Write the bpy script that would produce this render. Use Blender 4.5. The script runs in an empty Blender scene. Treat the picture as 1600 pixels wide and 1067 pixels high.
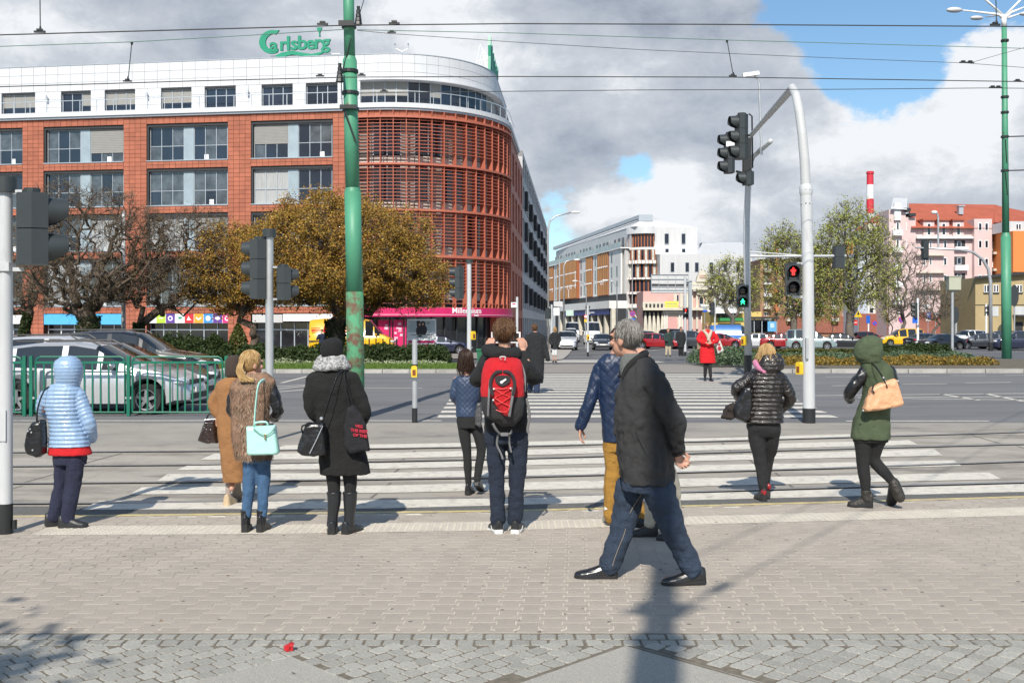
import bpy,bmesh,math,random
from mathutils import Vector,Matrix,noise
from math import sin,cos,pi,radians,sqrt,atan2
random.seed(7)
SC=bpy.context.scene
COL=SC.collection
F,HZ,H=1600.0,508.0,1.8        # focal length in photo pixels, horizon row, eye height
# ------------------------------------------------------------------ camera, world, sun, exposure
cam_d=bpy.data.cameras.new('camera'); cam_d.lens=36; cam_d.sensor_width=36
cam_d.shift_y=-(533.5- HZ)/1600.0
cam_d.clip_start=0.1; cam_d.clip_end=5000
cam=bpy.data.objects.new('camera',cam_d); COL.objects.link(cam)
cam.location=(0,0,H); cam.rotation_euler=(pi/2,0,0)
SC.camera=cam
SC.view_settings.view_transform='Standard'; SC.view_settings.look='None'
SC.view_settings.exposure=0.14; SC.view_settings.gamma=1; SC.view_settings.use_curve_mapping=False
SUN_AZ,SUN_EL=radians(9.5),radians(43.0)       # shadows fall away from the camera, 12 deg to the right
sun_d=bpy.data.lights.new('sun','SUN'); sun_d.energy=5.0; sun_d.angle=radians(0.55); sun_d.color=(1.0,0.94,0.84)
sun=bpy.data.objects.new('sun',sun_d); COL.objects.link(sun)
sun.location=(-10,-40,50)
sun.rotation_euler=Vector((sin(SUN_AZ)*cos(SUN_EL),cos(SUN_AZ)*cos(SUN_EL),-sin(SUN_EL))).to_track_quat('-Z','Y').to_euler()
W=bpy.data.worlds.new('World'); SC.world=W; W.use_nodes=True
def build_sky():
    nt=W.node_tree; nt.nodes.clear()
    N,L=nt.nodes.new,nt.links.new
    out=N('ShaderNodeOutputWorld'); bg=N('ShaderNodeBackground'); bg.inputs[1].default_value=0.1
    L(bg.outputs[0],out.inputs[0])
    sky=N('ShaderNodeTexSky'); sky.sky_type='NISHITA'; sky.sun_disc=False
    sky.sun_elevation=SUN_EL; sky.sun_rotation=pi+SUN_AZ; sky.air_density=1.0; sky.dust_density=0.6; sky.ozone_density=2.0
    tc=N('ShaderNodeTexCoord')
    nrm=N('ShaderNodeVectorMath'); nrm.operation='NORMALIZE'; L(tc.outputs['Generated'],nrm.inputs[0])
    def math_(op,a,b=None,c=None,clamp=False):
        n=N('ShaderNodeMath'); n.operation=op; n.use_clamp=clamp
        for i,x in enumerate((a,b,c)):
            if x is None:continue
            if isinstance(x,(int,float)):n.inputs[i].default_value=x
            else:L(x,n.inputs[i])
        return n.outputs[0]
    def ns(scale,detail,rough,off,stretch=(1,1,2.2),dist=0.0,lac=2.0):
        mp=N('ShaderNodeMapping'); mp.inputs['Scale'].default_value=stretch; mp.inputs['Location'].default_value=off
        L(nrm.outputs[0],mp.inputs[0])
        t=N('ShaderNodeTexNoise'); t.inputs['Scale'].default_value=scale; t.inputs['Detail'].default_value=detail
        t.inputs['Roughness'].default_value=rough; t.inputs['Distortion'].default_value=dist
        L(mp.outputs[0],t.inputs['Vector']); return t.outputs[0]
    def blobs(lst):
        acc=None
        for px,py,amp,wpx,*bk in lst:
            d=Vector(((px- 800)/F,-1 if bk else 1,(HZ- py)/F)).normalized()
            n=N('ShaderNodeVectorMath'); n.operation='DOT_PRODUCT'; L(nrm.outputs[0],n.inputs[0]); n.inputs[1].default_value=d
            k=2.0/(wpx/F)**2
            e=math_('MULTIPLY',math_('EXPONENT',math_('MULTIPLY',math_('SUBTRACT',n.outputs['Value'],1.0),k)),amp)
            acc=e if acc is None else math_('ADD',acc,e)
        return acc
    # cover: how much cloud; shade: how grey it is
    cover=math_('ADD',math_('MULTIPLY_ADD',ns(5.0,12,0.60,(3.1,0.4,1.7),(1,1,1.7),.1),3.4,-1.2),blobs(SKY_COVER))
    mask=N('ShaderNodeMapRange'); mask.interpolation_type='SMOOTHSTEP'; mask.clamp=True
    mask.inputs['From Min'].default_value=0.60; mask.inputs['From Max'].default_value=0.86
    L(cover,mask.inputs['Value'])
    shade=math_('ADD',math_('ADD',math_('MULTIPLY',ns(4.5,4,0.5,(7.7,2.2,0.3),(1,1,2.6)),0.5),math_('MULTIPLY',ns(13.0,12,0.66,(1.7,5.2,4.3),(1,1,1.7),0.2),0.55)),blobs(SKY_SHADE))
    rp=N('ShaderNodeValToRGB'); L(shade,rp.inputs[0])
    el=rp.color_ramp.elements
    el[0].position=0.31; el[0].color=(0.27,0.31,0.39,1)
    el[1].position=0.70; el[1].color=(0.82,0.845,0.88,1)
    e=el.new(0.45); e.color=(0.42,0.465,0.54,1)
    e=el.new(0.57); e.color=(0.54,0.58,0.64,1)
    sc10=N('ShaderNodeVectorMath'); sc10.operation='SCALE'; sc10.inputs['Scale'].default_value=10.0; L(rp.outputs[0],sc10.inputs[0])
    mix=N('ShaderNodeMix'); mix.data_type='RGBA'; L(mask.outputs[0],mix.inputs['Factor'])
    tint=N('ShaderNodeMix'); tint.data_type='RGBA'; tint.blend_type='MULTIPLY'; tint.inputs['Factor'].default_value=1
    L(sky.outputs[0],tint.inputs['A']); tint.inputs['B'].default_value=(1.1,1.3,1.35,1)
    L(tint.outputs['Result'],mix.inputs['A']); L(sc10.outputs[0],mix.inputs['B'])
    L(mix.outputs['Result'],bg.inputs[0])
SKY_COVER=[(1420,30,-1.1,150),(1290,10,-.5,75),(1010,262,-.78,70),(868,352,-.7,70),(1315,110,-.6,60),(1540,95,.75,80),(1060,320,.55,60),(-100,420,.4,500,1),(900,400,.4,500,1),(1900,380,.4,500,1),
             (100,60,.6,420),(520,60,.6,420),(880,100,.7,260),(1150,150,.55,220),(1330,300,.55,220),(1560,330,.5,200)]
SKY_SHADE=[(830,195,-.09,70),(900,230,-.12,75),(990,225,-.09,60),(1060,225,-.07,55),(1000,10,-.04,160),(1180,30,-.05,130),(760,30,.06,100),(250,10,-.05,160),(330,70,-.04,120),(60,70,.08,120),(650,60,.10,110),(740,100,.10,90),
             (1000,150,.12,60),(1050,305,.36,62),(940,320,.22,60),(1130,350,.12,70),(1540,85,.34,70),(1500,200,.12,80),(1330,190,.16,110),(1250,300,.05,90),(1470,320,-.04,100)]
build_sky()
# ------------------------------------------------------------------ helpers
def at(px,py,Y):return Vector(((px- 800)/F*Y,Y,H- (py- HZ)/F*Y))
def gz(Y):return 0.0 if Y<40 else (-0.4*(Y- 40)/35 if Y<75 else -0.4)
def gp(px,py):
    Y=H*F/(py- HZ)
    for _ in range(6):Y=(H- gz(Y))*F/(py- HZ)
    return Vector(((px- 800)/F*Y,Y,gz(Y)))
def lerp(a,b,t):return a+(b- a)*t
def interp(tab,x):
    if x<=tab[0][0]:return tab[0][1]
    for (a,b),(c,d) in zip(tab,tab[1:]):
        if x<=c:return b+(d- b)*(x- a)/(c- a)
    return tab[-1][1]
class MB:
    def __init__(s):s.v=[]; s.f=[]; s.m=[]; s.cur=0
    def add(s,vs,fs):
        o=len(s.v); s.v+=[(float(v[0]),float(v[1]),float(v[2])) for v in vs]
        s.f+=[tuple(i+o for i in f) for f in fs]; s.m+=[s.cur]*len(fs); return s
    def box(s,x0,x1,y0,y1,z0,z1,M=None):
        vs=[Vector(p) for p in ((x0,y0,z0),(x1,y0,z0),(x1,y1,z0),(x0,y1,z0),(x0,y0,z1),(x1,y0,z1),(x1,y1,z1),(x0,y1,z1))]
        if M is not None:vs=[M @ v for v in vs]
        return s.add(vs,[(0,3,2,1),(4,5,6,7),(0,1,5,4),(1,2,6,5),(2,3,7,6),(3,0,4,7)])
    def hexa(s,vs):return s.add(vs,[(0,3,2,1),(4,5,6,7),(0,1,5,4),(1,2,6,5),(2,3,7,6),(3,0,4,7)])
    def quad(s,a,b,c,d):return s.add([a,b,c,d],[(0,1,2,3)])
    def prism(s,poly,h0,h1,fn=None):
        fn=fn or (lambda x,y,h:(x,y,h)); n=len(poly)
        return s.add([fn(x,y,h0) for x,y in poly]+[fn(x,y,h1) for x,y in poly],
                     [tuple(range(n))[::-1],tuple(range(n,2*n))]+[(i,(i+1) % n,(i+1) % n+n,i+n) for i in range(n)])
    def tube(s,pts,r,n=8,caps=True,flat=None):
        pts=[Vector(p) for p in pts]; k=len(pts)
        rs=[r]*k if isinstance(r,(int,float)) else list(r)
        vs=[]; up=None
        for i,p in enumerate(pts):
            t=(pts[min(i+1,k- 1)]- pts[max(i- 1,0)])
            if t.length<1e-9:t=Vector((0,0,1))
            t.normalize()
            if up is None:
                up=Vector((0,1,0)) if abs(t.y)<0.9 else Vector((1,0,0))
            a=t.cross(up)
            if a.length<1e-6:a=t.orthogonal()
            a.normalize(); b=a.cross(t).normalized(); up=b
            for j in range(n):
                an=2*pi*(j+.5)/n
                q=1.0 if flat is None else flat
                vs.append(p+a*(cos(an)*rs[i])+b*(sin(an)*rs[i]*q))
        fs=[(i*n+j,i*n+(j+1) % n,(i+1)*n+(j+1) % n,(i+1)*n+j) for i in range(k- 1) for j in range(n)]
        if caps:fs+=[tuple(range(n))[::-1],tuple(range((k- 1)*n,k*n))]
        return s.add(vs,fs)
    def cyl(s,p,r,z0,z1,n=12,r1=None):return s.tube([(p[0],p[1],z0),(p[0],p[1],z1)],[r,r if r1 is None else r1],n)
    def rings(s,rings,caps=True,closed=True):
        n=len(rings[0]); k=len(rings); vs=[p for r in rings for p in r]
        rng=n if closed else n- 1
        fs=[(i*n+j,i*n+(j+1) % n,(i+1)*n+(j+1) % n,(i+1)*n+j) for i in range(k- 1) for j in range(rng)]
        if caps and closed:fs+=[tuple(range(n))[::-1],tuple(range((k- 1)*n,k*n))]
        return s.add(vs,fs)
    def ball(s,c,r,n=12,m=8,R=None):
        if isinstance(r,(int,float)):r=(r,r,r)
        c=Vector(c); vs=[];
        for i in range(m+1):
            ph=pi*(i+.001 if i==0 else (i- .001 if i==m else i))/m
            for j in range(n):
                th=2*pi*j/n
                q=Vector((r[0]*sin(ph)*cos(th),r[1]*sin(ph)*sin(th),r[2]*cos(ph)))
                if R is not None:q=R @ q
                vs.append(c+q)
        fs=[(i*n+j,(i+1)*n+j,(i+1)*n+(j+1) % n,i*n+(j+1) % n) for i in range(m) for j in range(n)]
        return s.add(vs,fs)
    def merge(s,o,M=None):
        c=s.cur; base=len(s.v)
        s.v+=[tuple(M @ Vector(v)) for v in o.v] if M is not None else o.v
        s.f+=[tuple(i+base for i in f) for f in o.f]; s.m+=o.m; return s
    def build(s,name,mats,parent=None,smooth=False,label=None,cat=None,group=None,kind=None,origin=None,angle=None):
        if not isinstance(mats,(list,tuple)):mats=[mats]
        me=bpy.data.meshes.new(name)
        if parent is not None:org=wl(parent)
        elif origin is not None:org=Vector(origin)
        else:
            xs=[v[0] for v in s.v]; ys=[v[1] for v in s.v]; zs=[v[2] for v in s.v]
            org=Vector(((min(xs)+max(xs))/2,(min(ys)+max(ys))/2,min(zs)))
        me.from_pydata([(v[0]- org.x,v[1]- org.y,v[2]- org.z) for v in s.v],[],s.f)
        for m in mats:me.materials.append(m)
        if len(mats)>1:me.polygons.foreach_set('material_index',s.m)
        if smooth:
            me.polygons.foreach_set('use_smooth',[True]*len(s.f))
            if angle:
                try:me.set_sharp_from_angle(angle=radians(angle))
                except Exception:pass
        me.update()
        o=bpy.data.objects.new(name,me); COL.objects.link(o)
        if parent is not None:o.parent=parent
        else:o.location=org
        return tag(o,label,cat,group,kind)
def wl(o):
    v=Vector((0,0,0))
    while o is not None:v=v+Vector(o.location); o=o.parent
    return v
def tag(o,label=None,cat=None,group=None,kind=None):
    for k,v in (('label',label),('category',cat),('group',group),('kind',kind)):
        if v:o[k]=v
    return o
def thing(name,label,cat,loc=(0,0,0),rz=0,group=None):
    o=bpy.data.objects.new(name,None); COL.objects.link(o); o.empty_display_size=0.2
    o.location=loc; o.rotation_euler=(0,0,rz); return tag(o,label,cat,group)
def dup(o,loc=None,rz=None,label=None,group=None,parent=None,scale=None):
    c=o.copy(); COL.objects.link(c)
    if parent is not None:c.parent=parent
    if loc is not None:c.location=loc
    if rz is not None:c.rotation_euler=(0,0,rz)
    if scale is not None:c.scale=(scale,)*3 if isinstance(scale,(int,float)) else scale
    if label:c['label']=label
    if group:c['group']=group
    for ch in KIDS.get(o.name,None) or [x for x in o.children]:
        dup(ch,parent=c)
    return c
KIDS={}
def inst(src,parent,loc,rz=0,scale=None,name=None):
    """another piece sharing src's mesh, as a child of parent; loc in world axes"""
    c=bpy.data.objects.new(name or src.name.split('.')[0],src.data); COL.objects.link(c); c.parent=parent
    c.location=Vector(loc)- wl(parent); c.rotation_euler=(0,0,rz)
    if scale:c.scale=scale
    return c
_mats={}
def mat(name,col,rough=.6,metal=0.,var=.12,scale=3.,bump=0.,bscale=60.,spec=.5,coat=0.,emit=0.,isl=0.,rnd=0.,dirt=None,dscale=1.2,alpha=None,stretch=None,trans=0.):
    if name in _mats:return _mats[name]
    m=bpy.data.materials.new(name); m.use_nodes=True; nt=m.node_tree; N,L=nt.nodes.new,nt.links.new
    b=nt.nodes['Principled BSDF']; tc=N('ShaderNodeTexCoord'); crd=tc.outputs['Object']
    if stretch:
        mp=N('ShaderNodeMapping'); mp.inputs['Scale'].default_value=stretch; L(crd,mp.inputs[0]); crd=mp.outputs[0]
    def rgbc(c):return (c[0],c[1],c[2],1)
    cur=None
    base=N('ShaderNodeRGB'); base.outputs[0].default_value=rgbc(col); cur=base.outputs[0]
    def scalev(cur,fac_out,lo,hi):
        mr=N('ShaderNodeMapRange'); mr.inputs['From Min'].default_value=0.0 if fac_out[1] else .3; mr.inputs['From Max'].default_value=1.0 if fac_out[1] else .7
        mr.inputs['To Min'].default_value=lo; mr.inputs['To Max'].default_value=hi; L(fac_out[0],mr.inputs['Value'])
        v=N('ShaderNodeVectorMath'); v.operation='SCALE'; L(cur,v.inputs[0]); L(mr.outputs[0],v.inputs['Scale']); return v.outputs[0]
    if var:
        t=N('ShaderNodeTexNoise'); t.inputs['Scale'].default_value=scale; t.inputs['Detail'].default_value=8; t.inputs['Roughness'].default_value=.62; L(crd,t.inputs['Vector'])
        cur=scalev(cur,(t.outputs[0],False),1- var,1+var)
    if isl:
        g=N('ShaderNodeNewGeometry'); cur=scalev(cur,(g.outputs['Random Per Island'],True),1- isl,1+isl)
    if rnd:
        g=N('ShaderNodeObjectInfo'); cur=scalev(cur,(g.outputs['Random'],True),1- rnd,1+rnd)
    if dirt:
        t=N('ShaderNodeTexNoise'); t.inputs['Scale'].default_value=dscale; t.inputs['Detail'].default_value=10; t.inputs['Roughness'].default_value=.7; L(crd,t.inputs['Vector'])
        r=N('ShaderNodeMapRange'); r.inputs['From Min'].default_value=dirt[1]; r.inputs['From Max'].default_value=dirt[1]+dirt[2]; L(t.outputs[0],r.inputs['Value'])
        mx=N('ShaderNodeMix'); mx.data_type='RGBA'; L(r.outputs[0],mx.inputs['Factor']); L(cur,mx.inputs['A']); mx.inputs['B'].default_value=rgbc(dirt[0]); cur=mx.outputs['Result']
    L(cur,b.inputs['Base Color'])
    b.inputs['Roughness'].default_value=rough; b.inputs['Metallic'].default_value=metal
    b.inputs['Specular IOR Level'].default_value=spec; b.inputs['Coat Weight'].default_value=coat; b.inputs['Coat Roughness'].default_value=.06
    if trans:b.inputs['Transmission Weight'].default_value=trans
    if emit:b.inputs['Emission Color'].default_value=rgbc(col); b.inputs['Emission Strength'].default_value=emit
    if bump:
        t=N('ShaderNodeTexNoise'); t.inputs['Scale'].default_value=bscale; t.inputs['Detail'].default_value=6; t.inputs['Roughness'].default_value=.6; L(crd,t.inputs['Vector'])
        bp=N('ShaderNodeBump'); bp.inputs['Strength'].default_value=min(1,bump*4); bp.inputs['Distance'].default_value=bump*.05; L(t.outputs[0],bp.inputs['Height']); L(bp.outputs[0],b.inputs['Normal'])
    _mats[name]=m; return m
def text_mb(txt,size,depth=0.02,fn=None,align='CENTER',bold=0.0,shear=0.0):
    c=bpy.data.curves.new('lettering','FONT'); c.body=txt; c.size=size; c.extrude=depth/2; c.align_x=align; c.offset=bold; c.shear=shear; c.resolution_u=3
    o=bpy.data.objects.new('lettering',c); COL.objects.link(o)
    dg=bpy.context.evaluated_depsgraph_get(); me=bpy.data.meshes.new_from_object(o.evaluated_get(dg))
    mb=MB(); mb.add([fn(v.co.x,v.co.y,v.co.z) if fn else v.co for v in me.vertices],[tuple(p.vertices) for p in me.polygons])
    bpy.data.objects.remove(o); bpy.data.curves.remove(c); bpy.data.meshes.remove(me); return mb
# ------------------------------------------------------------------ ground, pavement, tracks, roads
M_asph=mat('asphalt',(.165,.163,.165),.85,var=.16,scale=2.2,bump=.25,bscale=160,dirt=((.10,.10,.105),.5,.22),dscale=.9,stretch=(.12,1,1))
M_asph_far=mat('asphalt_far',(.105,.105,.11),.8,var=.15,scale=.5,bump=.1,bscale=60)
M_ref=mat('refuge_paving',(.33,.30,.26),.85,var=.12,scale=1.6,bump=.25,bscale=90,dirt=((.2,.185,.165),.5,.2),dscale=.8)
M_conc=mat('track_concrete',(.37,.335,.285),.85,var=.16,scale=1.3,bump=.3,bscale=70,dirt=((.22,.195,.165),.48,.14),dscale=1.6,stretch=(.35,1,1))
M_aggr=mat('dark_aggregate',(.17,.165,.155),.9,var=.45,scale=60,bump=.5,bscale=120)
M_white=mat('road_paint',(.60,.56,.485),.7,var=.14,scale=9,bump=.15,bscale=120,dirt=((.34,.31,.27),.53,.16),dscale=7.)
M_yline=mat('yellow_paint',(.52,.42,.2),.7,var=.2,scale=9,dirt=((.3,.28,.24),.5,.2),dscale=7)
M_joint=mat('joint_sand',(.62,.58,.49),.95,var=.2,scale=30)
M_dirtjoint=mat('joint_dirt',(.15,.13,.10),.95,var=.3,scale=25,dirt=((.10,.11,.06),.6,.2),dscale=2)
M_paver=mat('paver_concrete',(.52,.455,.385),.85,var=.09,scale=1.6,bump=.3,bscale=220,rnd=.05,isl=.05,dirt=((.27,.25,.225),.62,.2),dscale=3)
M_sett=mat('granite_sett',(.54,.52,.465),.8,var=.3,scale=130,bump=.5,bscale=130,rnd=.14,isl=.14)
M_slab=mat('granite_slab',(.46,.435,.385),.8,var=.35,scale=150,bump=.3,bscale=150)
M_path=mat('median_paving',(.25,.225,.2),.9,var=.1,scale=1.0,bump=.2,bscale=40,dirt=((.2,.18,.16),.5,.3),dscale=.4)
M_kerb=mat('kerb_concrete',(.36,.345,.32),.85,var=.2,scale=4,bump=.3,bscale=60,rnd=.12)
M_grass=mat('grass_ground',(.06,.10,.03),.9,var=.5,scale=7,bump=.8,bscale=50)
M_tact=mat('tactile_paving',(.55,.50,.42),.85,var=.1,scale=5,bump=.2,bscale=100,dirt=((.36,.33,.29),.55,.2),dscale=4)
M_rail=mat('rail_steel',(.36,.35,.34),.35,metal=.25,var=.15,scale=20)
M_groove=mat('rail_groove',(.15,.135,.12),.9,var=.2,scale=10)
def sheet(name,rows,dz,m,kind='structure',parent=None,nx=1,label=None):
    """rows: (Y, xl, xr) near to far, following the fall of the ground"""
    rr=[]
    for (a,b) in zip(rows,rows[1:]):
        rr.append(a)
        for br in (40,75):
            if a[0]<br<b[0]:
                t=(br- a[0])/(b[0]- a[0]); rr.append((br,lerp(a[1],b[1],t),lerp(a[2],b[2],t)))
    rr.append(rows[-1]); mb=MB(); vs=[]
    for Y,a,b in rr:
        for i in range(nx+1):vs.append((lerp(a,b,i/nx),Y,gz(Y)+dz))
    n=nx+1
    mb.add(vs,[(i*n+j,i*n+j+1,(i+1)*n+j+1,(i+1)*n+j) for i in range(len(rr)- 1) for j in range(nx)])
    return mb.build(name,m,parent,kind=kind,label=label,origin=(0,rr[0][0],gz(rr[0][0])) if parent is None else None)
XW=[-1500,-120,-60,-40,-20,0,20,40,60,120,1500]
def band(name,lo,hi,dz,m,xs=None,parent=None,kind='structure',label=None,th=0):
    """strip between two curves Y=lo(x) and Y=hi(x)"""
    xs=xs or [-60,-30,-15,-8,-4,0,4,8,12,20,40,80]; mb=MB(); vs=[]
    for x in xs:vs+=[(x,lo(x),dz),(x,hi(x),dz)]
    mb.add(vs,[(2*i,2*i+2,2*i+3,2*i+1) for i in range(len(xs)- 1)])
    return mb.build(name,m,parent,kind=kind,label=label,origin=(0,0,0) if parent is None else None)
def curve_px(pts):
    """curve on the ground through photo points, straight beyond its ends"""
    w=[gp(*p) for p in pts]
    def f(x):
        if x<=w[0].x:a,b=w[0],w[1]
        elif x>=w[-1].x:a,b=w[-2],w[-1]
        else:
            for a,b in zip(w,w[1:]):
                if x<=b.x:break
        return a.y+(b.y- a.y)*(x- a.x)/(b.x- a.x)
    return f
mbg=MB()
ys=[-60,0,20,40,75,200,900,3000]; vs=[(x,y,gz(y)- .012) for y in ys for x in (-3000,3000)]
mbg.add(vs,[(2*i,2*i+1,2*i+3,2*i+2) for i in range(len(ys)- 1)])
mbg.build('ground',M_asph_far,kind='structure',origin=(0,0,0))
c_y=curve_px([(0,810),(600,806),(1100,794),(1600,779)])             # yellow line = end of the pavement
c_r4=curve_px([(0,788),(600,786),(1100,768),(1600,755)])
c_r3=curve_px([(0,757),(600,752),(1100,740),(1600,722)])
c_r2=curve_px([(0,730),(600,725),(1100,708),(1600,695)])
c_r1=curve_px([(0,708),(600,704),(1100,691),(1600,676)])
YB=5.94          # granite border to block paving
band('pavement',lambda x:-30,lambda x:YB+.021,0.0085,M_dirtjoint)
pav=band('pavement',lambda x:YB+.02,c_y,0.0085,M_joint)
band('road',lambda x:18.9,lambda x:38.5,-.004,M_asph)
trk=band('track_bed',c_y,lambda x:c_r1(x)+.7,0.0,M_conc)
band('pavement',lambda x:c_r1(x)+.7,lambda x:18.9 if x>-11 else 18.9,-.002,M_ref)
band('aggregate_strip',lambda x:c_y(x)+.09,lambda x:c_r4(x)- .18,.0132,M_aggr,parent=trk)
band('yellow_line',lambda x:c_y(x)+.0,lambda x:c_y(x)+.095,.0136,M_yline,parent=trk)
for k,c in enumerate((c_r4,c_r3,c_r2,c_r1)):
    t=thing('tram_rail',['nearest tram rail, crossing the zebra just past the yellow line','second tram rail from the pavement, in front of the waiting people','third tram rail from the pavement, first of the far track','farthest tram rail, beside the refuge paving'][k],'rail',(0,c(0),0))
    t['kind']='structure'; del t['category']
    for nm,a,b,dz,mm in (('rail_groove',-.04,.058,.0148,M_groove),('rail_head',-.035,.02,.018,M_rail),('rail_lip',.055,.066,.0175,M_rail)):
        band(nm,lambda x,a=a:c(x)+a,lambda x,b=b:c(x)+b,dz,mm,parent=t,kind=None)
# concrete slab joints and cracks in the track bed
mb=MB()
for f in (-9.5,-5.6,-1.5,3.1,7.4,11.9):
    for c0,c1 in ((c_r4,c_r3),(c_r3,c_r2),(c_r2,c_r1)):
        for a,b in ((.1,.98),):
            y0,y1=c0(f)+.12,c1(f)- .1; mb.quad((f,y0,.003),(f+.03,y0,.003),(f+.03+.1,y1,.003),(f+.1,y1,.003))
pts=[gp(x,y) for x,y in ((120,757),(155,740),(195,728),(215,718),(262,704))]
for a,b in zip(pts,pts[1:]):mb.quad((a.x,a.y,.0035),(a.x,a.y+.035,.0035),(b.x,b.y+.03,.0035),(b.x,b.y,.0035))
mb.build('slab_joint',M_groove,trk,kind='stuff')
# paint on crossing, near part (over the tracks)
zl=thing('zebra_crossing','zebra stripes painted across the tram tracks','marking',(0,10,0)); zl['kind']='structure'; del zl['category']
def poly_stripe(pl,pr,parent,m=M_white,name='zebra_stripe',dz=.0062):
    """pl near edge points, pr far edge points, in photo pixels, left to right"""
    a=[gp(*p) for p in pl]; b=[gp(*p) for p in pr]; mb=MB()
    for i in range(len(a)- 1):
        mb.quad(*(Vector((p.x,p.y,p.z+dz)) for p in (a[i],a[i+1],b[i+1],b[i])))
    return mb.build(name,m,parent)
NS=[([(425,703),(600,701.5),(1100,690),(1390,682)],[(445,696),(600,694.5),(1100,685),(1370,677.5)]),
      ([(312,719),(600,717),(1100,704),(1434,695)],[(335,709),(600,708),(1100,696),(1420,688)]),
      ([(275,735),(600,733),(1100,720.5),(1473,712)],[(300,725),(600,724),(1100,712),(1460,702)]),
      ([(245,752),(600,748),(1100,738),(1503,728.5)],[(262,741),(600,739),(1100,727),(1490,719.5)]),
      ([(202,773),(600,770.5),(1100,760),(1565,749)],[(222,761.5),(600,759),(1100,747.5),(1545,738.5)]),
      ([(128,798),(600,796),(1100,782.5),(1640,769)],[(155,784),(600,782),(1100,772),(1625,757)])]
for k,(a,b) in enumerate(NS):poly_stripe(a,b,zl,dz=.0062 if k<5 else .0141)
# tactile warning band on the pavement
tb=[gp(50,838),gp(400,836.5),gp(800,830),gp(1100,821),gp(1640,806)]; tt=[gp(77,824),gp(400,822),gp(800,816),gp(1100,808),gp(1630,793)]
def on_tact(x,y):
    tabb=[(p.x,p.y) for p in tb]; tabt=[(p.x,p.y) for p in tt]
    return tb[0].x+.06<x and interp(tabb,x)+.09<y<interp(tabt,x)- .09
mb=MB()
for i in range(4):mb.quad(*(Vector((p.x,p.y,.0135)) for p in (tb[i],tb[i+1],tt[i+1],tt[i])))
tact=mb.build('tactile_strip',M_tact,pav)
mb=MB(); x=tb[0].x+.1
while x<5.6:
    y0=interp([(p.x,p.y) for p in tb],x)+.03; y1=interp([(p.x,p.y) for p in tt],x)- .02; y=y0
    while y<y1:mb.ball((x,y,.0135),(.013,.013,.005),6,4); y+=.06
    x+=.06
mb.build('tactile_stud',M_tact,pav,smooth=True,kind='stuff')
# block paving (I-shaped concrete blocks)
def behaton(g=.0027,top=.012):
    h,w,n=.1- g,.0825- g,.0575- g
    prof=[(w,-h),(w,-.052),(n,-.034),(n,.034),(w,.052),(w,h)]
    poly=prof+[(-x,y) for x,y in prof[::-1]]; b=.0025
    rings=[[(x,y,0) for x,y in poly],[(x,y,top- b) for x,y in poly],[(x*(1- b/.08),y*(1- b/.1),top) for x,y in poly]]
    m=MB(); m.rings(rings,caps=False); m.add(rings[2],[tuple(range(len(poly)))]); return m
bl=behaton(); KX=100./1600
cells=[]
for i in range(-60,61):
    for j in range(0,30):
        v=YB+.02+.1+j*.2- (.1 if i % 2 else 0); x=i*.14+KX*v
        if abs(x)>v*.5+.5 or v- .03>c_y(x):continue
        if on_tact(x,v):continue
        cells.append((v,abs(x),x))
cells.sort()
proto=None; rest=MB()
for k,(v,_,x) in enumerate(cells):
    M=Matrix.Translation((x,v,0)) @ Matrix(((1,KX,0,0),(0,1,0,0),(0,0,1,0),(0,0,0,1)))
    if v<YB+.05:
        rest.merge(bl,Matrix.Translation((x,YB+.071,0)) @ Matrix(((1,KX,0,0),(0,.5,0,0),(0,0,1,0),(0,0,0,1)))); continue
    if k<300+62:
        if proto is None:
            m2=MB(); m2.merge(bl,Matrix(((1,KX,0,0),(0,1,0,0),(0,0,1,0),(0,0,0,1)))); proto=m2.build('paving_block',M_paver,pav); proto.location=Vector((x,v,0))-wl(pav)
            me=proto.data; me.transform(Matrix.Translation(wl(pav))) ;
        else:inst(proto,pav,(x,v,random.uniform(-.0006,.0006)))
    else:rest.merge(bl,M)
rest.build('paving_block',M_paver,pav,kind='stuff')
mb=MB(); rg_=random.Random(77)
for i in range(150):
    y=rg_.uniform(6.1,9.4); x=rg_.uniform(-.5,.5)*y; r=rg_.uniform(.006,.016); mb.add([(x+cos(2*pi*k/8)*r*rg_.uniform(.7,1.2),y+sin(2*pi*k/8)*r,.0128) for k in range(8)],[tuple(range(8))])
mb.build('gum_spot',mat('gum',(.16,.145,.125),.9),pav,kind='stuff')
mb=MB()
for i in range(70):
    y=rg_.uniform(5.1,13); x=rg_.uniform(-.5,.5)*y; a=rg_.uniform(0,pi); r=rg_.uniform(.008,.02); mb.add([(x+cos(a)*r,y+sin(a)*r,.014),(x- sin(a)*r*.4,y+cos(a)*r*.4,.018),(x- cos(a)*r,y- sin(a)*r,.015),(x+sin(a)*r*.4,y- cos(a)*r*.4,.014)],[(0,1,2,3)])
mb.build('dead_leaf',mat('dead_leaf',(.26,.17,.09),.8,isl=.5),pav,kind='stuff')
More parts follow.
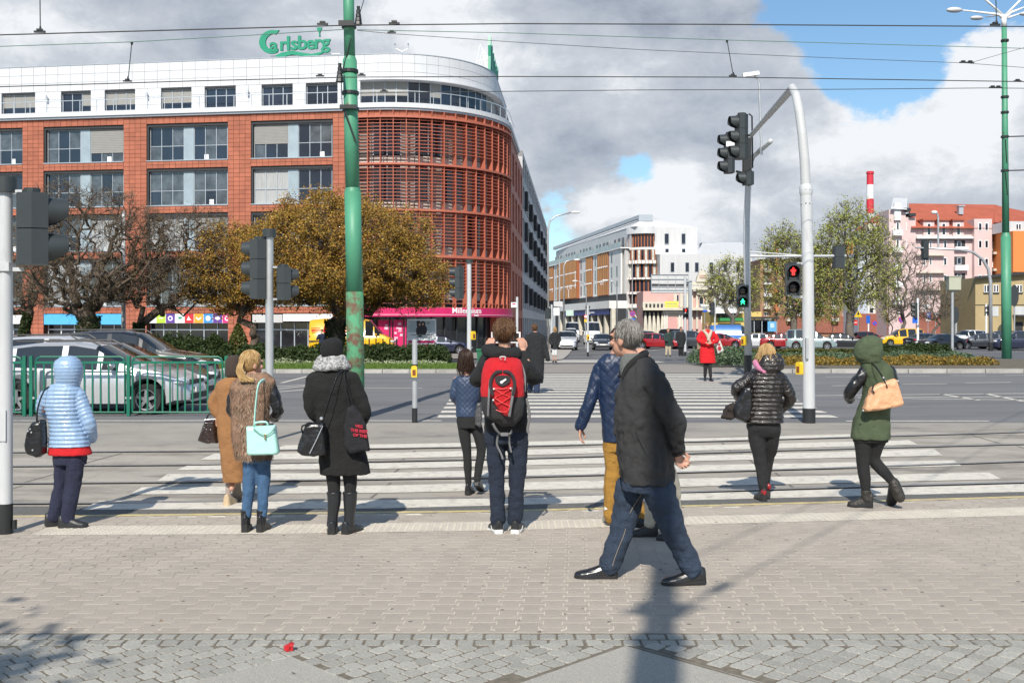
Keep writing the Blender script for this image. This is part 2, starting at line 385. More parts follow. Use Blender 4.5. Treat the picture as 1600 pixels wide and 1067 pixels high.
# block paving of the refuge by the fence is further off: joints only as fine lines in relief
# granite setts and slabs
gran=bpy.data.objects.new('granite_border',None); COL.objects.link(gran); gran.location=(0,5.4,0); gran['kind']='structure'
apex=[gp(457,1019),gp(975,1004)]
def sett_mesh(seed,sx=.1,sy=.1):
    r=random.Random(seed); q=[];
    for cx,cy in ((-1,-1),(1,-1),(1,1),(-1,1)):
        q.append((cx*sx*.5*.935+r.uniform(-.004,.004),cy*sy*.5*.935+r.uniform(-.005,.005)))
    m=MB(); poly=[]
    for i in range(4):
        a,b=q[i],q[(i+1) % 4]; poly+=[(lerp(a[0],b[0],.08),lerp(a[1],b[1],.08)),(lerp(a[0],b[0],.5)+r.uniform(-.003,.003),lerp(a[1],b[1],.5)+r.uniform(-.003,.003)),(lerp(a[0],b[0],.92),lerp(a[1],b[1],.92))]
    rg=[[(x,y,-.02) for x,y in poly],[(x,y,.004) for x,y in poly],[(x*.94,y*.94,.012+r.uniform(0,.002)) for x,y in poly]]
    m.rings(rg,caps=False); m.add(rg[2],[tuple(range(len(poly)))]); return m
meshes=[]
for s in range(8):
    o=sett_mesh(s).build('sett',M_sett,gran,smooth=False); o.data.transform(Matrix.Translation(wl(gran))); meshes.append(o.data)
    bpy.data.objects.remove(o)
pos=[]
for k in range(-45,46):
    pos.append((k*.104+random.uniform(-.004,.004),YB- .055,0)); pos.append((k*.104+.05+random.uniform(-.004,.004),YB- .165,0))
for i in range(-60,61):
    for j in range(-60,61):
        u,v=i*.103+(.05 if j % 2 else 0),j*.103; x=(u- v)*.7071; y=5.2+(u+v)*.7071
        if y>YB- .222 or y<4.75 or abs(x)>2.9:continue
        inslab=any(abs(x- a.x)<(a.y- .07- y)*1.0+.0 for a in apex[:1]) or (abs(x- apex[1].x)<(apex[1].y- y)*1.05 and x<apex[1].x+.75 and y<apex[1].y- .07)
        if inslab:continue
        pos.append((x,y,radians(45)))
pos=[p for p in pos if abs(p[0])<p[1]*.5+.15]
pos.sort(key=lambda p:p[1]); pos2=[p for p in pos if p[1]>5.0]; near=[p for p in pos if p[1]<=5.0]
rest=MB()
for k,(x,y,a) in enumerate(pos2):
    if k<300:
        o=bpy.data.objects.new('sett',random.choice(meshes)); COL.objects.link(o); o.parent=gran
        o.location=Vector((x,y,random.uniform(-.002,.002)))- wl(gran); o.rotation_euler=(0,0,a+random.choice((0,pi/2,pi)))
    else:rest.merge(sett_mesh(k),Matrix.Translation((x,y,0)) @ Matrix.Rotation(a,4,'Z'))
for k,(x,y,a) in enumerate(near):rest.merge(sett_mesh(k),Matrix.Translation((x,y,0)) @ Matrix.Rotation(a,4,'Z'))
rest.build('sett',M_sett,gran,kind='stuff')
for a in apex:
    s=.74
    MB().prism([(a.x,a.y- .08),(a.x+s,a.y- .08- s),(a.x,a.y- .08- 2*s),(a.x- s,a.y- .08- s)][::-1],-.02,.009).build('granite_slab',M_slab,gran)
a=apex[1]; MB().prism([(a.x+.05,a.y- .085),(a.x+.12,a.y- .16),(a.x+.78,a.y- .83),(a.x+.74,a.y- .80)][::-1],-.02,.0095).build('granite_slab',M_slab,gran)
# road markings
rd=thing('zebra_crossing','wide zebra crossing over the main road','marking',(3,28,0)); rd['kind']='structure'; del rd['category']
y=20.0
while y<38:
    pyy=HZ+2880/y; xl=gp(interp([(583,730),(655,681)],pyy),pyy).x; xr=gp(interp([(583,1152),(600,1185),(628,1254),(655,1318)],pyy),pyy).x
    MB().quad((xl,y,.0),(xr,y,.0),(xr,y+.52,.0),(xl,y+.52,.0)).build('zebra_stripe',M_white,rd); y+=1.08
mk=bpy.data.objects.new('road_marking',None); COL.objects.link(mk); mk.location=(0,28,0); mk['kind']='structure'
def line_px(x0,y0,x1,y1,w=.13,dz=.0):
    a,b=gp(x0,y0),gp(x1,y1); n=Vector((-(b- a).y,(b- a).x,0)).normalized()*w/2
    MB().quad(a- n+Vector((0,0,dz)),b- n+Vector((0,0,dz)),b+n+Vector((0,0,dz)),a+n+Vector((0,0,dz))).build('lane_line',M_white,mk)
for seg in ((-200,657,690,657),(1322,657.5,1545,657.5),(1060,588.5,1130,588.5),(1290,588.5,1355,588.5),(1400,587,1455,587),(1485,586.5,1540,586.5),(1570,586,1640,586),(1300,602.5,1340,602),(1410,600,1480,599.5),(1508,598,1580,597),(1270,618,1700,613.5),(1385,622,1700,626),(1340,621,1700,619.5),
            (1470,615.5,1530,625),(1540,615,1600,627),(440,598,480,588),(200,612,270,612),(560,606,660,606),(430,604,500,600),(425,613,495,607),(428,608,478,603)):
    line_px(*seg)
for seg in ((575,600,665,600),(590,619,700,619)):pass
# far side: kerbs, verge, median paths
med=bpy.data.objects.new('median',None); COL.objects.link(med); med.location=(0,45,0); med['kind']='structure'
def strip3(name,rows,dz,m,parent=None):return sheet(name,rows,dz,m,parent=parent,kind='structure' if parent is None else None)
lawn=strip3('lawn',[(38.75,-60,-1.9),(50.5,-60,-2.6)],.10,M_grass)
strip3('path',[(38.5,-1.75,9.1),(50.5,-2.45,10.5)],.002,M_path)
strip3('flower_bed',[(39.1,9.3,34),(49.5,11.4,32),(58,16,27)],.10,mat('bed_soil',(.12,.10,.07),.95,var=.3,scale=4))
strip3('path',[(56.2,-1.2,5),(60,2.5,7)],.004,M_kerb)
kerbm=None
def kerb_line(x0,y0,x1,y1,n_len=1.0,w=.25,hgt=.14,name='kerb_stone',rows=1):
    global kerbm
    a,b=Vector((x0,y0,0)),Vector((x1,y1,0)); L_=(b- a).length; n=max(1,round(L_/n_len)); d=(b- a)/n; ang=atan2(d.y,d.x)
    if kerbm is None:
        m=MB(); m.box(-.49,.49,-.1,.1,-.05,hgt); kerbm=m.build('kerb_stone',M_kerb,med); kerbm.data.transform(Matrix.Translation(wl(med))); kerbm.data['p']=1; kerbm.location=a+d/2+Vector((0,0,gz(y0)))- wl(med); kerbm.rotation_euler[2]=ang; kerbm.scale=(d.length,w/.2,1)
        st=1
    else:st=0
    for i in range(st,n):
        p=a+d*(i+.5); inst(kerbm,med,(p.x,p.y,gz(p.y)),ang,(d.length,w/.2,1),'kerb_stone')
kerb_line(-24,38.6,-1.85,38.6,1.0)
kerb_line(-1.85,38.7,-2.45,50,1.3)
kerb_line(9.1,38.8,34,39.2,1.5,w=.5)
kerb_line(9.2,39,11.3,49.5,1.5)
# the side street that runs to the back
sl=[(0,0)]
pl=gp(868,562);
strip3('pavement',[(57,-1.5,2.3),(60,-1.0,3.0),(130,3.0,8.3),(300,14.5,19.4)],.05,mat('far_paving',(.34,.32,.29),.9,var=.15,scale=1.))
strip3('pavement',[(61,-60,-.5),(81,-60,.5)],.05,M_path)
for k in range(9):
    a=53.5+k*.95- .0
    if a<56:MB().quad((-1.5,a,gz(a)+.004),(8,a,gz(a)+.004),(8,a+.45,gz(a)+.004),(-1.5,a+.45,gz(a)+.004)).build('zebra_stripe',M_white,mk)
for x0,y0,x1,y1 in ((880,553,1010,549.5),(1005,549,1060,543),(1040,545,1090,552),(868,557.5,1060,557.5),(895,545,930,541),(900,538,925,536),(1500,545,1640,541),(1200,548,1300,546),(1480,552,1640,549)):line_px(x0,y0,x1,y1,.2,.006)
# ------------------------------------------------------------------ big terracotta office building
M_terra=mat('terracotta_tile',(.38,.122,.07),.75,var=.13,scale=.5,isl=.12,dirt=((.27,.08,.048),.52,.25),dscale=.35,bump=.1,bscale=30)
M_terra2=mat('terracotta_joint',(.10,.035,.02),.9,var=.1)
M_louv=mat('louvre_red',(.44,.13,.08),.6,var=.08,scale=2)
M_wpan=mat('white_panel',(.60,.61,.63),.45,var=.03,scale=.6,rnd=.025)
M_wjoint=mat('panel_joint',(.3,.31,.32),.8)
M_glass=mat('window_glass',(.012,.018,.032),.02,var=.5,scale=.35,spec=.8,bump=.25,bscale=.55)
M_glass2=mat('window_glass_pale',(.07,.08,.09),.02,var=.6,scale=1.2,spec=.9,bump=.25,bscale=.5)  # paler panes: lighter rooms and weak cloud reflections put into the colour
M_glassd=mat('shop_glass',(.02,.022,.026),.06,var=.5,scale=.6,spec=.7)
M_frame=mat('window_frame',(.42,.46,.50),.4,metal=.3,var=.05)
M_dark=mat('dark_reveal',(.03,.032,.036),.7,var=.1)
M_bluep=mat('blue_grey_panel',(.33,.40,.44),.4,metal=.2,var=.12,scale=1.5)
M_blind=mat('roller_blind',(.27,.265,.25),.7,var=.05,scale=2)
M_vblind=mat('vertical_blind',(.36,.37,.37),.7,var=.25,scale=4,stretch=(6,6,.2))
M_slabp=mat('slab_panel',(.55,.53,.48),.7,var=.15,scale=3)
M_railglass=mat('rail_glass',(.62,.72,.75),.08,var=.05,spec=.8)
M_steel=mat('brushed_steel',(.62,.63,.64),.35,metal=.7,var=.06)
M_concr=mat('building_grey',(.50,.50,.50),.7,var=.1,scale=.5)
M_roofg=mat('roof_felt',(.2,.2,.2),.9)
M_green_sign=mat('sign_green',(.015,.26,.15),.4,var=.05)
M_magenta=mat('sign_magenta',(.58,.015,.12),.45,var=.05)
M_wht=mat('sign_white',(.80,.80,.80),.5,var=.02)
P0=Vector((-12.68,78.0,0)); U=Vector((-.990,.139,0)).normalized(); Nn=Vector((-.139,-.990,0)).normalized()
def s_px(px):
    k=(px- 800)/F; return (k*P0.y- P0.x)/(U.x- k*U.y)
def fp(s,d,z):v=P0+U*s+Nn*d; return Vector((v.x,v.y,z))
def fbox(mb,s0,s1,z0,z1,d0,d1):
    if s0>s1:s0,s1=s1,s0
    # s runs to the left, so order for outward faces
    mb.hexa([fp(s1,d1,z0),fp(s0,d1,z0),fp(s0,d0,z0),fp(s1,d0,z0),fp(s1,d1,z1),fp(s0,d1,z1),fp(s0,d0,z1),fp(s1,d0,z1)])
RB=thing('office_building','large terracotta office building with white top floor, rounded louvred corner and shops below','building',(-20,85,-.4))
SC_=-2.15; R_=9.0; CC=P0+U*SC_- Nn*R_
a0=atan2(Nn.y,Nn.x); a1=atan2(-.065,1.0)
if a1<a0:a1+=2*pi if a1+2*pi- a0<pi*1.2 else 0
ARC=(a1- a0)*R_
def cpath(t,d,z):
    """t: metres to the right of px 540 along facade and round the corner"""
    if t<=-SC_:return fp(-t,d,z)
    t2=t+SC_
    if t2<=ARC:
        a=a0+t2/R_; return Vector((CC.x+cos(a)*(R_+d),CC.y+sin(a)*(R_+d),z))
    e=CC+Vector((cos(a1),sin(a1),0))*(R_+d)+Vector((-sin(a1),cos(a1),0))*(t2- ARC)
    return Vector((e.x,e.y,z))
TARC=-SC_+ARC
def cstrip(mb,t0,t1,z0,z1,d0,d1,step=.6):
    n=max(1,int(abs(t1- t0)/step)); rg=[]
    for i in range(n+1):
        t=lerp(t0,t1,i/n); rg.append([cpath(t,d1,z0),cpath(t,d1,z1),cpath(t,d0,z1),cpath(t,d0,z0)])
    mb.rings(rg[::-1])
COLS=[(-253,-125),(-92,35),(68,193),(229,356),(392,520)]
SCOL=[(s_px(b),s_px(a)) for a,b in COLS]        # (right s, left s), s grows to the left
ROWS=[(14.62,17.53),(11.10,14.04),(7.61,10.54),(3.25,7.03)]
S_L=s_px(-330); S_R=s_px(556)
# inner body: solid dark block added behind the facade to stop light
core=MB()
foot=[fp(S_L,-.9,0),fp(SC_,-.9,0)]+[cpath(-SC_+ARC*i/12,-.9,0) for i in range(1,13)]+[cpath(TARC+22,-.9,0),cpath(TARC+22,-16,0),fp(S_L,-26,0)]
core.prism([(p.x,p.y) for p in foot],-.6,18.0); core.build('wall',M_dark,RB)
foot2=[fp(S_L,-1.9,0),fp(SC_,-1.9,0)]+[cpath(-SC_+ARC*i/12,-1.9,0) for i in range(1,13)]+[cpath(TARC+12,-1.9,0),cpath(TARC+12,-12,0),fp(S_L,-20,0)]
core=MB(); core.prism([(p.x,p.y) for p in foot2],18.0,22.2); core.build('roof',M_roofg,RB)
# backing + tiles
tiles=MB(); back=MB()
def tile_rect(s0,s1,z0,z1,tw=.475,th=.335):
    if s0>s1:s0,s1=s1,s0
    fbox(back,s0,s1,z0,z1,-.85,-.03)
    ns_,nz=max(1,round((s1- s0)/tw)),max(1,round((z1- z0)/th)); g=.012
    for i in range(ns_):
        for j in range(nz):
            a,b=lerp(s0,s1,i/ns_)+g,lerp(s0,s1,(i+1)/ns_)- g; c,d=lerp(z0,z1,j/nz)+g,lerp(z0,z1,(j+1)/nz)- g
            fbox(tiles,a,b,c,d,-.03,0)
edges=[S_R]+[x for c in SCOL[::-1] for x in c]+[S_L]
for i in range(0,len(edges)- 1,2):tile_rect(edges[i],edges[i+1],-.45,18.25)      # piers
zb=[(7.03,7.61),(10.54,11.10),(14.04,14.62),(17.53,18.25),(2.72,3.25)]
for c in SCOL:
    for z0,z1 in zb:tile_rect(c[0],c[1],z0,z1,th=.29)
back.build('wall',M_terra2,RB); tiles.build('cladding_tile',M_terra,RB,kind='stuff')
tl=MB(); bk=MB(); t=-S_R
while t<TARC+21:
    for z in (17.55,17.9):
        if t<TARC:cstrip(tl,t+.012,t+.47,z+.01,z+.34,-.03,0,.25)
    t+=.482
cstrip(bk,-S_R,TARC+.0,17.5,18.25,-.8,-.035); bk.build('wall',M_terra2,RB); tl.build('cladding_tile',M_terra,RB,kind='stuff')
# windows in the red facade
rs=random.Random(5)
def win_unit(parent,s0,s1,z0,z1,style,deep=-.42):
    """three casements of two lights; s0 right, s1 left"""
    fr=MB(); f=.05; zt=lerp(z0,z1,.42)
    ss=[lerp(s1,s0,k/3) for k in range(4)]
    for x in ss:fbox(fr,x- f/2- (0.0),x+f/2,z0,z1,deep,deep+.10)
    for z in (z0,zt,z1- f):fbox(fr,s0+.001,s1- .001,z,z+f,deep+.002,deep+.095)
    w=fr.build('window',M_frame,parent)
    for k in range(3):
        for (a,b) in ((z0+f,zt),(zt+f,z1- f)):
            mm=M_vblind if style=='v' else (M_glass if rs.random()<.6 else M_glass2)
            p=MB(); fbox(p,ss[k]- f/2,ss[k+1]+f/2,a,b,deep+.02,deep+.045); p.build('pane',mm,w)
    if style in ('b','h'):
        zz=lerp(z0,z1,.27 if style=='b' else .42)
        p=MB(); n=14
        for i in range(n):fbox(p,s0+.02,s1- .02,lerp(zz,z1,i/n)+.01,lerp(zz,z1,(i+1)/n),deep+.105,deep+.13)
        p.build('roller_blind',M_blind,w)
STY={(2,0):' b',(4,0):'h ',(4,1):'v ',(1,0):'  ',(3,2):'vb',(2,2):' v',(2,3):'v ',(3,3):' v'}
for ci,c in enumerate(SCOL):
    for ri,(z0,z1) in enumerate(ROWS):
        s0,s1=c; st=STY.get((ci,ri),'  '); w=s1- s0
        rv=MB(); fbox(rv,s0,s1,z1- .22,z1,-.5,-.1); fbox(rv,s1- .14,s1,z0,z1- .22,-.5,-.1); rv.build('window_head',M_dark,RB)
        sl_=MB(); fbox(sl_,s0,s1,z0- .02,z0+.05,-.4,.05); sl_.build('window_sill',M_frame,RB)
        zt=z1- .22
        win_unit(RB,s0+w*.025,s0+w*.43,z0+.06,zt,st[1]); win_unit(RB,s0+w*.56,s1- .18,z0+.06,zt,st[0])
        p=MB(); fbox(p,s0+w*.435,s0+w*.555,z0+.06,zt,-.42,-.28); p.build('spandrel_panel',M_bluep,RB)
        if rs.random()<.8:   # things standing on the inner sill
            q=MB(); x=s0+w*rs.uniform(.08,.3); fbox(q,x,x+.35,z0+.08,z0+.5,-.39,-.37); q.build('sill_clutter',M_wht,RB)
# ------------- cornice, terrace rail, white floor
cs=MB(); cstrip(cs,-S_L,TARC+12,18.26,18.62,-2.0,.28,.6); cs.build('cornice',M_wpan,RB)
cs=MB(); cstrip(cs,-S_L,TARC+12,18.10,18.262,-.1,.16,.6); cs.build('cornice',M_frame,RB)
DW=-1.0   # white wall plane
WW=[(-180,-133),(-110,-60),(-10,43),(84,131),(153,201),(242,290),(311,360),(401,450),(471,521)]
WS=[(-s_px(a),-s_px(b)) for a,b in WW]          # in t (to the right)
T_END=TARC+12
ZW0,ZW1=18.62,20.55
back=MB(); cstrip(back,-S_L,T_END,ZW1+.02,22.6,DW- .8,DW- .04,.6)
tt=[-S_L]+[v for w in WS for v in w]+[-s_px(557)]
for i in range(0,len(tt),2):cstrip(back,tt[i],tt[i+1],ZW0,ZW1+.02,DW- .8,DW- .04,5)
back.build('wall',M_wjoint,RB)
def wpanel(t0,t1,z0,z1,d=DW):
    m=MB(); cstrip(m,t0+.012,t1- .012,z0+.012,z1- .012,d- .04,d,.5); m.build('cladding_panel',M_wpan,RB)
t=-S_L; k=0
while t<T_END- .5:
    t1=min(t+1.06,T_END)
    for z0,z1 in ((20.57,21.25),(21.25,21.92),(21.92,22.6)):wpanel(t,t1,z0,z1)
    t=t1
for i in range(0,len(tt),2):
    n=max(1,round((tt[i+1]- tt[i])/1.05))
    for j in range(n):
        for z0,z1 in ((18.62,19.28),(19.28,19.93),(19.93,20.57)):wpanel(lerp(tt[i],tt[i+1],j/n),lerp(tt[i],tt[i+1],(j+1)/n),z0,z1)
m=MB(); cstrip(m,-S_L,T_END,22.6,22.66,DW- .5,DW+.03,.6); m.build('parapet_cap',M_frame,RB)
def glazing(t0,t1,n,z0,z1,d,style):
    fr=MB();
    for k in range(n+1):
        t=lerp(t0,t1,k/n); cstrip(fr,t- .03,t+.03,z0,z1,d,d+.08,1)
    cstrip(fr,t0,t1,z0,z0+.06,d,d+.075,.6); cstrip(fr,t0,t1,z1- .06,z1,d,d+.075,.6)
    w=fr.build('window',M_frame,RB)
    for k in range(n):
        p=MB(); cstrip(p,lerp(t0,t1,k/n)+.03,lerp(t0,t1,(k+1)/n)- .03,z0+.06,z1- .06,d+.01,d+.03,.6)
        p.build('pane',M_glass,w)
        if style[k % len(style)]=='b':
            p=MB(); cstrip(p,lerp(t0,t1,k/n)+.04,lerp(t0,t1,(k+1)/n)- .04,lerp(z0,z1,.42),z1- .06,d+.035,d+.05,.6); p.build('roller_blind',M_blind,w)
for i,(a,b) in enumerate(WS):
    m=MB(); cstrip(m,a,b,ZW1- .1,ZW1+.02,DW- .3,DW- .05,5); m.build('window_head',M_dark,RB)
    glazing(a+.02,b- .02,3,ZW0+.02,ZW1- .1,DW- .3,['   ','   ','bbb','  b','bbb','bbb','   ','   ','   '][i] if i != 5 else 'bbb')
tg0=-s_px(557); glazing(tg0,TARC+3,19,ZW0+.02,ZW1,DW- .2,'bbbb  b      ')
m=MB(); cstrip(m,tg0,T_END,ZW1,ZW1+.1,DW- .2,DW+.5,.5); m.build('canopy',M_wpan,RB)
# terrace railing: posts, handrail, glass
m=MB(); cstrip(m,-S_L,TARC+6,19.5,19.55,.10,.15,.5); m.build('handrail',M_steel,RB)
t=-S_L+.3
while t<TARC+3:
    m=MB(); cstrip(m,t,t+.05,18.62,19.5,.09,.13,1); m.build('rail_post',M_steel,RB)
    if t>tg0- 4:
        m=MB(); cstrip(m,t+.1,t+1.0,18.7,19.42,.10,.115,.5); m.build('rail_pane',M_railglass,RB) if False else None
    t+=1.42
# ------------- louvred corner
T0=-S_R
for z0,z1 in ((14.13,14.77),(10.67,11.30),(7.22,7.85),(3.75,4.35)):
    m=MB(); n=int((TARC- T0)/1.15)
    for k in range(n):cstrip(m,lerp(T0,TARC,k/n)+.03,lerp(T0,TARC,(k+1)/n)- .03,z0,z1,-.86,-.78,.5)
    m.build('slab_panel',M_slabp,RB)
for z0,z1 in ((14.8,17.4),(11.33,14.1),(7.88,10.64),(4.38,7.2)):
    n=int((TARC- T0)/1.15); rr=random.Random(int(z0*10))
    fr=MB()
    for k in range(n+1):cstrip(fr,lerp(T0,TARC,k/n)- .04,lerp(T0,TARC,k/n)+.04,z0,z1,-.84,-.76,1)
    w=fr.build('window',M_frame,RB)
    for k in range(n):
        b=rr.random()<.5
        p=MB(); cstrip(p,lerp(T0,TARC,k/n)+.04,lerp(T0,TARC,(k+1)/n)- .04,z0+.02,z1- .02,-.83,-.80,.6); p.build('pane',M_blind if b else M_glass,w)
louv_t=[lerp(T0,TARC+.3,k/17) for k in range(18)]
for k,t in enumerate(louv_t):
    m=MB(); cstrip(m,t- .025,t+.025,3.0,18.1,-.3,.22,1); m.build('louvre_fin',M_louv,RB)
z=3.45; k=0
while z<17.6:
    if any(a- .05<z<b+.02 for a,b in ((14.13,14.72),(10.67,11.25),(7.22,7.8),(3.75,4.3))):z+=.262; continue
    m=MB(); cstrip(m,T0,TARC+.3,z,z+.042,.02,.17,.5); m.build('louvre_slat',M_louv,RB); z+=.262; k+=1
for z in (3.0,6.95,10.45,13.93,17.5):
    m=MB(); cstrip(m,T0,TARC+.3,z,z+.16,-.5,.32,.5); m.build('louvre_rail',M_louv,RB)
# ------------- right flank along the street
def flank(ta,tb,z0,z1,nb,rows,mwall,nm='wall',wf=.62):
    m=MB()
    for k in range(nb+1):
        t=lerp(ta,tb,k/nb); hw=(tb- ta)/nb*(1- wf)/2
        cstrip(m,max(ta,t- hw),min(tb,t+hw),z0,z1,-.88,0,50)
    for a,b in rows:cstrip(m,ta,tb,a,b,-.88,-.01,50)
    m.build(nm,mwall,RB)
    zs=[z0]+[v for r in rows for v in r]+[z1]
    for k in range(nb):
        c=lerp(ta,tb,(k+.5)/nb); hw=(tb- ta)/nb*wf/2
        for i in range(len(rows)- 1):
            p=MB(); cstrip(p,c- hw,c+hw,rows[i][1],rows[i+1][0],-.5,-.4,50); p.build('window',M_glassd,RB)
flank(TARC+.3,TARC+22,-.45,18.25,5,[(2.5,3.3),(6.7,7.4),(10.2,10.9),(13.7,14.4),(17.3,18.25)],M_louv)
GB=thing('office_block','long grey office block continuing down the street behind the terracotta building','building',(5,150,-.4))
mm=MB();
pA,pB=cpath(TARC+22,-.9,0),cpath(TARC+106,-.9,0); pC,pD=cpath(TARC+106,-20,0),cpath(TARC+22,-20,0)
mm.prism([(p.x,p.y) for p in (pA,pB,pC,pD)],-.5,19.9); mm.build('wall',M_dark,GB)
RBs=RB; RB=GB
flank(TARC+22,TARC+106,-.45,20.2,20,[(2.6,3.6),(6.4,7.4),(9.9,10.8),(13.3,14.2),(16.6,17.6),(19.6,20.2)],M_concr,wf=.78)
m=MB(); cstrip(m,TARC+24,TARC+34,20.2,22.0,-6,-1,50); m.build('roof_box',M_wpan,GB)
t=TARC+26
while t<TARC+104:
    for z in (4.2,7.6,11.0,14.4):
        m=MB(); cstrip(m,t,t+1.6,z,z+2.0,.0,.35,50); m.build('shutter',M_dark,GB)
    t+=12
RB=RBs
# ------------- ground floor shops
for ci,c in enumerate(SCOL):
    s0,s1=c
    m=MB(); fbox(m,s0,s1,-.4,2.0,-.75,-.7); g=m.build('shop_window',M_glassd,RB)
    m=MB(); n=6
    for k in range(n+1):fbox(m,lerp(s0,s1,k/n)- .04,lerp(s0,s1,k/n)+.04,-.4,2.0,-.70,-.62)
    fbox(m,s0,s1,1.4,1.5,-.70,-.63); m.build('shop_frame',M_frame if ci != 2 else M_wht,RB)
m=MB(); fbox(m,SCOL[2][0]+.1,SCOL[2][1],1.85,2.68,-.3,-.05); m.build('shop_sign',mat('sign_sky_blue',(.09,.42,.78),.5,var=.03),RB)
m=MB(); fbox(m,SCOL[1][0]+.0,SCOL[1][1],1.9,2.6,-.3,-.05); m.build('shop_sign',M_wht,RB)
# row of coloured squares
s1,s0=SCOL[3][1],SCOL[3][0]- .3
cols=[('white',(.8,.8,.8)),('lime',(.42,.62,.05)),('purple',(.12,.05,.30)),('white',(.8,.8,.8)),('red',(.6,.03,.04)),('orange',(.8,.33,.03)),('blue',(.06,.27,.6)),('purple',(.12,.05,.30)),('pink',(.62,.03,.2))]
sgn=MB(); fbox(sgn,s0- .05,s1+.05,1.95,2.72,-.4,-.08); sg=sgn.build('shop_sign',M_wht,RB)
for k,(nm,cc) in enumerate(cols):
    a,b=lerp(s1,s0,k/9),lerp(s1,s0,(k+1)/9)
    m=MB(); fbox(m,a- .02,b+.02,1.97,2.70,-.08,-.06); m.build('sign_square',mat('sign_'+nm,cc,.5,var=.03),sg)
    m=MB(); cx_=(a+b)/2; cz=2.33
    if k in (2,6,8):
        for r in ((.24,.17) if k != 6 else (.2,0.0)):
            pass
        rr=.2; poly=[(cx_+cos(2*pi*i/14)*rr,cz+sin(2*pi*i/14)*rr) for i in range(14)]
        m.add([fp(x,-.055,z) for x,z in poly],[tuple(range(14))[::-1]])
        if k != 6:
            m.build('sign_emblem',M_wht,sg); m=MB(); poly=[(cx_+cos(2*pi*i/14)*.11,cz+sin(2*pi*i/14)*.11) for i in range(14)]
            m.add([fp(x,-.05,z) for x,z in poly],[tuple(range(14))[::-1]]); m.build('sign_emblem',_mats['sign_'+nm],sg); continue
    elif k in (4,5,7):
        pts={4:[(-.2,-.15),(-.05,.18),(.05,.0),(.2,-.15)],5:[(-.22,.12),(-.22,0),(0,-.16),(.22,0),(.22,.12),(0,-.02)],7:[(-.24,0),(-.1,.14),(.12,.12),(.25,-.02),(0,-.16)]}[k]
        m.add([fp(cx_- x,-.055,cz+z) for x,z in pts],[tuple(range(len(pts)))])
    elif k in (0,3):fbox(m,cx_- .18,cx_+.12,cz- .05,cz+.12,-.058,-.055)
    else:fbox(m,cx_- .2,cx_+.2,cz- .02,cz+.05,-.058,-.055)
    m.build('sign_emblem',M_wht if k not in (0,3) else _mats['sign_blue'] if 'sign_blue' in _mats else M_green_sign,sg)
m=MB(); fbox(m,s_px(442),s_px(395),2.0,2.62,-.3,.1); m.build('shop_sign',M_concr,RB)
m=MB(); fbox(m,s_px(520),s_px(443),2.1,2.65,-.3,.1); m.build('shop_sign',M_wht,RB)
# magenta bank fascia on the corner
m=MB(); cstrip(m,-s_px(568),TARC+.2,2.45,3.12,-.5,.34,.5); fas=m.build('bank_fascia',M_magenta,RB)
m=MB(); cstrip(m,-s_px(568),TARC+.2,2.56,2.63,.34,.37,.5); m.build('fascia_stripe',mat('sign_pale_pink',(.72,.3,.4),.5),fas)
def on_curve(tc,z0):
    return lambda x,y,z:cpath(tc+x,.36+z,z0+y)
# centre of the word at px 730
best=min((abs((800+cpath(t/10,.36,2).x/cpath(t/10,.36,2).y*F)- 730),t/10) for t in range(0,160))[1]
tm=text_mb('Millennium',.62,.03,on_curve(best,2.72),bold=.006); tm.build('fascia_lettering',M_wht,fas)
tm=text_mb('bank',.24,.03,on_curve(best+.85,2.50),bold=.004); tm.build('fascia_lettering',M_wht,fas)
m=MB(); cstrip(m,-s_px(562),TARC+.2,-.4,2.45,-.6,-.55,.5); m.build('shop_window',M_glassd,RB)
m=MB(); n=14
for k in range(n+1):
    t=lerp(-s_px(562),TARC,k/n); cstrip(m,t- .05,t+.05,-.4,2.45,-.55,-.42,1)
m.build('shop_frame',M_dark,RB)
for k in range(4):
    t=TARC- 3.6+k*1.2; m=MB(); cstrip(m,t- .18,t+.18,-.4,3.1,-.5,.1,1); m.build('column',M_louv,RB)
# window posters, magenta with white boxes
def t_px(px):return min((abs((800+cpath(t/20,0,2).x/cpath(t/20,0,2).y*F)- px),t/20) for t in range(-200,320))[1]
for a,b in ((588,612),(613,636),(640,662),(662,684)):
    ta,tb_=t_px(a),t_px(b); m=MB(); cstrip(m,ta+.03,tb_- .03,-.1,2.2,-.53,-.5,1); p=m.build('window_poster',M_magenta,RB)
    m=MB(); rr=random.Random(a)
    for i in range(9):
        x=rr.uniform(ta+.08,tb_- .4); z=rr.uniform(0,1.9); cstrip(m,x,x+rr.uniform(.15,.3),z,z+rr.uniform(.08,.2),-.5,-.49,1)
    m.build('poster_print',mat('poster_pale',(.75,.45,.55),.5),p)
# ------------- roof sign
RS=thing('roof_sign','green brewery lettering with swoosh on the roof of the terracotta building','sign',tuple(fp(s_px(463),-3,22.2)))
sy0=22.66
def sgn_fn(sc,sx,z0,dd=-1.6):return lambda x,y,z:fp(s_px(463)- (x*sc+sx),dd+z,z0+y*sc)
ppm=F/80.4
def s_xy(px,py):return (px- 474)/ppm,(HZ- py- 14)/ppm*1.02+H- 0.0
def poly_sign(pts,name,th=.18,m_=M_green_sign):
    q=[s_xy(*p) for p in pts]; m=MB()
    if sum((a[0]*b[1]- b[0]*a[1]) for a,b in zip(q,q[1:]+q[:1]))<0:q=q[::-1]
    m.prism(q,-.0,th,lambda x,y,h:fp(s_px(463)- x,-1.6+h,y)); return m.build(name,m_,RS)
def arcpts(cx,cy,rx,ry,d0,d1,n=18):return [(cx+rx*cos(radians(lerp(d0,d1,i/n))),cy- ry*sin(radians(lerp(d0,d1,i/n)))) for i in range(n+1)]
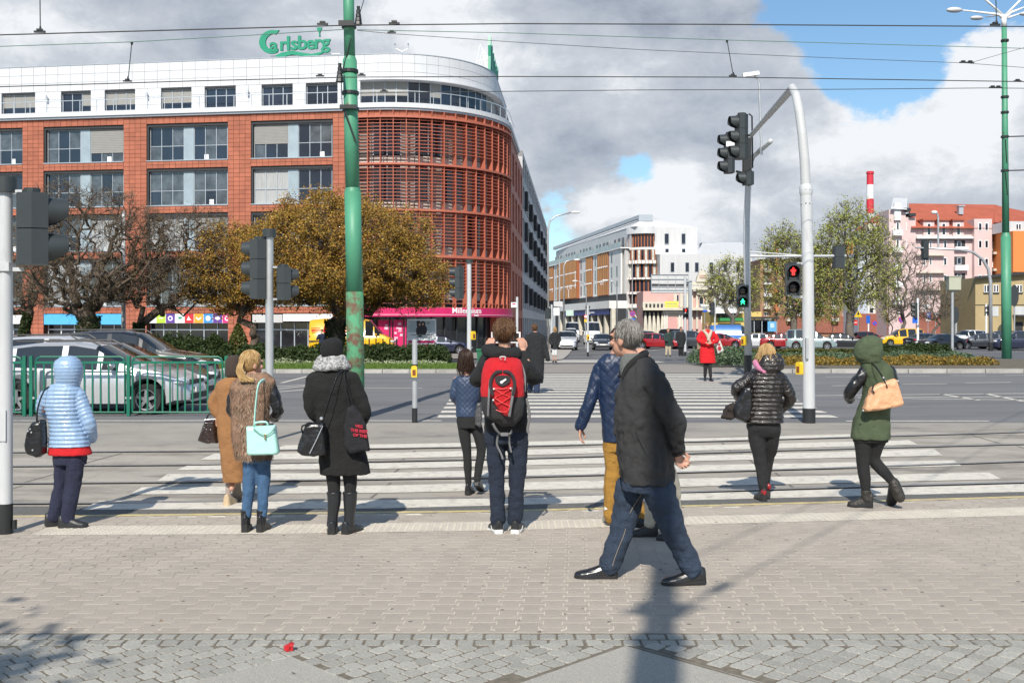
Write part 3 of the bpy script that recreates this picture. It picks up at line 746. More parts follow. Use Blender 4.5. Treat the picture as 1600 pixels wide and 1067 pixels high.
outer=arcpts(424,61,21,18,75,290); inner=arcpts(428,61,14.5,12.5,285,95)
poly_sign([(436,43.5)]+outer+[(434,76)]+inner+[(430,50)],'sign_letter')
x=419.5
for ch,px_,py_,sz in (('a',420,75,25),('r',436,74.5,25),('l',447,74,26),('s',454,74,25),('b',465,74,26),('e',479,74,25),('r',492,73.5,25),('g',504,73.5,25)):
    cx0,cz0=s_xy(px_,py_); m=text_mb(ch,sz/ppm*1.15,.2,lambda x,y,z:fp(s_px(463)- (x*1.12+cx0),-1.5+z,y+cz0),align='LEFT',bold=.035); m.build('sign_letter',M_green_sign,RS)
poly_sign([(432,88),(430,82),(440,78),(456,75.5),(472,79),(488,82),(503,79.5),(509,76),(508,80),(500,84),(488,86),(472,84),(456,81.5),(445,84),(438,90)],'sign_swoosh')
poly_sign([(496,42),(505,42),(503,47),(501.5,50),(502,56),(500,56),(500,50),(498,47)],'sign_hop')
m=MB()
for px_ in (412,430,448,466,484,502,518):
    a,z=s_xy(px_,84); m.tube([fp(s_px(463)- a,-1.75,22.2),fp(s_px(463)- a,-1.75,z)],.03,5); m.tube([fp(s_px(463)- a,-2.6,22.2),fp(s_px(463)- a,-1.75,z)],.025,5)
m.tube([fp(s_px(410),-1.75,22.95),fp(s_px(520),-1.75,22.95)],.03,5); m.build('sign_frame',M_steel,RS)
# second sign seen edge on at the corner
ES=thing('roof_sign','green roof sign seen almost edge on at the corner above the louvres','sign',tuple(cpath(TARC- 2,-3,22.4)))
b0,b1=cpath(TARC- 2.6,-1.2,22.4),cpath(TARC+2.5,-1.2,22.4)
for k,(hh,ww) in enumerate(((2.9,.5),(2.5,.45),(2.0,.5),(1.7,.4),(1.4,.5),(1.3,.5))):
    p=b0.lerp(b1,k/6); q=b0.lerp(b1,(k+.75)/6); m=MB(); nrm_=Vector((1,-.065,0))
    prof=[(0,0),(.9,.15),(.75,.55),(.95,.8),(.4,1.0),(.1,.7),(.25,.4)]
    m.prism([(a*(q- p).length,b*hh) for a,b in prof],0,.22,lambda x,y,h:p+(q- p).normalized()*x+nrm_*h+Vector((0,0,.3+y))); m.build('sign_letter',M_green_sign,ES)
m=MB()
for k in range(4):
    p=b0.lerp(b1,k/4); m.tube([p,p+Vector((-.6,0,2.4))],.03,5); m.tube([p+Vector((-1.1,0,0)),p+Vector((-.6,0,2.4))],.03,5); m.tube([p+Vector((-.9,0,1.0)),p+Vector((0,0,1.2))],.02,4)
m.build('sign_frame',M_wht,ES)
WS_=thing('wind_sensor','forked wind sensor mast on the roof right of the green catenary pole','sensor',tuple(fp(s_px(628),-3,22.2)))
p=at(628,88,81); m=MB(); m.tube([p- Vector((0,0,.5)),p+Vector((0,0,.4))],.03,5); m.tube([p+Vector((-.55,0,.9)),p+Vector((-.5,0,.6)),p+Vector((0,0,.35)),p+Vector((.5,0,.6)),p+Vector((.5,0,.9))],.03,5); m.build('mast',M_steel,WS_)
m=MB(); m.ball(p+Vector((-.55,0,.95)),.08,8,6); m.ball(p+Vector((.5,0,.95)),.08,8,6); m.box(p.x- .6,p.x+.6,p.y- .3,p.y+.3,p.z- .5,p.z+.02); m.build('sensor_head',M_steel,WS_)
# wall lamps on the white floor
for k,px_ in enumerate((63,221,380)):
    p=fp(s_px(px_),DW+.02,20.1); L_=thing('wall_lamp',['leftmost wall lamp on the white top floor','middle wall lamp on the white top floor','right wall lamp on the white top floor'][k],'lamp',tuple(p),group='wall lamps on the white floor')
    m=MB(); m.box(p.x- .05,p.x+.05,p.y- .25,p.y,p.z- .02,p.z+.03); m.build('bracket',M_steel,L_); m=MB(); m.cyl((p.x,p.y- .25),.1,p.z- .22,p.z+.12,8,.08); m.build('lamp_body',M_steel,L_)
# ------------------------------------------------------------------ buildings across the junction
class Fac:
    """a wall between two ground points; s runs from a to b, depth d is outward (towards the camera)"""
    def __init__(s,a,b):
        s.a=Vector((a[0],a[1],0)); s.u=(Vector((b[0],b[1],0))- s.a); s.L=s.u.length; s.u.normalize()
        s.n=Vector((s.u.y,-s.u.x,0))
    def p(s,t,d,z):v=s.a+s.u*t+s.n*d; return Vector((v.x,v.y,z))
    def s(s,px):pass
    def sp(s,px):
        k=(px- 800)/F; return (k*s.a.y- s.a.x)/(s.u.x- k*s.u.y)
    def z(s,px,py):return H+(HZ- py)/F*(s.a+s.u*s.sp(px)).y
    def box(s,mb,s0,s1,z0,z1,d0,d1):
        if s0>s1:s0,s1=s1,s0
        return mb.hexa([s.p(s0,d1,z0),s.p(s1,d1,z0),s.p(s1,d0,z0),s.p(s0,d0,z0),s.p(s0,d1,z1),s.p(s1,d1,z1),s.p(s1,d0,z1),s.p(s0,d0,z1)])
    def pbox(s,mb,x0,x1,y0,y1,d0,d1,zx=None):
        """photo rows y0 (top) to y1 (bottom) read at column zx"""
        zx=zx if zx is not None else (x0+x1)/2
        return s.box(mb,s.sp(x0),s.sp(x1),s.z(zx,y1),s.z(zx,y0),d0,d1)
def front(x0,x1,Y):return Fac(((x0- 800)/F*Y,Y),((x1- 800)/F*Y,Y))
def window(fac,s0,s1,z0,z1,parent,n=1,fr=None,d=0.0,glass=None,rows=1,f=.07,reveal=.18):
    """opening filled with frame and panes, set just proud of a recess box"""
    m=MB(); fac.box(m,s0,s1,z0,z1,d,d+.03); r=m.build('window',fr or M_wht,parent)
    for i in range(n):
        for j in range(rows):
            m=MB(); w=(s1- s0)/n; h=(z1- z0)/rows; fac.box(m,s0+w*i+f,s0+w*(i+1)- f,z0+h*j+f,z0+h*(j+1)- f,d+.03,d+.05); m.build('pane',glass or M_glass,r)
    return r
M_wood=mat('wood_louvre',(.36,.18,.07),.6,var=.2,scale=1.2,stretch=(3,3,.2))
M_woodd=mat('wood_post',(.28,.085,.03),.6,var=.15)
M_render=mat('white_render',(.70,.69,.665),.8,var=.05,scale=.4)
M_zinc=mat('zinc_cladding',(.58,.585,.59),.5,metal=.2,var=.08,scale=1.2,stretch=(2.5,2.5,.1))
M_gglass=mat('pale_glass',(.16,.22,.23),.1,var=.5,scale=.4,spec=.8)
M_curt=mat('curtain',(.50,.55,.50),.6,var=.3,scale=2)
M_ochre=mat('ochre_render',(.40,.31,.165),.85,var=.1,scale=.5)
M_pink=mat('pink_render',(.62,.47,.455),.85,var=.05,scale=.3)
M_pinkd=mat('old_pink_render',(.58,.36,.33),.85,var=.1,scale=.5)
M_cream=mat('cream_stucco',(.58,.54,.45),.8,var=.1,scale=1)
M_roofr=mat('red_roof',(.36,.09,.05),.8,var=.15,scale=.5,bump=.2,bscale=4)
M_orange=mat('orange_render',(.68,.22,.06),.8,var=.04)
M_brick=mat('brick_red',(.28,.10,.07),.85,var=.15,scale=1)
M_brown=mat('brown_render',(.32,.18,.11),.85,var=.15,scale=.4)
M_yellow=mat('banner_yellow',(.78,.70,.10),.6,var=.05)
# ---- white and timber apartment block with rounded corner
WB=thing('apartment_block','white apartment block with timber louvre bays and a curved glazed corner across the junction','building',(22,215,-.4))
A,B=(9.6,270.),(22.0,202.)
fs=Fac(A,B); fs.n=Vector((-fs.u.y,fs.u.x,0))*-1 if Vector((-fs.u.y,fs.u.x,0)).y>0 else Vector((-fs.u.y,fs.u.x,0))
if fs.n.x>0:fs.n=-fs.n
ff=Fac((27.2,203.5),(36.8,203.5))
m=MB(); foot=[(A[0]+.4,A[1]),(B[0]+.4,B[1]+.6),(24.5,205),(27,206),(27.4,204),(36.8,204),(40,262),(22,272)]
m.prism(foot,-.5,16.6); m.build('wall',M_render,WB)
m=MB(); m.prism([(A[0]+2,A[1]- .5),(B[0]+1.6,B[1]+1.5),(24.8,205),(27,206),(27.4,203.6),(36.8,203.5),(39,262),(22,272)],16.6,21.2); m.build('wall',M_zinc,WB)
m=MB()   # ridge roof, rising to the camera
q=[(A[0]+2,A[1]- .5,21.2),(B[0]+1.5,B[1]+1.4,21.25),(24.2,202,21.25),(27,203.6,21.2),(36.8,203.5,21.2),(39,262,21.2),(22,272,21.2)]
r0,r1=(16,268,23.6),(26.6,206,23.3)
m.add(q+[r0,r1],[(0,1,8,7),(1,2,3,8),(3,4,8),(4,5,7,8),(5,6,7),(6,0,7)]); m.build('roof',M_zinc,WB)
m=MB(); m.tube([(A[0]+1.5,A[1]- 1,21.9),(25.8,206,23.6)],.5,4); m.box(25.4,28.2,205,207.5,22.6,23.9); m.build('roof_monitor',M_frame,WB)
# street side bays
bays=[(857,866.5,'w'),(866.5,872.5,'p'),(872.5,880,'w'),(880,906.5,'c'),(906.5,917.5,'q'),(917.5,927.5,'w'),(927.5,935.5,'p'),(935.5,952.5,'w'),(952.5,971,'q')]
ZT,ZB=17.0,8.0
for x0,x1,k in bays:
    s0,s1=fs.sp(x0),fs.sp(x1); w=s1- s0
    if k in 'wc':
        m=MB(); fs.box(m,s0,s1,ZB,ZT,-.2,.25 if k=='w' else .8); bay=m.build('timber_bay',M_woodd,WB)
        m=MB(); n=max(3,int(w/1.3))
        for i in range(n):
            for j in range(3):
                a=s0+w*i/n; d=.3 if k=='w' else .85
                fs.box(m,a+.1,a+w/n*.62,ZB+3*j+.15,ZB+3*j+2.85,d- .05,d+.1)
        m.build('timber_louvre',M_wood,bay)
        m=MB(); rr=random.Random(int(x0))
        for i in range(n):
            for j in range(1,3):
                fs.box(m,s0+w*i/n+.2,s0+w*i/n+w/n*.6,ZB+3*j- .12,ZB+3*j+.12,.3 if k=='w' else .85,.5 if k=='w' else 1.0)
            if rr.random()<.4:fs.box(m,s0+w*i/n+.1,s0+w*i/n+w/n*.5,ZB+.3+3*rr.randrange(3),ZB+2.3,.3 if k=='w' else .85,.42 if k=='w' else .98)
        m.build('white_shutter',M_wht,bay,kind='stuff')
    else:
        m=MB(); fs.box(m,s0,s1,ZB,ZT+.2,-.2,.15); m.build('wall_panel',M_render,WB)
        for j in range(3):
            for q_ in ((.5,) if k=='p' else (.25,.7)):
                if k=='q' and (j+int(q_*10)) % 4==1:continue
                window(fs,s0+w*q_- .5,s0+w*q_+.5,ZB+3*j+.5,ZB+3*j+2.7,WB,1,M_frame,.15)
for i in range(22):    # penthouse glazing and rail
    a=lerp(2,fs.sp(968),i/22)
    if i % 5 != 3:window(fs,a,a+1.9,17.3,19.6,WB,1,M_render if i % 2 else M_frame,-.95 if False else -1.4,M_glass)
m=MB(); fs.box(m,0,fs.L- .5,17.0,17.2,-1.5,.5); m.build('balcony_slab',M_wht,WB)
m=MB(); fs.box(m,0,fs.L- .5,17.25,18.3,.42,.47); m.build('glass_rail',mat('balcony_glass',(.34,.42,.42),.15,var=.3,scale=.5,spec=.8),WB)
m=MB(); fs.box(m,0,fs.L,6.6,8.0,-.6,.1); m.build('recess',M_dark,WB)
m=MB(); fs.box(m,fs.sp(892),fs.L+1,5.1,6.6,-.5,3.2); m.build('canopy',M_render,WB)
m=MB(); fs.box(m,fs.sp(880),fs.L+1,-.4,5.1,-.2,2.0); m.build('recess',M_dark,WB)
for i in range(9):
    x=lerp(890,975,i/8); s0=fs.sp(x); m=MB(); fs.box(m,s0,s0+1.0,-.4,5.1,2.0,2.8); m.build('column',M_cream,WB)
m=MB(); fs.box(m,fs.sp(900),fs.L,3.9,5.0,2.85,2.95); m.build('shop_sign',mat('sign_navy',(.03,.04,.2),.5),WB)
m=MB(); fs.box(m,fs.sp(940),fs.sp(943),4.1,4.8,2.95,3.0); fs.box(m,fs.sp(944),fs.sp(950),4.3,4.6,2.95,3.0); m.build('sign_emblem',M_wht,WB)
# curved corner
def corner(z0,z1,R,mw,a_0=-155,a_1=-75,c=(27.0,206.5),n=12,r2=None,nm='wall'):
    m=MB(); r2=r2 or R- .3; rg=[]
    for i in range(n+1):
        a=radians(lerp(a_0,a_1,i/n)); rg.append([(c[0]+cos(a)*R,c[1]+sin(a)*R,z0),(c[0]+cos(a)*R,c[1]+sin(a)*R,z1),(c[0]+cos(a)*r2,c[1]+sin(a)*r2,z1),(c[0]+cos(a)*r2,c[1]+sin(a)*r2,z0)])
    m.rings(rg[::-1]); return m.build(nm,mw,WB)
lv=[(17.2,19.9,'brown'),(14.6,16.7,'c'),(11.2,13.9,'c'),(8.4,10.8,'b'),(6.0,7.9,'b')]
for k,(z0,z1,st) in enumerate(lv):
    R=4.2 if k==0 else 4.8; ae=-75 if k<2 else -60
    corner(z0,z1,R- .3,M_glass,a_1=ae,nm='glazing')
    zlow=lv[k+1][1] if k+1<5 else 5.2
    corner(zlow+.02,z0- .02,R+.4,M_render,a_1=ae,nm='slab')
    n=9
    for i in range(n+1):
        a=radians(lerp(-155,ae,i/n)); c=(27.0,206.5); rr=R- .25
        m=MB(); m.tube([(c[0]+cos(a)*rr,c[1]+sin(a)*rr,z0),(c[0]+cos(a)*rr,c[1]+sin(a)*rr,z1)],.17,4); m.build('timber_post',M_woodd,WB)
        if i<n and st=='c' and (i+k) % 2:
            a2=radians(lerp(-155,ae,(i+.5)/n)); p=Vector((c[0]+cos(a2)*(R- .28),c[1]+sin(a2)*(R- .28),0)); tn=Vector((-sin(a2),cos(a2),0))*.25
            m=MB(); m.hexa([p- tn+Vector((0,0,z0)),p+tn+Vector((0,0,z0)),p+tn*.9+Vector((0,.1,z0)),p- tn*.9+Vector((0,.1,z0)),p- tn+Vector((0,0,z1)),p+tn+Vector((0,0,z1)),p+tn*.9+Vector((0,.1,z1)),p- tn*.9+Vector((0,.1,z1))]); m.build('curtain',M_curt,WB)
    for i in range(n+2):
        if 0<k<4:
            a=radians(lerp(-155,ae,i/(n+1))); m=MB(); c=(27.0,206.5); rr=R+.45; m.tube([(c[0]+cos(a)*rr,c[1]+sin(a)*rr,zlow),(c[0]+cos(a)*rr,c[1]+sin(a)*rr,z0+.1)],.06,4); m.build('rail_post',M_woodd,WB)
corner(19.9,21.25,4.6,M_zinc,nm='wall')
# front
m=MB(); ff.box(m,0,ff.L,15.9,17.6,-.2,.15); m.build('wall_panel',M_wht,WB)
for x0,x1,y0,y1 in ((1038,1045,365,381),(1064.5,1071,365,381),(1039,1045,388.5,395),(1065,1071,388.5,395)):
    window(ff,ff.sp(x0),ff.sp(x1),ff.z(x0,y1),ff.z(x0,y0),WB,1,M_frame,.16)
m=MB(); n=26
for i in range(n):ff.box(m,lerp(0,ff.L,i/n),lerp(0,ff.L,i/n)+.05,17.6,21.2,.0,.06)
m.build('standing_seam',M_zinc,WB)
# lower zinc wing
LW=thing('apartment_wing','lower grey zinc clad wing with narrow windows right of the white apartment block','building',(35,200,-.4))
fl=front(1031,1175,198)
m=MB(); fl.box(m,0,fl.L,-.5,fl.z(1060,397),-12,0); m.build('wall',M_zinc,LW)
m=MB(); n=40
for i in range(n):fl.box(m,lerp(0,fl.L,i/n),lerp(0,fl.L,i/n)+.05,10,fl.z(1060,397),.0,.06)
m.build('standing_seam',M_zinc,LW)
m=MB(); a,b=fl.p(fl.sp(1088),-1,fl.z(1060,397)),fl.p(fl.L,-1,fl.z(1060,397)); m.add([a,b,b+Vector((0,8,3)),a+Vector((3,8,3))],[(0,1,2,3)]); m.build('roof',M_zinc,LW)
m=MB(); m.box(at(1097,0,206).x,at(1119,0,206).x,206,209,15,at(1100,379,206).z); m.build('roof_box',M_frame,LW)
for x0 in (1047.5,1070.5,1085.5,1108,1130,1150):window(fl,fl.sp(x0),fl.sp(x0+6.3),fl.z(x0,425),fl.z(x0,410),LW,1,M_frame,.06)
m=MB(); fl.pbox(m,1031,1048,458,472,.05,.4); m.build('wall_panel',M_cream,LW)
# ---- old pink public building
OB=thing('old_building','ornate pink and white historic building with arcade and pediment behind the parked cars','building',(28,170,-.4))
fo=front(1005,1118,172)
m=MB(); fo.box(m,0,fo.L,-.5,fo.z(0,455),-9,-.1); m.build('wall',M_pinkd,OB)
m=MB(); fo.pbox(m,1003,1042,472,483,-.1,1.2); fo.pbox(m,1003,1118,481,485,-.1,1.5); m.build('cornice',M_cream,OB)
m=MB()
for i in range(6):fo.pbox(m,1007+i*6,1010+i*6,475,481,1.2,1.35)
m.build('balustrade',M_dark,OB)
m=MB(); fo.pbox(m,1005,1037,485,513,-.1,.1); m.build('arcade',M_dark,OB)
for i in range(5):
    x=1008+i*6.6; m=MB(); s_=fo.sp(x); z0,z1=-.4,fo.z(x,488)
    m.tube([fo.p(s_,.7,z0),fo.p(s_,.6,(z0+z1)/2),fo.p(s_,.3,z1)],[.45,.33,.12],6); m.build('pilaster',M_cream,OB)
m=MB(); fo.pbox(m,1036,1066,484,514,-.05,.35); m.build('portal',M_cream,OB)
m=MB(); fo.pbox(m,1043,1058,495,514,.35,.42); m.build('door',mat('pink_door',(.60,.33,.31),.7,var=.05),OB)
for x in (1037,1040.5,1060,1064):m=MB(); fo.pbox(m,x,x+1.8,489,514,.35,.6); m.build('column',M_render,OB)
m=MB(); fo.pbox(m,1035,1067,486,489,.3,.8); m.build('lintel',M_render,OB)
for x in (1052,1062,1072):m=MB(); fo.pbox(m,x,x+4,457,480,.1,.3); m.build('pilaster',M_cream,OB)
for x in (1057,1067):window(fo,fo.sp(x),fo.sp(x+4),fo.z(x,478),fo.z(x,460),OB,1,M_wht,.05)
m=MB(); fo.pbox(m,1078,1118,441,446,-.5,1.0); fo.pbox(m,1076,1120,448,453,-.5,1.3); m.build('cornice',M_cream,OB)
m=MB(); m.prism([(1086,441),(1088,432),(1091,426),(1096,422.5),(1101,426),(1104,432),(1106,441)][::-1],0,1.2,lambda x,y,h:fo.p(fo.sp(x),h,fo.z(x,y))); m.build('pediment',M_cream,OB)
m=MB(); fo.pbox(m,1091,1101,430,435,1.2,1.3); m.build('pediment_relief',mat('relief',(.5,.36,.3),.8),OB)
m=MB(); m.tube([fo.p(fo.sp(1089) ,.4,fo.z(0,460)),fo.p(fo.sp(1091),.4,fo.z(0,457)),fo.p(fo.sp(1095.5),.4,fo.z(0,455)),fo.p(fo.sp(1100),.4,fo.z(0,457)),fo.p(fo.sp(1103),.4,fo.z(0,461))],.35,6); m.ball(fo.p(fo.sp(1095.5),.3,fo.z(0,458)),(.5,.3,.5),8,6); m.build('window_crest',M_cream,OB)
window(fo,fo.sp(1092),fo.sp(1099),fo.z(0,480),fo.z(0,464),OB,1,M_cream,.1)
for x in (1079,1087,1102,1113):m=MB(); fo.pbox(m,x,x+3.5,453,514,.0,.3); m.build('pilaster',M_cream,OB)
m=MB()
for i in range(7):fo.pbox(m,1103,1113,457+i*4,459+i*4,-.1,.08)
m.build('quoin',M_cream,OB)
m=MB(); fo.pbox(m,1037,1058,471,481.5,1.3,1.36); bn=m.build('banner',M_yellow,OB)
for yy,sz in ((475,.42),(479.3,.36)):
    tm=text_mb('NA SPRZEDAŻ' if yy<477 else 'TEL. 602 114',sz,.01,lambda x,y,z,yy=yy:fo.p(fo.sp(1047.5)+x,1.37+z,fo.z(0,yy+1.4)+y)) if False else None
m=MB()
rr=random.Random(3)
for yy in (474.5,478.2):
    x=1039
    while x<1056:w=rr.uniform(.6,2.2); fo.pbox(m,x,x+w,yy,yy+1.5,1.36,1.37); x+=w+.5
m.build('banner_print',mat('print_grey',(.25,.25,.2),.6),bn)
for x0,x1,y0,y1,c in ((1091,1105,494,505,'white'),(1104,1117,496,507,'blue'),(1101,1114,484,495,'white')):
    t=thing('billboard',{1091:'small white notice board by the old pink building',1104:'blue advertising board beside the old pink building',1101:'white advertising board above the blue board'}[x0],'billboard',(fo.p(fo.sp(x0),3,-.4)))
    m=MB(); fo.pbox(m,x0,x1,y0,y1,2.5,2.7); m.build('panel',_mats['sign_'+c] if 'sign_'+c in _mats else M_wht,t); m=MB(); fo.pbox(m,x0+2,x0+3,y1,515,2.5,2.7); m.build('post',M_frame,t)
    m=MB(); fo.pbox(m,x0+3,x1- 3,y0+3,y0+5,2.7,2.73); m.build('panel_print',M_magenta if c=='white' else M_wht,t)
# steel billboard frame in front
BF=thing('billboard','back of a large gridded steel billboard before the pink building','billboard',tuple(at(1073,520,140)))
fb=front(1016,1078,140)
m=MB(); fb.pbox(m,1017,1075,429,443.5,0,.3); fb.pbox(m,1018,1075,447.5,458,0,.3); m.build('panel',M_zinc,BF)
m=MB(); fb.pbox(m,1018,1075,444,447.5,.05,.25); m.build('panel_gap',M_dark,BF)
m=MB()
for x in (1017,1028.5,1042.5,1054.5,1068,1074.5):fb.pbox(m,x,x+.7,428.5,458.5,.3,.45)
for y in (429,436,448,453,457):fb.pbox(m,1017,1075,y,y+.6,.3,.42)
m.build('frame_rail',M_frame,BF)
m=MB();
for x in (1075.5,):fb.pbox(m,x,x+4.5,440,530,.0,.6)
fb.pbox(m,1070,1080,438,441,.0,.6); m.build('post',M_frame,BF)
# ---- pale building right of the street end
DB=thing('distant_building','pale low building with horizontal bands at the far end of the street','building',(20,330,-.4))
fd=front(866,912,330); m=MB(); fd.pbox(m,866,912,474,520,-20,0); m.build('wall',M_render,DB)
m=MB()
for y in (480,486,492):fd.pbox(m,867,911,y,y+2.5,0,.3)
m.build('window_band',M_gglass,DB)
# ---- yellow and white kiosks under the small tree
KB=thing('shop_pavilion','low yellow and white shop pavilion with pale sloping roof behind the blue van','building',(37,160,-.4))
fk=front(1112,1190,158)
m=MB(); fk.pbox(m,1112,1190,487,520,-8,0); m.build('wall',mat('pale_yellow_render',(.62,.46,.15),.8),KB)
m=MB(); fk.pbox(m,1120,1150,489,497,.0,.08); m.build('window',M_glassd,KB)
m=MB(); m.add([fk.p(fk.sp(1108),1.5,fk.z(0,490)),fk.p(fk.sp(1160),1.5,fk.z(0,489)),fk.p(fk.sp(1152),-6,fk.z(0,479)),fk.p(fk.sp(1120),-6,fk.z(0,479))],[(0,1,2,3)]); m.build('roof',M_wht,KB)
m=MB(); fk.pbox(m,1120,1156,497,501.5,.8,2.5); m.build('awning',mat('awning_green',(.03,.25,.07),.6),KB)
SB=thing('bus_shelter','dark roofed tram stop shelter with a blue poster right of the blue van','shelter',(42,140,-.4))
fk2=front(1176,1216,132)
m=MB(); fk2.pbox(m,1174,1217,495,498.5,-2,.3); m.build('roof',M_dark,SB)
for x in (1178,1190,1213):m=MB(); fk2.pbox(m,x,x+1.3,498,524,-.2,.0); m.build('post',M_frame,SB)
m=MB(); fk2.pbox(m,1176,1216,499,520,-2.0,-1.95); m.build('back_pane',M_glassd,SB)
m=MB(); fk2.pbox(m,1199,1212,502,518,.0,.2); pp=m.build('poster',mat('poster_blue',(.12,.38,.68),.5,var=.1,scale=1),SB)
m=MB(); fk2.pbox(m,1203,1209,505,512,.2,.22); m.build('poster_print',mat('poster_light',(.45,.62,.75),.5),pp)
# ---- brown and white flats behind the right hand trees
BB=thing('apartment_block','brown and orange apartment block with white balconies half hidden behind the green trees','building',(55,185,-.4))
fbr=front(1188,1352,186)
m=MB(); fbr.box(m,0,fbr.L,-.5,fbr.z(0,405),-14,0); m.build('wall',M_brown,BB)
m=MB(); a=fbr.z(0,405); p0,p1=fbr.p(-1,.8,a),fbr.p(fbr.L+1,.8,a); m.add([p0,p1,p1+Vector((0,8,1.5)),p0+Vector((0,8,1.5))],[(0,1,2,3)]); m.build('roof',M_concr,BB)
for i in range(9):
    x=1194+i*17.5
    for j in range(5):
        y=412+j*19
        window(fbr,fbr.sp(x),fbr.sp(x+6),fbr.z(0,y+10),fbr.z(0,y),BB,2,M_wht,.02)
        if i % 2==0:m=MB(); fbr.pbox(m,x- 2,x+9,y+9,y+14,.0,1.2); m.build('balcony',M_wht if (i+j) % 3 else M_cream,BB)
m=MB(); fbr.pbox(m,1188,1352,494,520,.0,.3); m.build('plinth',M_brick,BB)
for x in (1210,1322,1328):m=MB(); fbr.pbox(m,x,x+4.5,378,490,.0,.8); m.build('stair_tower',mat('orange_brown',(.52,.19,.07),.8),BB)
TB=thing('tower_block','narrow white stair tower with small windows between the trees and the pink flats','building',(66,180,-.4))
ft=front(1352,1392,178)
m=MB(); ft.pbox(m,1366,1392,352,525,-10,0); m.build('wall',M_zinc,TB)
m=MB(); ft.pbox(m,1354,1367,350,525,-10,.5); m.build('wall',M_render,TB)
m=MB(); ft.pbox(m,1340,1355,395,525,-10,.2); m.build('wall',mat('pale_blue_render',(.45,.5,.58),.8),TB)
m=MB(); p0,p1,p2=at(1338,352,180),at(1388,352,180),at(1382,336,186); m.add([at(1332,362,178),at(1392,352,178),at(1392,333,188),at(1372,335,188)],[(0,1,2,3)]); m.build('roof',M_roofr,TB)
for j in range(8):
    y=362+j*17
    window(ft,ft.sp(1357),ft.sp(1363),ft.z(0,y+8),ft.z(0,y),TB,1,M_frame,.5)
    window(ft,ft.sp(1372),ft.sp(1384),ft.z(0,y+9),ft.z(0,y),TB,2,M_wht,.02)
m=MB(); ft.pbox(m,1340,1392,490,525,.5,.8); m.build('plinth',M_brick,TB)
# ---- pink flats with the red roof
PB=thing('apartment_block','pale pink apartment building with red tiled roof, dormers and white balconies on the right','building',(75,178,-.4))
fp_=front(1386,1600,172)
zt=fp_.z(0,372)
m=MB(); fp_.pbox(m,1386,1566,372,525,-12,0); m.build('wall',M_pink,PB)
m=MB(); fp_.pbox(m,1430,1552,355,372,-12,-.05); m.build('wall',M_pink,PB)
m=MB(); e0,e1=at(1424,356,171),at(1572,357,171); r0,r1=at(1420,318,183),at(1556,320,183); bk=at(1424,356,195)
m.add([e0,e1,r1,r0,at(1420,356,196),at(1650,356,200),at(1632,352,176)],[(0,1,2,3),(1,6,2),(3,2,5,4)]); m.build('roof',M_roofr,PB)
m=MB(); a_,b_,c_,d_=at(1553,348,172.5),at(1640,349,172.5),at(1600,330,180),at(1556,321,183); m.add([a_,b_,c_,d_],[(0,1,2,3)]); m.build('roof',M_roofr,PB)
def pw(x0,x1,y0,y1,n=1,d=.02,fr=None):return window(fp_,fp_.sp(x0),fp_.sp(x1),fp_.z(0,y1),fp_.z(0,y0),PB,n,fr or M_wht,d,f=.12)
for x0,x1 in ((1443,1458),(1466,1481),(1489,1504)):
    m=MB(); fp_.pbox(m,x0- 1,x1+1,345,371,-2,.25); m.build('dormer',M_pink,PB); m=MB(); fp_.pbox(m,x0- 3,x1+2,342.5,345,-4,.6); m.build('dormer_roof',M_roofr,PB)
    pw((x0+x1)/2- 3.2,(x0+x1)/2+3.2,349,368,1,.26)
m=MB(); fp_.pbox(m,1430,1518,370,373.5,-.2,.8); m.build('balcony_slab',M_render,PB)
m=MB(); fp_.pbox(m,1430,1518,373.5,374.5,-.2,.5); m.build('slab_shadow_strip',M_dark,PB)  # dark strip put in as the shade below the balcony slab
for y in (398,425,452):
    m=MB(); fp_.pbox(m,1430,1474,y,y+2,-.2,.8); m.build('balcony_slab',M_cream,PB)
for y0,y1 in ((376,388),(402.5,415),(429.5,441.5),(456.5,468),(483,494)):
    for x in (1442,1452):pw(x,x+4.2,y0,y1)
    pw(1474,1479.5,y0,y1)
for y0 in (376,401,427,453.5,480):
    m=MB(); fp_.pbox(m,1491,1508,y0,y0+13,-.0,.03); lg=m.build('loggia',M_dark,PB)
    pw(1495,1502,y0+1,y0+12,1,.04,M_frame)
    m=MB(); fp_.pbox(m,1490,1510,y0+13.5,y0+22,.2,.8) if y0>380 else fp_.pbox(m,1490,1510,y0+10,y0+14,.2,.8); m.build('balcony',M_wht,PB)
m=MB(); fp_.pbox(m,1518.5,1546,343,525,-4,.9); m.build('wall',M_pink,PB)
for y0 in (349,376,404,430,457,484):
    for x in (1524.5,1534.5):pw(x,x+6,y0,y0+12.5,1,.92)
for y0 in (375,401,428,455,482):
    m=MB(); fp_.pbox(m,1547,1566,y0,y0+20,.0,.03); m.build('loggia',M_dark,PB); pw(1550,1555,y0+2,y0+17,1,.04)
    m=MB(); fp_.pbox(m,1547,1587,y0+19.5,y0+23,.0,1.4); m.build('balcony_slab',M_cream,PB); m=MB(); fp_.pbox(m,1555,1580,y0+11,y0+19.5,1.2,1.35); m.build('balcony',M_wht,PB)
m=MB(); fp_.pbox(m,1566,1583,345,525,-6,-.3); m.build('wall',mat('brown_wall',(.36,.16,.1),.8),PB)
m=MB(); fp_.pbox(m,1387,1413,328,525,-4,.6); m.build('wall',M_pink,PB)
m=MB(); fp_.pbox(m,1394,1404,318,345,.6,1.1); m.build('wall',M_wht,PB)
m=MB(); m.add([at(1392,326,170.5),at(1417,328,170.5),at(1418,310,176),at(1396,309,176)],[(0,1,2,3)]); m.add([at(1417,328,170.5),at(1420,340,176),at(1418,310,176)],[(0,1,2)]); m.build('tower_roof',M_zinc,PB)
m=MB(); fp_.pbox(m,1413,1430,340,525,-4,.2); m.build('wall',M_pink,PB)
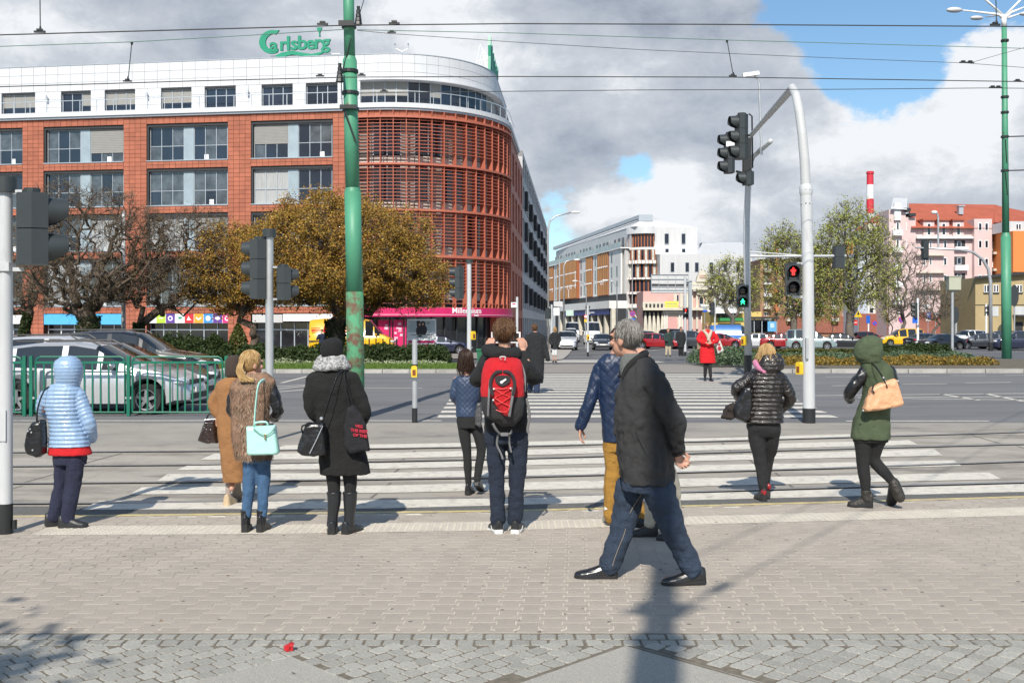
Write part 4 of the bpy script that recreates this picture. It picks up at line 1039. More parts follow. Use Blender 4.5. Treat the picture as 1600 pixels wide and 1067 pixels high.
m=MB(); fp_.pbox(m,1409,1420,326,331,-1,.9); fp_.pbox(m,1418,1428,334,338.5,-1,.9); m.build('eave',M_dark,PB)
for y0 in (348,374,401,428,455):
    pw(1398,1403,y0,y0+14,1,.62); m=MB(); fp_.pbox(m,1391,1406,y0+12,y0+21,.6,1.4); m.build('balcony',M_wht,PB); pw(1413.5,1416,y0,y0+12,1,.22)
m=MB(); fp_.pbox(m,1519,1526,317,330,-6,-5); fp_.pbox(m,1517.5,1528,315.5,317.3,-6.2,-4.8); m.build('chimney',M_frame,PB)
m=MB(); fp_.pbox(m,1386,1566,488,525,.0,.12); m.build('plinth',M_brick,PB)
OR=thing('orange_building','plain bright orange end wall beside the pink flats at the right edge','building',(88,165,-.4))
fo2=front(1583,1680,165); m=MB(); fo2.pbox(m,1583,1680,361,425,-10,0); m.build('wall',M_orange,OR)
m=MB(); fo2.pbox(m,1578,1680,345,361,-10,-1); m.build('wall',M_zinc,OR)
window(fo2,fo2.sp(1592),fo2.sp(1600),fo2.z(0,358),fo2.z(0,349),OR,2,M_wht,-.98)
m=MB(); fo2.pbox(m,1583,1680,425,525,-10,-.2); m.build('wall',M_brown,OR)
OC=thing('ochre_building','two storey ochre rendered building with dark eaves behind the right green pole','building',(60,125,-.4))
fc=front(1524,1700,122)
m=MB(); fc.pbox(m,1524,1700,434,530,-10,0); m.build('wall',M_ochre,OC)
m=MB(); m.add([at(1522,436,121.3),at(1700,420,121.3),at(1700,417,133),at(1524,432,133),at(1522,433,121.3),at(1700,417,121.3)],[(0,1,5,4),(4,5,2,3)]); m.build('roof',M_dark,OC)
m=MB(); fc.add=None; m.add([fc.p(0,-.02,fc.z(0,436)),fc.p(fc.L,-.02,fc.z(0,436)),fc.p(fc.L,-.02,fc.z(0,418)),fc.p(0,-.02,fc.z(0,434))],[(0,1,2,3)]); m.build('wall',M_ochre,OC)
for x0,x1,n in ((1537,1545,2),(1552,1560,2),(1584,1597,3),(1612,1624,3)):window(fc,fc.sp(x0),fc.sp(x1),fc.z(0,457),fc.z(0,445),OC,n,M_wht,.03); m=MB(); fc.pbox(m,x0- .7,x1+.7,457,458.5,0,.15); m.build('window_sill',M_dark,OC)
for x0,x1 in ((1546,1560),(1583,1600)):m=MB(); fc.pbox(m,x0,x1,479,494,.0,.05); m.build('window',M_zinc,OC)
m=MB(); fc.pbox(m,1524,1700,476,477,.0,.05); fc.pbox(m,1582,1640,492,495,.0,1.2); m.build('ledge',M_dark,OC)
m=MB(); fc.pbox(m,1586,1598,503,528,.0,.05); m.build('door',M_dark,OC)
# ---- power station chimney far behind
CH=thing('factory_chimney','tall red and white banded chimney far behind the trees','chimney',(at(1359.5,508,420).x,420,-.4))
cx=at(1359.5,508,420).x
bands=[(268,289,'r'),(289,311,'w'),(311,334,'r'),(334,357,'w'),(357,520,'r')]
M_cr=mat('chimney_red',(.55,.03,.05),.7,var=.1,scale=.3)
for y0,y1,c in bands:
    w0,w1=5.0+(y0- 268)*.012,5.0+(y1- 268)*.012
    m=MB(); z0,z1=at(0,y1,420).z,at(0,y0,420).z; m.tube([(cx,420,z0),(cx,420,z1)],[w1*420/F,w0*420/F],20); m.build('shaft',M_cr if c=='r' else M_wht,CH,smooth=True,angle=40)
m=MB(); z=at(0,272,420).z; m.cyl((cx,420),5.9*420/F,z,z+.8,20); m.build('gallery',M_cr,CH)
# ------------------------------------------------------------------ trees, hedges, grass
import numpy as np
def leafmat(name,cols,rough=.6,trans=.25):
    m=bpy.data.materials.new(name); m.use_nodes=True; nt=m.node_tree; N,L=nt.nodes.new,nt.links.new
    b=nt.nodes['Principled BSDF']; g=N('ShaderNodeNewGeometry'); rp=N('ShaderNodeValToRGB'); L(g.outputs['Random Per Island'],rp.inputs[0])
    el=rp.color_ramp.elements; el[0].position=0; el[0].color=(*cols[0],1); el[1].position=1; el[1].color=(*cols[-1],1)
    for i,c in enumerate(cols[1:-1]):e=el.new((i+1)/(len(cols)- 1)); e.color=(*c,1)
    L(rp.outputs[0],b.inputs['Base Color']); b.inputs['Roughness'].default_value=rough; b.inputs['Specular IOR Level'].default_value=.3
    tr=N('ShaderNodeBsdfTranslucent'); L(rp.outputs[0],tr.inputs[0]); mx=N('ShaderNodeMixShader'); mx.inputs[0].default_value=trans
    out=nt.nodes['Material Output']; L(b.outputs[0],mx.inputs[1]); L(tr.outputs[0],mx.inputs[2]); L(mx.outputs[0],out.inputs[0]); return m
M_bark=mat('bark_dark',(.11,.082,.06),.95,var=.4,scale=5,bump=.6,bscale=25)
M_bark2=mat('bark_grey',(.14,.12,.10),.95,var=.3,scale=5,bump=.5,bscale=25)
L_bronze=leafmat('leaf_bronze',[(.34,.15,.035),(.46,.25,.04),(.26,.19,.035),(.55,.36,.07),(.36,.18,.04),(.22,.19,.05),(.20,.08,.025)])
L_bud=leafmat('leaf_bud',[(.20,.14,.05),(.24,.18,.06),(.14,.08,.03)])
L_spring=leafmat('leaf_spring',[(.24,.28,.05),(.38,.40,.09),(.30,.34,.07),(.46,.45,.15)])
L_dark=leafmat('leaf_dark',[(.02,.035,.012),(.035,.06,.015),(.05,.07,.02),(.028,.045,.012)],trans=.1)
L_hedge=leafmat('leaf_hedge',[(.05,.07,.015),(.09,.11,.02),(.07,.06,.02),(.12,.12,.03)],trans=.1)
L_junip=leafmat('leaf_juniper',[(.08,.13,.07),(.11,.16,.09),(.06,.10,.05),(.14,.18,.10)],trans=.1)
L_yel=leafmat('leaf_yellow',[(.34,.22,.04),(.42,.28,.05),(.22,.13,.04),(.14,.13,.03),(.10,.10,.03)])
L_grass=leafmat('grass_blade',[(.07,.13,.02),(.12,.20,.03),(.16,.22,.05)])
L_flow=leafmat('flower_pale',[(.35,.40,.2),(.6,.62,.45),(.2,.28,.08)])
def np_mesh(name,V,Fq,m,parent=None,**kw):
    """quads or triangles from numpy arrays; V in world coordinates"""
    me=bpy.data.meshes.new(name); n,k=Fq.shape
    if parent is not None:org=np.array(wl(parent))
    else:org=np.array([(V[:,0].min()+V[:,0].max())/2,(V[:,1].min()+V[:,1].max())/2,V[:,2].min()])
    me.vertices.add(len(V)); me.vertices.foreach_set('co',(V- org).astype(np.float32).ravel())
    me.loops.add(n*k); me.loops.foreach_set('vertex_index',Fq.astype(np.int32).ravel())
    me.polygons.add(n); me.polygons.foreach_set('loop_start',np.arange(0,n*k,k,dtype=np.int32))
    me.materials.append(m); me.update(calc_edges=True)
    o=bpy.data.objects.new(name,me); COL.objects.link(o)
    if parent is not None:o.parent=parent
    else:o.location=Vector(org)
    return tag(o,**kw)
def leaf_cloud(P,size,rng,aspect=.6,up=.2,jitter=.35):
    """one small folded leaf (two triangles as a bent quad) at every point of P"""
    n=len(P); a=rng.normal(size=(n,3)); a[:,2]=a[:,2]*.7+up; a /= np.linalg.norm(a,axis=1)[:,None]
    b=np.cross(a,rng.normal(size=(n,3))); b /= np.linalg.norm(b,axis=1)[:,None]
    s=(size*(1+jitter*rng.uniform(-1,1,n)))[:,None]
    V=np.stack([P- a*s,P+b*s*aspect,P+a*s,P- b*s*aspect],1).reshape(-1,3)
    return V,np.arange(4*n).reshape(-1,4)
def grow(base,top,attract,bf=.35,rng=None):
    """balanced spanning tree over the attractor points; returns nodes, parents"""
    tr=[np.array(base)*(1- t)+np.array(top)*t for t in np.linspace(0,1,5)]
    nodes=list(tr); par=[-1,0,1,2,3]; plen=[0.]*5
    for i in range(1,5):plen[i]=plen[i- 1]+np.linalg.norm(nodes[i]- nodes[i- 1])
    A=np.array(attract); t=np.array(top); A=A[np.argsort(np.linalg.norm(A- t,axis=1))]
    Nd=np.zeros((len(A)+5,3)); Nd[:5]=nodes; PL=np.zeros(len(A)+5); PL[:5]=plen; n=5
    for p in A:
        d=np.linalg.norm(Nd[2:n]- p,axis=1); c=d+bf*PL[2:n]; j=int(np.argmin(c))+2
        Nd[n]=p; PL[n]=PL[j]+d[j- 2]; par.append(j); n+=1
    return Nd,par
def tree(name,label,base,trunk_h,trunk_r,blobs,n_att,leaf=None,n_leaf=0,leaf_s=.07,bark=None,twigs=3,twig_len=.5,tip_r=.012,seed=1,group=None,bf=.3,shell=.6,spread=.3,lean=(0,0),cat='tree',leaf_name='crown',sag=0.0,wob=.15,ivy=False):
    rng=np.random.default_rng(seed); base=np.array([float(v) for v in base]); top=base+np.array([lean[0],lean[1],trunk_h])
    T=thing(name,label,cat,tuple(base),group=group)
    tot=sum(b[3]*b[4]*b[5] for b in blobs); A=[]
    for bx,by,bz,rx,ry,rz in blobs:
        k=int(n_att*rx*ry*rz/tot)+1; d=rng.normal(size=(k,3)); d /= np.linalg.norm(d,axis=1)[:,None]
        r=rng.uniform(0,1,k)**(1/(3+4*shell)); q=d*r[:,None]*np.array([rx,ry,rz])+np.array([bx,by,bz])
        lump=np.array([noise.noise(Vector(v)*.45) for v in q]); q=q+d*lump[:,None]*np.array([rx,ry,rz])*.22
        A.append(q)
    A=np.concatenate(A); A=A[A[:,2]>top[2]- .3- .0]
    Nd,par=grow(base,top,A,bf)
    n=len(Nd); cnt=np.ones(n);
    for i in range(n- 1,0,-1):
        cnt[par[i]]+=cnt[i] if i<n else 0
    ch=[[] for _ in range(n)]
    for i in range(1,n):ch[par[i]].append(i)
    order=[]; r=tip_r*cnt**.48; k=trunk_r/max(r[2],1e-6);
    r=tip_r*(r/tip_r)**(1+math.log(max(k,.01))/max(math.log(r[2]/tip_r),.5))
    trunk=MB(); br=MB(); stack=[0]
    first=True
    while stack:
        i=stack.pop(); path=[par[i]] if par[i]>=0 else []; path.append(i)
        while ch[path[-1]]:
            c=sorted(ch[path[-1]],key=lambda q:-cnt[q]); stack+=c[1:]; path.append(c[0])
        pts=[Nd[j] for j in path]; rr=[min(r[j],r[path[1]] if len(path)>1 else 9) for j in path]
        P=[]; R=[]
        for a in range(len(pts)- 1):
            P.append(pts[a]); R.append(rr[a]); L_=np.linalg.norm(pts[a+1]- pts[a]);
            if L_>.25:P.append((pts[a]+pts[a+1])/2+rng.normal(size=3)*L_*wob*.5- np.array([0,0,sag*L_])); R.append((rr[a]+rr[a+1])/2)
        P.append(pts[-1]); R.append(rr[-1])
        tgt=trunk if first else br; big=max(R)
        tgt.tube(P,R,10 if first else (6 if big>.06 else (4 if big>.025 else 3)),caps=first); first=False
    trunk.build('trunk',bark or M_bark,T,smooth=True)
    if br.v:br.build('limbs',bark or M_bark,T,smooth=True,kind='stuff')
    if twigs:
        tips=Nd[5:]; k=len(tips)*twigs; st=np.repeat(tips,twigs,0)+rng.normal(size=(k,3))*.03; cen=np.mean(A,0)
        out=st- cen; out /= np.linalg.norm(out,axis=1)[:,None]+1e-6
        d=out*.5+rng.normal(size=(k,3))*.6; d /= np.linalg.norm(d,axis=1)[:,None]; L1=twig_len*rng.uniform(.5,1.2,k)[:,None]
        mid=st+d*L1*.5+rng.normal(size=(k,3))*.06*twig_len; en=mid+(d+rng.normal(size=(k,3))*.5)*L1*.5
        w=np.cross(d,rng.normal(size=(k,3))); w /= np.linalg.norm(w,axis=1)[:,None]; w *= tip_r*.8
        V=np.stack([st- w,st+w,mid+w*.7,mid- w*.7,en],1).reshape(-1,3); i0=np.arange(k)[:,None]*5
        V2=np.concatenate([V,V[np.arange(k)*5+4]]);
        Fq=np.concatenate([i0+np.array([0,1,2,3]),i0+np.array([3,2,4,4])])
        tri=np.concatenate([i0+np.array([0,1,2]),i0+np.array([0,2,3]),i0+np.array([3,2,4])]); np_mesh('twigs',V,tri,bark or M_bark,T,kind='stuff')
        tipsP=np.concatenate([en,mid])
    else:tipsP=Nd[5:]
    if n_leaf:
        P=tipsP[rng.integers(0,len(tipsP),int(n_leaf*1.5))]; P=P+rng.normal(size=P.shape)*spread
        g=np.array([noise.noise(Vector(v)*1.3)+.5*noise.noise(Vector(v)*3.1) for v in P]); P=P[g>np.quantile(g,.33)]
        V,Fq=leaf_cloud(P,leaf_s,rng); np_mesh(leaf_name,V,Fq,leaf,T)
    if ivy:
        k=2600; a=rng.uniform(0,2*pi,k); z=rng.uniform(.1,1,k)**.8*trunk_h*1.1; rr=trunk_r*(.95+.35*rng.uniform(0,1,k))
        P=np.stack([base[0]+lean[0]*z/trunk_h+np.cos(a)*rr,base[1]+lean[1]*z/trunk_h+np.sin(a)*rr,base[2]+z],1); V,Fq=leaf_cloud(P,.055,rng); np_mesh('ivy',V,Fq,L_dark,T,kind='stuff')
    return T
def blob(px,py,Y,rpx,rpy,ry=None):
    c=at(px,py,Y); return (c.x,c.y,c.z,rpx*Y/F,ry or rpx*Y/F*.8,rpy*Y/F)
YT=53.
gzz=gz(YT)
tree('bare_tree','gnarled nearly bare tree with thick dark ivy clad trunk left of the terracotta facade',(at(133,0,YT).x,YT,gzz),2.2,.46,[blob(150,390,YT,118,100),blob(95,345,YT,60,62),blob(120,440,YT,100,45),blob(215,400,YT,70,75)],1200,L_bud,9000,.032,twigs=9,twig_len=.55,tip_r=.012,seed=3,wob=.5,spread=.06,lean=(.2,0),ivy=True)
tree('bare_tree','slimmer bare dark tree with crooked low limbs before the coloured square shop signs',(at(217,0,54).x,54,gzz),1.9,.24,[blob(290,400,54,75,70),blob(255,445,54,90,42),blob(305,350,54,50,32)],800,L_bud,5000,.032,twigs=7,twig_len=.5,seed=5,wob=.5,spread=.06,ivy=True)
tree('bare_tree','dark leaning bare tree at the left edge behind the silver signal pole',(at(28,0,55).x,55,gzz),2.4,.22,[blob(10,420,55,75,75),blob(55,430,55,45,50)],500,L_bud,2500,.032,twigs=6,twig_len=.5,seed=8,wob=.5,spread=.06,lean=(.5,0),ivy=True)
tree('bronze_tree','round bronze leaved tree, smaller left one of the pair behind the traffic signals',(at(396,0,54).x,54,gzz),1.9,.2,[blob(368,420,54,76,68),blob(335,445,54,45,40),blob(400,455,54,60,26)],800,L_bronze,36000,.052,twigs=6,twig_len=.4,seed=9,wob=.4,spread=.13,sag=.03)
tree('bronze_tree','large domed bronze and gold leaved tree behind the green pole',(at(524,0,51).x,51,gz(51)),2.0,.42,[blob(540,395,51,138,88),blob(470,395,51,88,75),blob(620,425,51,80,62),blob(540,430,51,155,34),blob(500,330,51,70,30),blob(655,448,51,45,24)],1900,L_bronze,125000,.052,twigs=6,twig_len=.4,seed=11,wob=.35,spread=.14,sag=.04,ivy=True)
YR=108
tree('green_tree','tall sparse tree in fresh green leaf in front of the white stair tower',(at(1328,0,YR).x,YR,-.4),4.5,.42,[blob(1335,410,YR,62,78),blob(1330,360,YR,44,46),blob(1300,440,YR,38,50),blob(1375,440,YR,32,46)],1100,L_spring,15000,.10,bark=M_bark2,twigs=5,twig_len=.8,tip_r=.02,seed=21,wob=.3,spread=.25)
tree('green_tree','sparse spring green tree left of the arched signal mast',(at(1240,0,112).x,112,-.4),3.5,.36,[blob(1238,430,112,50,70),blob(1225,390,112,34,42),blob(1265,440,112,35,55)],900,L_spring,11000,.10,bark=M_bark2,twigs=5,twig_len=.8,tip_r=.02,seed=22,wob=.3,spread=.25)
tree('green_tree','small young green tree by the blue van and the yellow pavilion',(at(1144,0,112).x,112,-.4),3.0,.26,[blob(1142,440,112,36,38),blob(1125,455,112,26,26),blob(1165,460,112,22,28)],600,L_spring,5500,.095,bark=M_bark2,twigs=5,twig_len=.7,tip_r=.018,seed=23,wob=.3,spread=.22)
tree('bare_tree','pale leafless tree in front of the pink flats',(at(1411,0,120).x,120,-.4),4.0,.20,[blob(1412,440,120,38,62)],600,None,0,bark=M_bark2,twigs=5,twig_len=.8,tip_r=.018,seed=24,wob=.25,bf=.5)
tree('bare_tree','low many branched budding tree between pink flats and grey post box mast',(at(1458,0,125).x,125,-.4),1.5,.16,[blob(1458,470,125,40,30)],500,L_yel,1200,.06,bark=M_bark2,twigs=5,twig_len=.8,tip_r=.016,seed=25,wob=.25)
for k,(px_,r_) in enumerate(((1275,14),(1300,12),(1392,14))):
    tree('shrub',['budding shrub between the parked green van and the tree trunks','thin shrub beside the brown flats plinth','green shrub beside the brick plinth of the stair tower'][k],(at(px_,0,125).x,125,-.4),.8,.06,[blob(px_,500- r_,125,r_,16)],120,L_spring,900,.08,twigs=4,twig_len=.5,tip_r=.012,seed=40+k,cat='shrub')
# tree behind the camera whose fringe shades the lower left corner
tree('street_tree','street tree behind the viewer shading the left corner of the paving',(-7.2,-3.2,0),2.6,.16,[(-5.75,-1.65,5.2,2.4,2.15,1.1)],300,L_dark,3600,.085,twigs=4,twig_len=.4,seed=31,spread=.12)
def mass(name,label,x0,x1,pts_fn,n,leafm,size,seed,cat=None,kind='stuff',up=.5):
    rng=np.random.default_rng(seed); P=pts_fn(rng,n); V,Fq=leaf_cloud(P,size,rng,up=up)
    return np_mesh(name,V,Fq,leafm,kind=kind,label=label)
def hedge_pts(xa,xb,ya,yb,h,lump=.25,shell=.75):
    """points near the surface of a soft box on the ground"""
    def f(rng,n):
        x=rng.uniform(xa,xb,n); y=rng.uniform(ya,yb,n); e=np.minimum(np.minimum(x- xa,xb- x),np.minimum(y- ya,yb- y)); top=h*np.clip(.45+e*1.6,0,1)
        ln=np.array([noise.noise(Vector((a*1.1,b*1.1,h*7)))+.5*noise.noise(Vector((a*3.3,b*3.3,0))) for a,b in zip(x,y)]); top=top*(1+lump*1.6*ln)
        z=top*(1- rng.uniform(0,1,n)**2*shell); return np.stack([x,y,z+np.array([gz(v) for v in y])],1)
    return f
def X(px,Y):return (px- 800)/F*Y
mass('hedge','dark low evergreen hedge along the left median behind the grass',0,0,hedge_pts(X(372,48),X(702,48),46.6,50.3,.78,.3),30000,L_dark,.06,51)
mass('hedge','dark evergreen bushes at the left end of the median',0,0,hedge_pts(X(100,50),X(372,50),48.5,51.5,.95,.55),22000,L_dark,.06,52)
def cone_pts(cx,cy,r,h):
    def f(rng,n):z=rng.uniform(0,1,n); a=rng.uniform(0,2*pi,n); rr=r*(1- z)**.7*rng.uniform(.6,1.1,n); return np.stack([cx+rr*np.cos(a),cy+rr*np.sin(a),z*h+gz(cy)],1)
    return f
def bush(name,label,px,Y,r,h,lm,n,seed,cat='bush'):
    T=thing(name,label,cat,(X(px,Y),Y,gz(Y))); rng=np.random.default_rng(seed)
    V,Fq=leaf_cloud(cone_pts(X(px,Y),Y,r,h)(rng,n),.06,rng); np_mesh('foliage',V,Fq,lm,T)
    m=MB(); m.cyl((X(px,Y),Y),.05,gz(Y),gz(Y)+h*.7,6); m.build('stem',M_bark,T); return T
bush('conifer','small pale green pointed conifer at the left end of the hedge',372,50.0,.75,2.0,L_hedge,5000,53)
bush('bush','rounded dark bush beside the parked cars',335,50.3,1.2,1.5,L_dark,6000,54)
bush('bush','pale dry bush right of the yellow van by the poster stand',640,51.5,.6,1.0,L_junip,1500,55)
bush('bush','dark bush behind the parked cars at the left edge',60,50.3,1.3,1.3,L_dark,5000,56)
mass('hedge','clipped hedge along the back of the right median bed',0,0,hedge_pts(X(1108,57),X(1378,57),55.5,58.5,.62,.12),24000,L_hedge,.07,61)
mass('hedge','darker low hedge at the right of the median bed',0,0,hedge_pts(X(1378,60),X(1480,60),58.5,61.5,.75,.3),12000,L_dark,.07,62)
mass('juniper','grey green creeping juniper in the right median bed',0,0,hedge_pts(X(1112,51),X(1535,51),49.5,55,.4,.5),30000,L_junip,.06,63)
mass('groundcover','yellow and rust low plants edging the right median',0,0,hedge_pts(X(1195,46),X(1545,46),44.8,49.2,.33,.5),26000,L_yel,.05,64)
mass('juniper','juniper tuft at the crossing end of the right median',0,0,hedge_pts(X(1098,46),X(1170,46),44.5,50.5,.62,.5),6000,L_junip,.06,65)
mass('flowers','pale spring bulbs in front of the left hedge',0,0,hedge_pts(X(200,45.5),X(700,45.5),45,46.6,.26,.4,.9),7000,L_flow,.035,66)
rng=np.random.default_rng(70); n=26000
x=rng.uniform(-24,-2.1,n); y=39+6.5*rng.uniform(0,1,n)**1.3; P=np.stack([x,y,np.full(n,.1)],1); hh=rng.uniform(.03,.075,n)[:,None]
a=rng.uniform(0,pi,n); w=np.stack([np.cos(a),np.sin(a),0*a],1)*.02; tp=P+np.array([0,0,1])*hh+rng.normal(size=(n,3))*.015
V=np.stack([P- w,P+w,tp],1).reshape(-1,3); np_mesh('grass',V,np.arange(3*n).reshape(-1,3),L_grass,kind='stuff',label='mown grass strip on the left median')
# ------------------------------------------------------------------ masts, signals, wires, railings, signs
M_galv=mat('galvanised_steel',(.50,.51,.52),.42,metal=.55,var=.12,scale=3,bump=.05,bscale=40)
M_silver=mat('silver_paint',(.50,.51,.52),.45,metal=0.,spec=.6,var=.1,scale=3,dirt=((.33,.33,.325),.55,.2),dscale=4,stretch=(1,1,.25))
M_black=mat('black_plastic',(.018,.019,.02),.45,var=.1)
M_sigh=mat('signal_housing',(.035,.042,.045),.42,var=.1,scale=4)
M_yel=mat('button_yellow',(.75,.50,.02),.4,var=.03)
M_green=mat('green_mast_paint',(.07,.27,.16),.5,var=.12,scale=1.5,dirt=((.10,.035,.015),.64,.06),dscale=2.6,bump=.05,bscale=8)
M_greenr=mat('green_mast_rusty',(.065,.26,.13),.7,var=.2,scale=2,dirt=((.12,.05,.03),.47,.12),dscale=2.2,bump=.3,bscale=20)
M_gfence=mat('railing_green',(.008,.14,.085),.4,var=.1,scale=3)
M_wire=mat('wire_dark',(.03,.032,.03),.6)
M_wireg=mat('wire_copper_green',(.10,.2,.16),.6)
M_redlit=mat('red_man_lit',(1.0,.02,.02),.4,emit=3,var=0)
M_greenlit=mat('green_man_lit',(.03,1.0,.45),.4,emit=2.5,var=0)
M_lens=mat('signal_lens',(.02,.015,.012),.15,spec=.6,var=0)
M_signblue=mat('traffic_blue',(.02,.12,.55),.4,var=.03); M_signred=mat('traffic_red',(.65,.02,.02),.4,var=.03)
def ori(face):   # local x = right of face, -y = out of the face
    f=Vector((face[0],face[1],0)).normalized(); return Matrix(((-f.y,-f.x,0,0),(f.x,-f.y,0,0),(0,0,1,0),(0,0,0,1)))
def head(parent,c,face,n,lamp=.15,lit=None,depth=.22,w=None,ridge=False,backboard=False):
    """n-lamp signal head centred at c; face = direction it shines"""
    M=Matrix.Translation(Vector(c)) @ ori(face); pit=lamp*2+.06; w=w or lamp*2+.07; hh=n*pit/2
    def b(mb,x0,x1,y0,y1,z0,z1):return mb.box(x0,x1,y0,y1,z0,z1,M)
    m=MB(); ch=.03
    for i in range(n):
        z0=-hh+i*pit; m.rings([[M @ Vector((x,y,z)) for x,y in ((-w/2,0),(w/2,0),(w/2,depth*.55),(w/2- depth*.3,depth),(-w/2+depth*.3,depth),(-w/2,depth*.55))] for z in (z0+.004,z0+pit- .004)])
    m.rings([[M @ Vector((cos(a)*w*.28,depth*.5+sin(a)*w*.28,z)) for a in [2*pi*k/10 for k in range(10)]] for z in (hh,hh+.04)])
    if backboard:b(m,-w*.75,w*.75,.01,.03,-hh- .12,hh+.12)
    hd=m.build('signal_head',M_sigh,parent)
    for i in range(n):
        zc=hh- (i+.5)*pit
        m=MB(); r0,L_=lamp*1.05,lamp*1.3; inner=r0- .006
        for rr,fl in ((r0,1),(inner,-1)):
            rg=[]
            for yy,tt in ((.0,0),(-.35,.2),(-.7,.5),(-1.,.85)):
                ring=[]
                a_0=lerp(-90+25,-8,tt) ; a_1=180- a_0
                for k in range(13):
                    a=radians(lerp(a_0,a_1,k/12)); q=rr*(1- .12*-yy); ring.append(M @ Vector((cos(a)*q,yy*L_,zc+sin(a)*q)))
                rg.append(ring)
            m.rings(rg,caps=False,closed=False)
        m.build('visor',M_sigh,hd,smooth=True)
        m=MB(); m.rings([[M @ Vector((cos(a)*q,yy,zc+sin(a)*q)) for a in [2*pi*k/14 for k in range(14)]] for q,yy in ((lamp*.98,-.002),(lamp*.6,-.02),(.01,-.026))]); m.build('lens',M_lens,hd,smooth=True)
        if lit and lit[0]==i:
            m=MB(); s_=lamp/.1*.55
            def lb(x0,x1,z0,z1):m.box(x0*s_,x1*s_,-.034,-.028,zc+z0*s_,zc+z1*s_,M)
            lb(-.022,.022,.07,.115); lb(-.045,.045,-.005,.06)
            if lit[1]=='r':lb(-.035,-.008,-.11,-.005); lb(.008,.035,-.11,-.005); lb(-.07,-.045,.0,.055); lb(.045,.07,.0,.055)
            else:
                for p,q in (((-.01,0),(-.07,-.11)),((.01,0),(.065,-.10)),((-.02,.05),(-.085,-.01)),((.02,.05),(.08,.0))):m.tube([M @ Vector((p[0]*s_,-.032,zc+p[1]*s_)),M @ Vector((q[0]*s_,-.032,zc+q[1]*s_))],.014*s_,4)
            m.build('lit_symbol',M_redlit if lit[1]=='r' else M_greenlit,hd)
    return hd
def pole(parent,px,Y,ytop,r,mt=M_galv,black=.27,cap=False,name='pole',ybase=None,r1=None,rb=None):
    g=gz(Y) if ybase is None else at(0,ybase,Y).z; x=X(px,Y); zt=at(0,ytop,Y).z
    m=MB(); m.cyl((x,Y),r,g+black,zt,16,r1); m.build(name,mt,parent,smooth=True,angle=40)
    if black:m=MB(); m.cyl((x,Y),rb or r*1.03,g,g+black,16); m.build('base_sleeve',M_black,parent,smooth=True,angle=40)
    if cap:m=MB(); m.cyl((x,Y),r*1.65,zt- .0,zt+.13,16); m.cyl((x,Y),r*.9,zt- .06,zt,10); m.build('pole_cap',M_sigh,parent,smooth=True,angle=40)
    return Vector((x,Y,g))
def button(parent,c,face,s=1.0):
    M=Matrix.Translation(Vector(c)) @ ori(face) @ Matrix.Scale(s,4)
    m=MB(); prof=[(-.045,-.10),(.045,-.10),(.05,-.08),(.05,.06),(.035,.10),(-.035,.10),(-.05,.06),(-.05,-.08)]
    m.prism(prof,0,.07,lambda x,y,h:M @ Vector((x,-h,y))); b=m.build('push_button_box',M_yel,parent)
    m=MB(); m.box(-.028,.028,-.075,-.069,-.07,.03,M); m.cyl((0,0),0,0,0,3) if False else None; m.build('button_plate',mat('button_dark',(.2,.05,.02),.5),b); return b
def TL(label,px,Y,name='traffic_light',cat='traffic light',group=None):return thing(name,label,cat,(X(px,Y),Y,gz(Y)),group=group)
# 1 left foreground
t=TL('silver signal pole at the left edge with a two lamp pedestrian head turned away',9,8.8); Y=8.8
pole(t,9,Y,301,.056,M_silver,.27,True); head(t,(X(68,Y),Y+.07,at(0,358,Y).z),(1,.55),2,.125,depth=.24,w=.25)
m=MB(); m.box(X(15,Y),X(36,Y),Y- .02,Y+.02,at(0,302,Y).z,at(0,297,Y).z); m.build('bracket',M_silver,t); m=MB(); m.box(X(15,Y),X(36,Y),Y- .02,Y+.02,at(0,424,Y).z,at(0,418,Y).z); m.box(X(9,Y)- .06,X(9,Y)+.06,Y- .07,Y+.06,at(0,424,Y).z,at(0,411,Y).z); m.build('bracket',M_silver,t)
m=MB(); m.box(X(9,Y)- .028,X(9,Y)+.03,Y- .064,Y- .05,at(0,688,Y).z,at(0,640,Y).z); m.build('service_hatch',M_silver,t); m=MB(); m.box(X(21,Y),X(25,Y),Y- .02,Y+.02,at(0,826,Y).z,at(0,812,Y).z); m.build('earth_clamp',M_black,t)
# 2
Y=16.; t=TL('galvanised signal pole with heads facing left and right before the bronze tree',421,Y)
pole(t,421,Y,371,.062,M_galv,.27,True); head(t,(X(396,Y) ,Y,at(0,421,Y).z),(-1,.12),3,.125,depth=.22); head(t,(X(452,Y),Y+.05,at(0,443,Y).z),(1,.35),2,.10,depth=.2)
m=MB();
for a,b,yy in ((421,434,418),(421,434,468),(408,421,372),(408,421,466)):m.box(X(a,Y),X(b,Y),Y- .015,Y+.015,at(0,yy+1,Y).z,at(0,yy- 2,Y).z)
m.build('bracket',M_galv,t)
# 3 far side left
Y=38.9; t=TL('far kerb signal pole with three lamp head facing left under the louvred corner',733,Y)
pole(t,733,Y,411,.085,M_silver,.3,True); head(t,(X(712,Y),Y,at(0,442,Y).z),(-1,.1),3,.17,depth=.3); button(t,(X(738,Y),Y- .02,at(0,524,Y).z),(.8,-1),1.6)
# 4 short pole near kerb
Y=18.95; t=TL('short galvanised post with yellow push button at the near kerb',648,Y,'push_button_post','post')
pole(t,648,Y,530,.05,M_galv,.27); button(t,(X(648,Y),Y- .05,at(0,580,Y).z),(0,-1),1.05)
m=MB(); m.cyl((X(648,Y),Y),.056,at(0,588,Y).z,at(0,585,Y).z,12); m.cyl((X(648,Y),Y),.056,at(0,572,Y).z,at(0,569,Y).z,12); m.build('clamp',M_black,t)
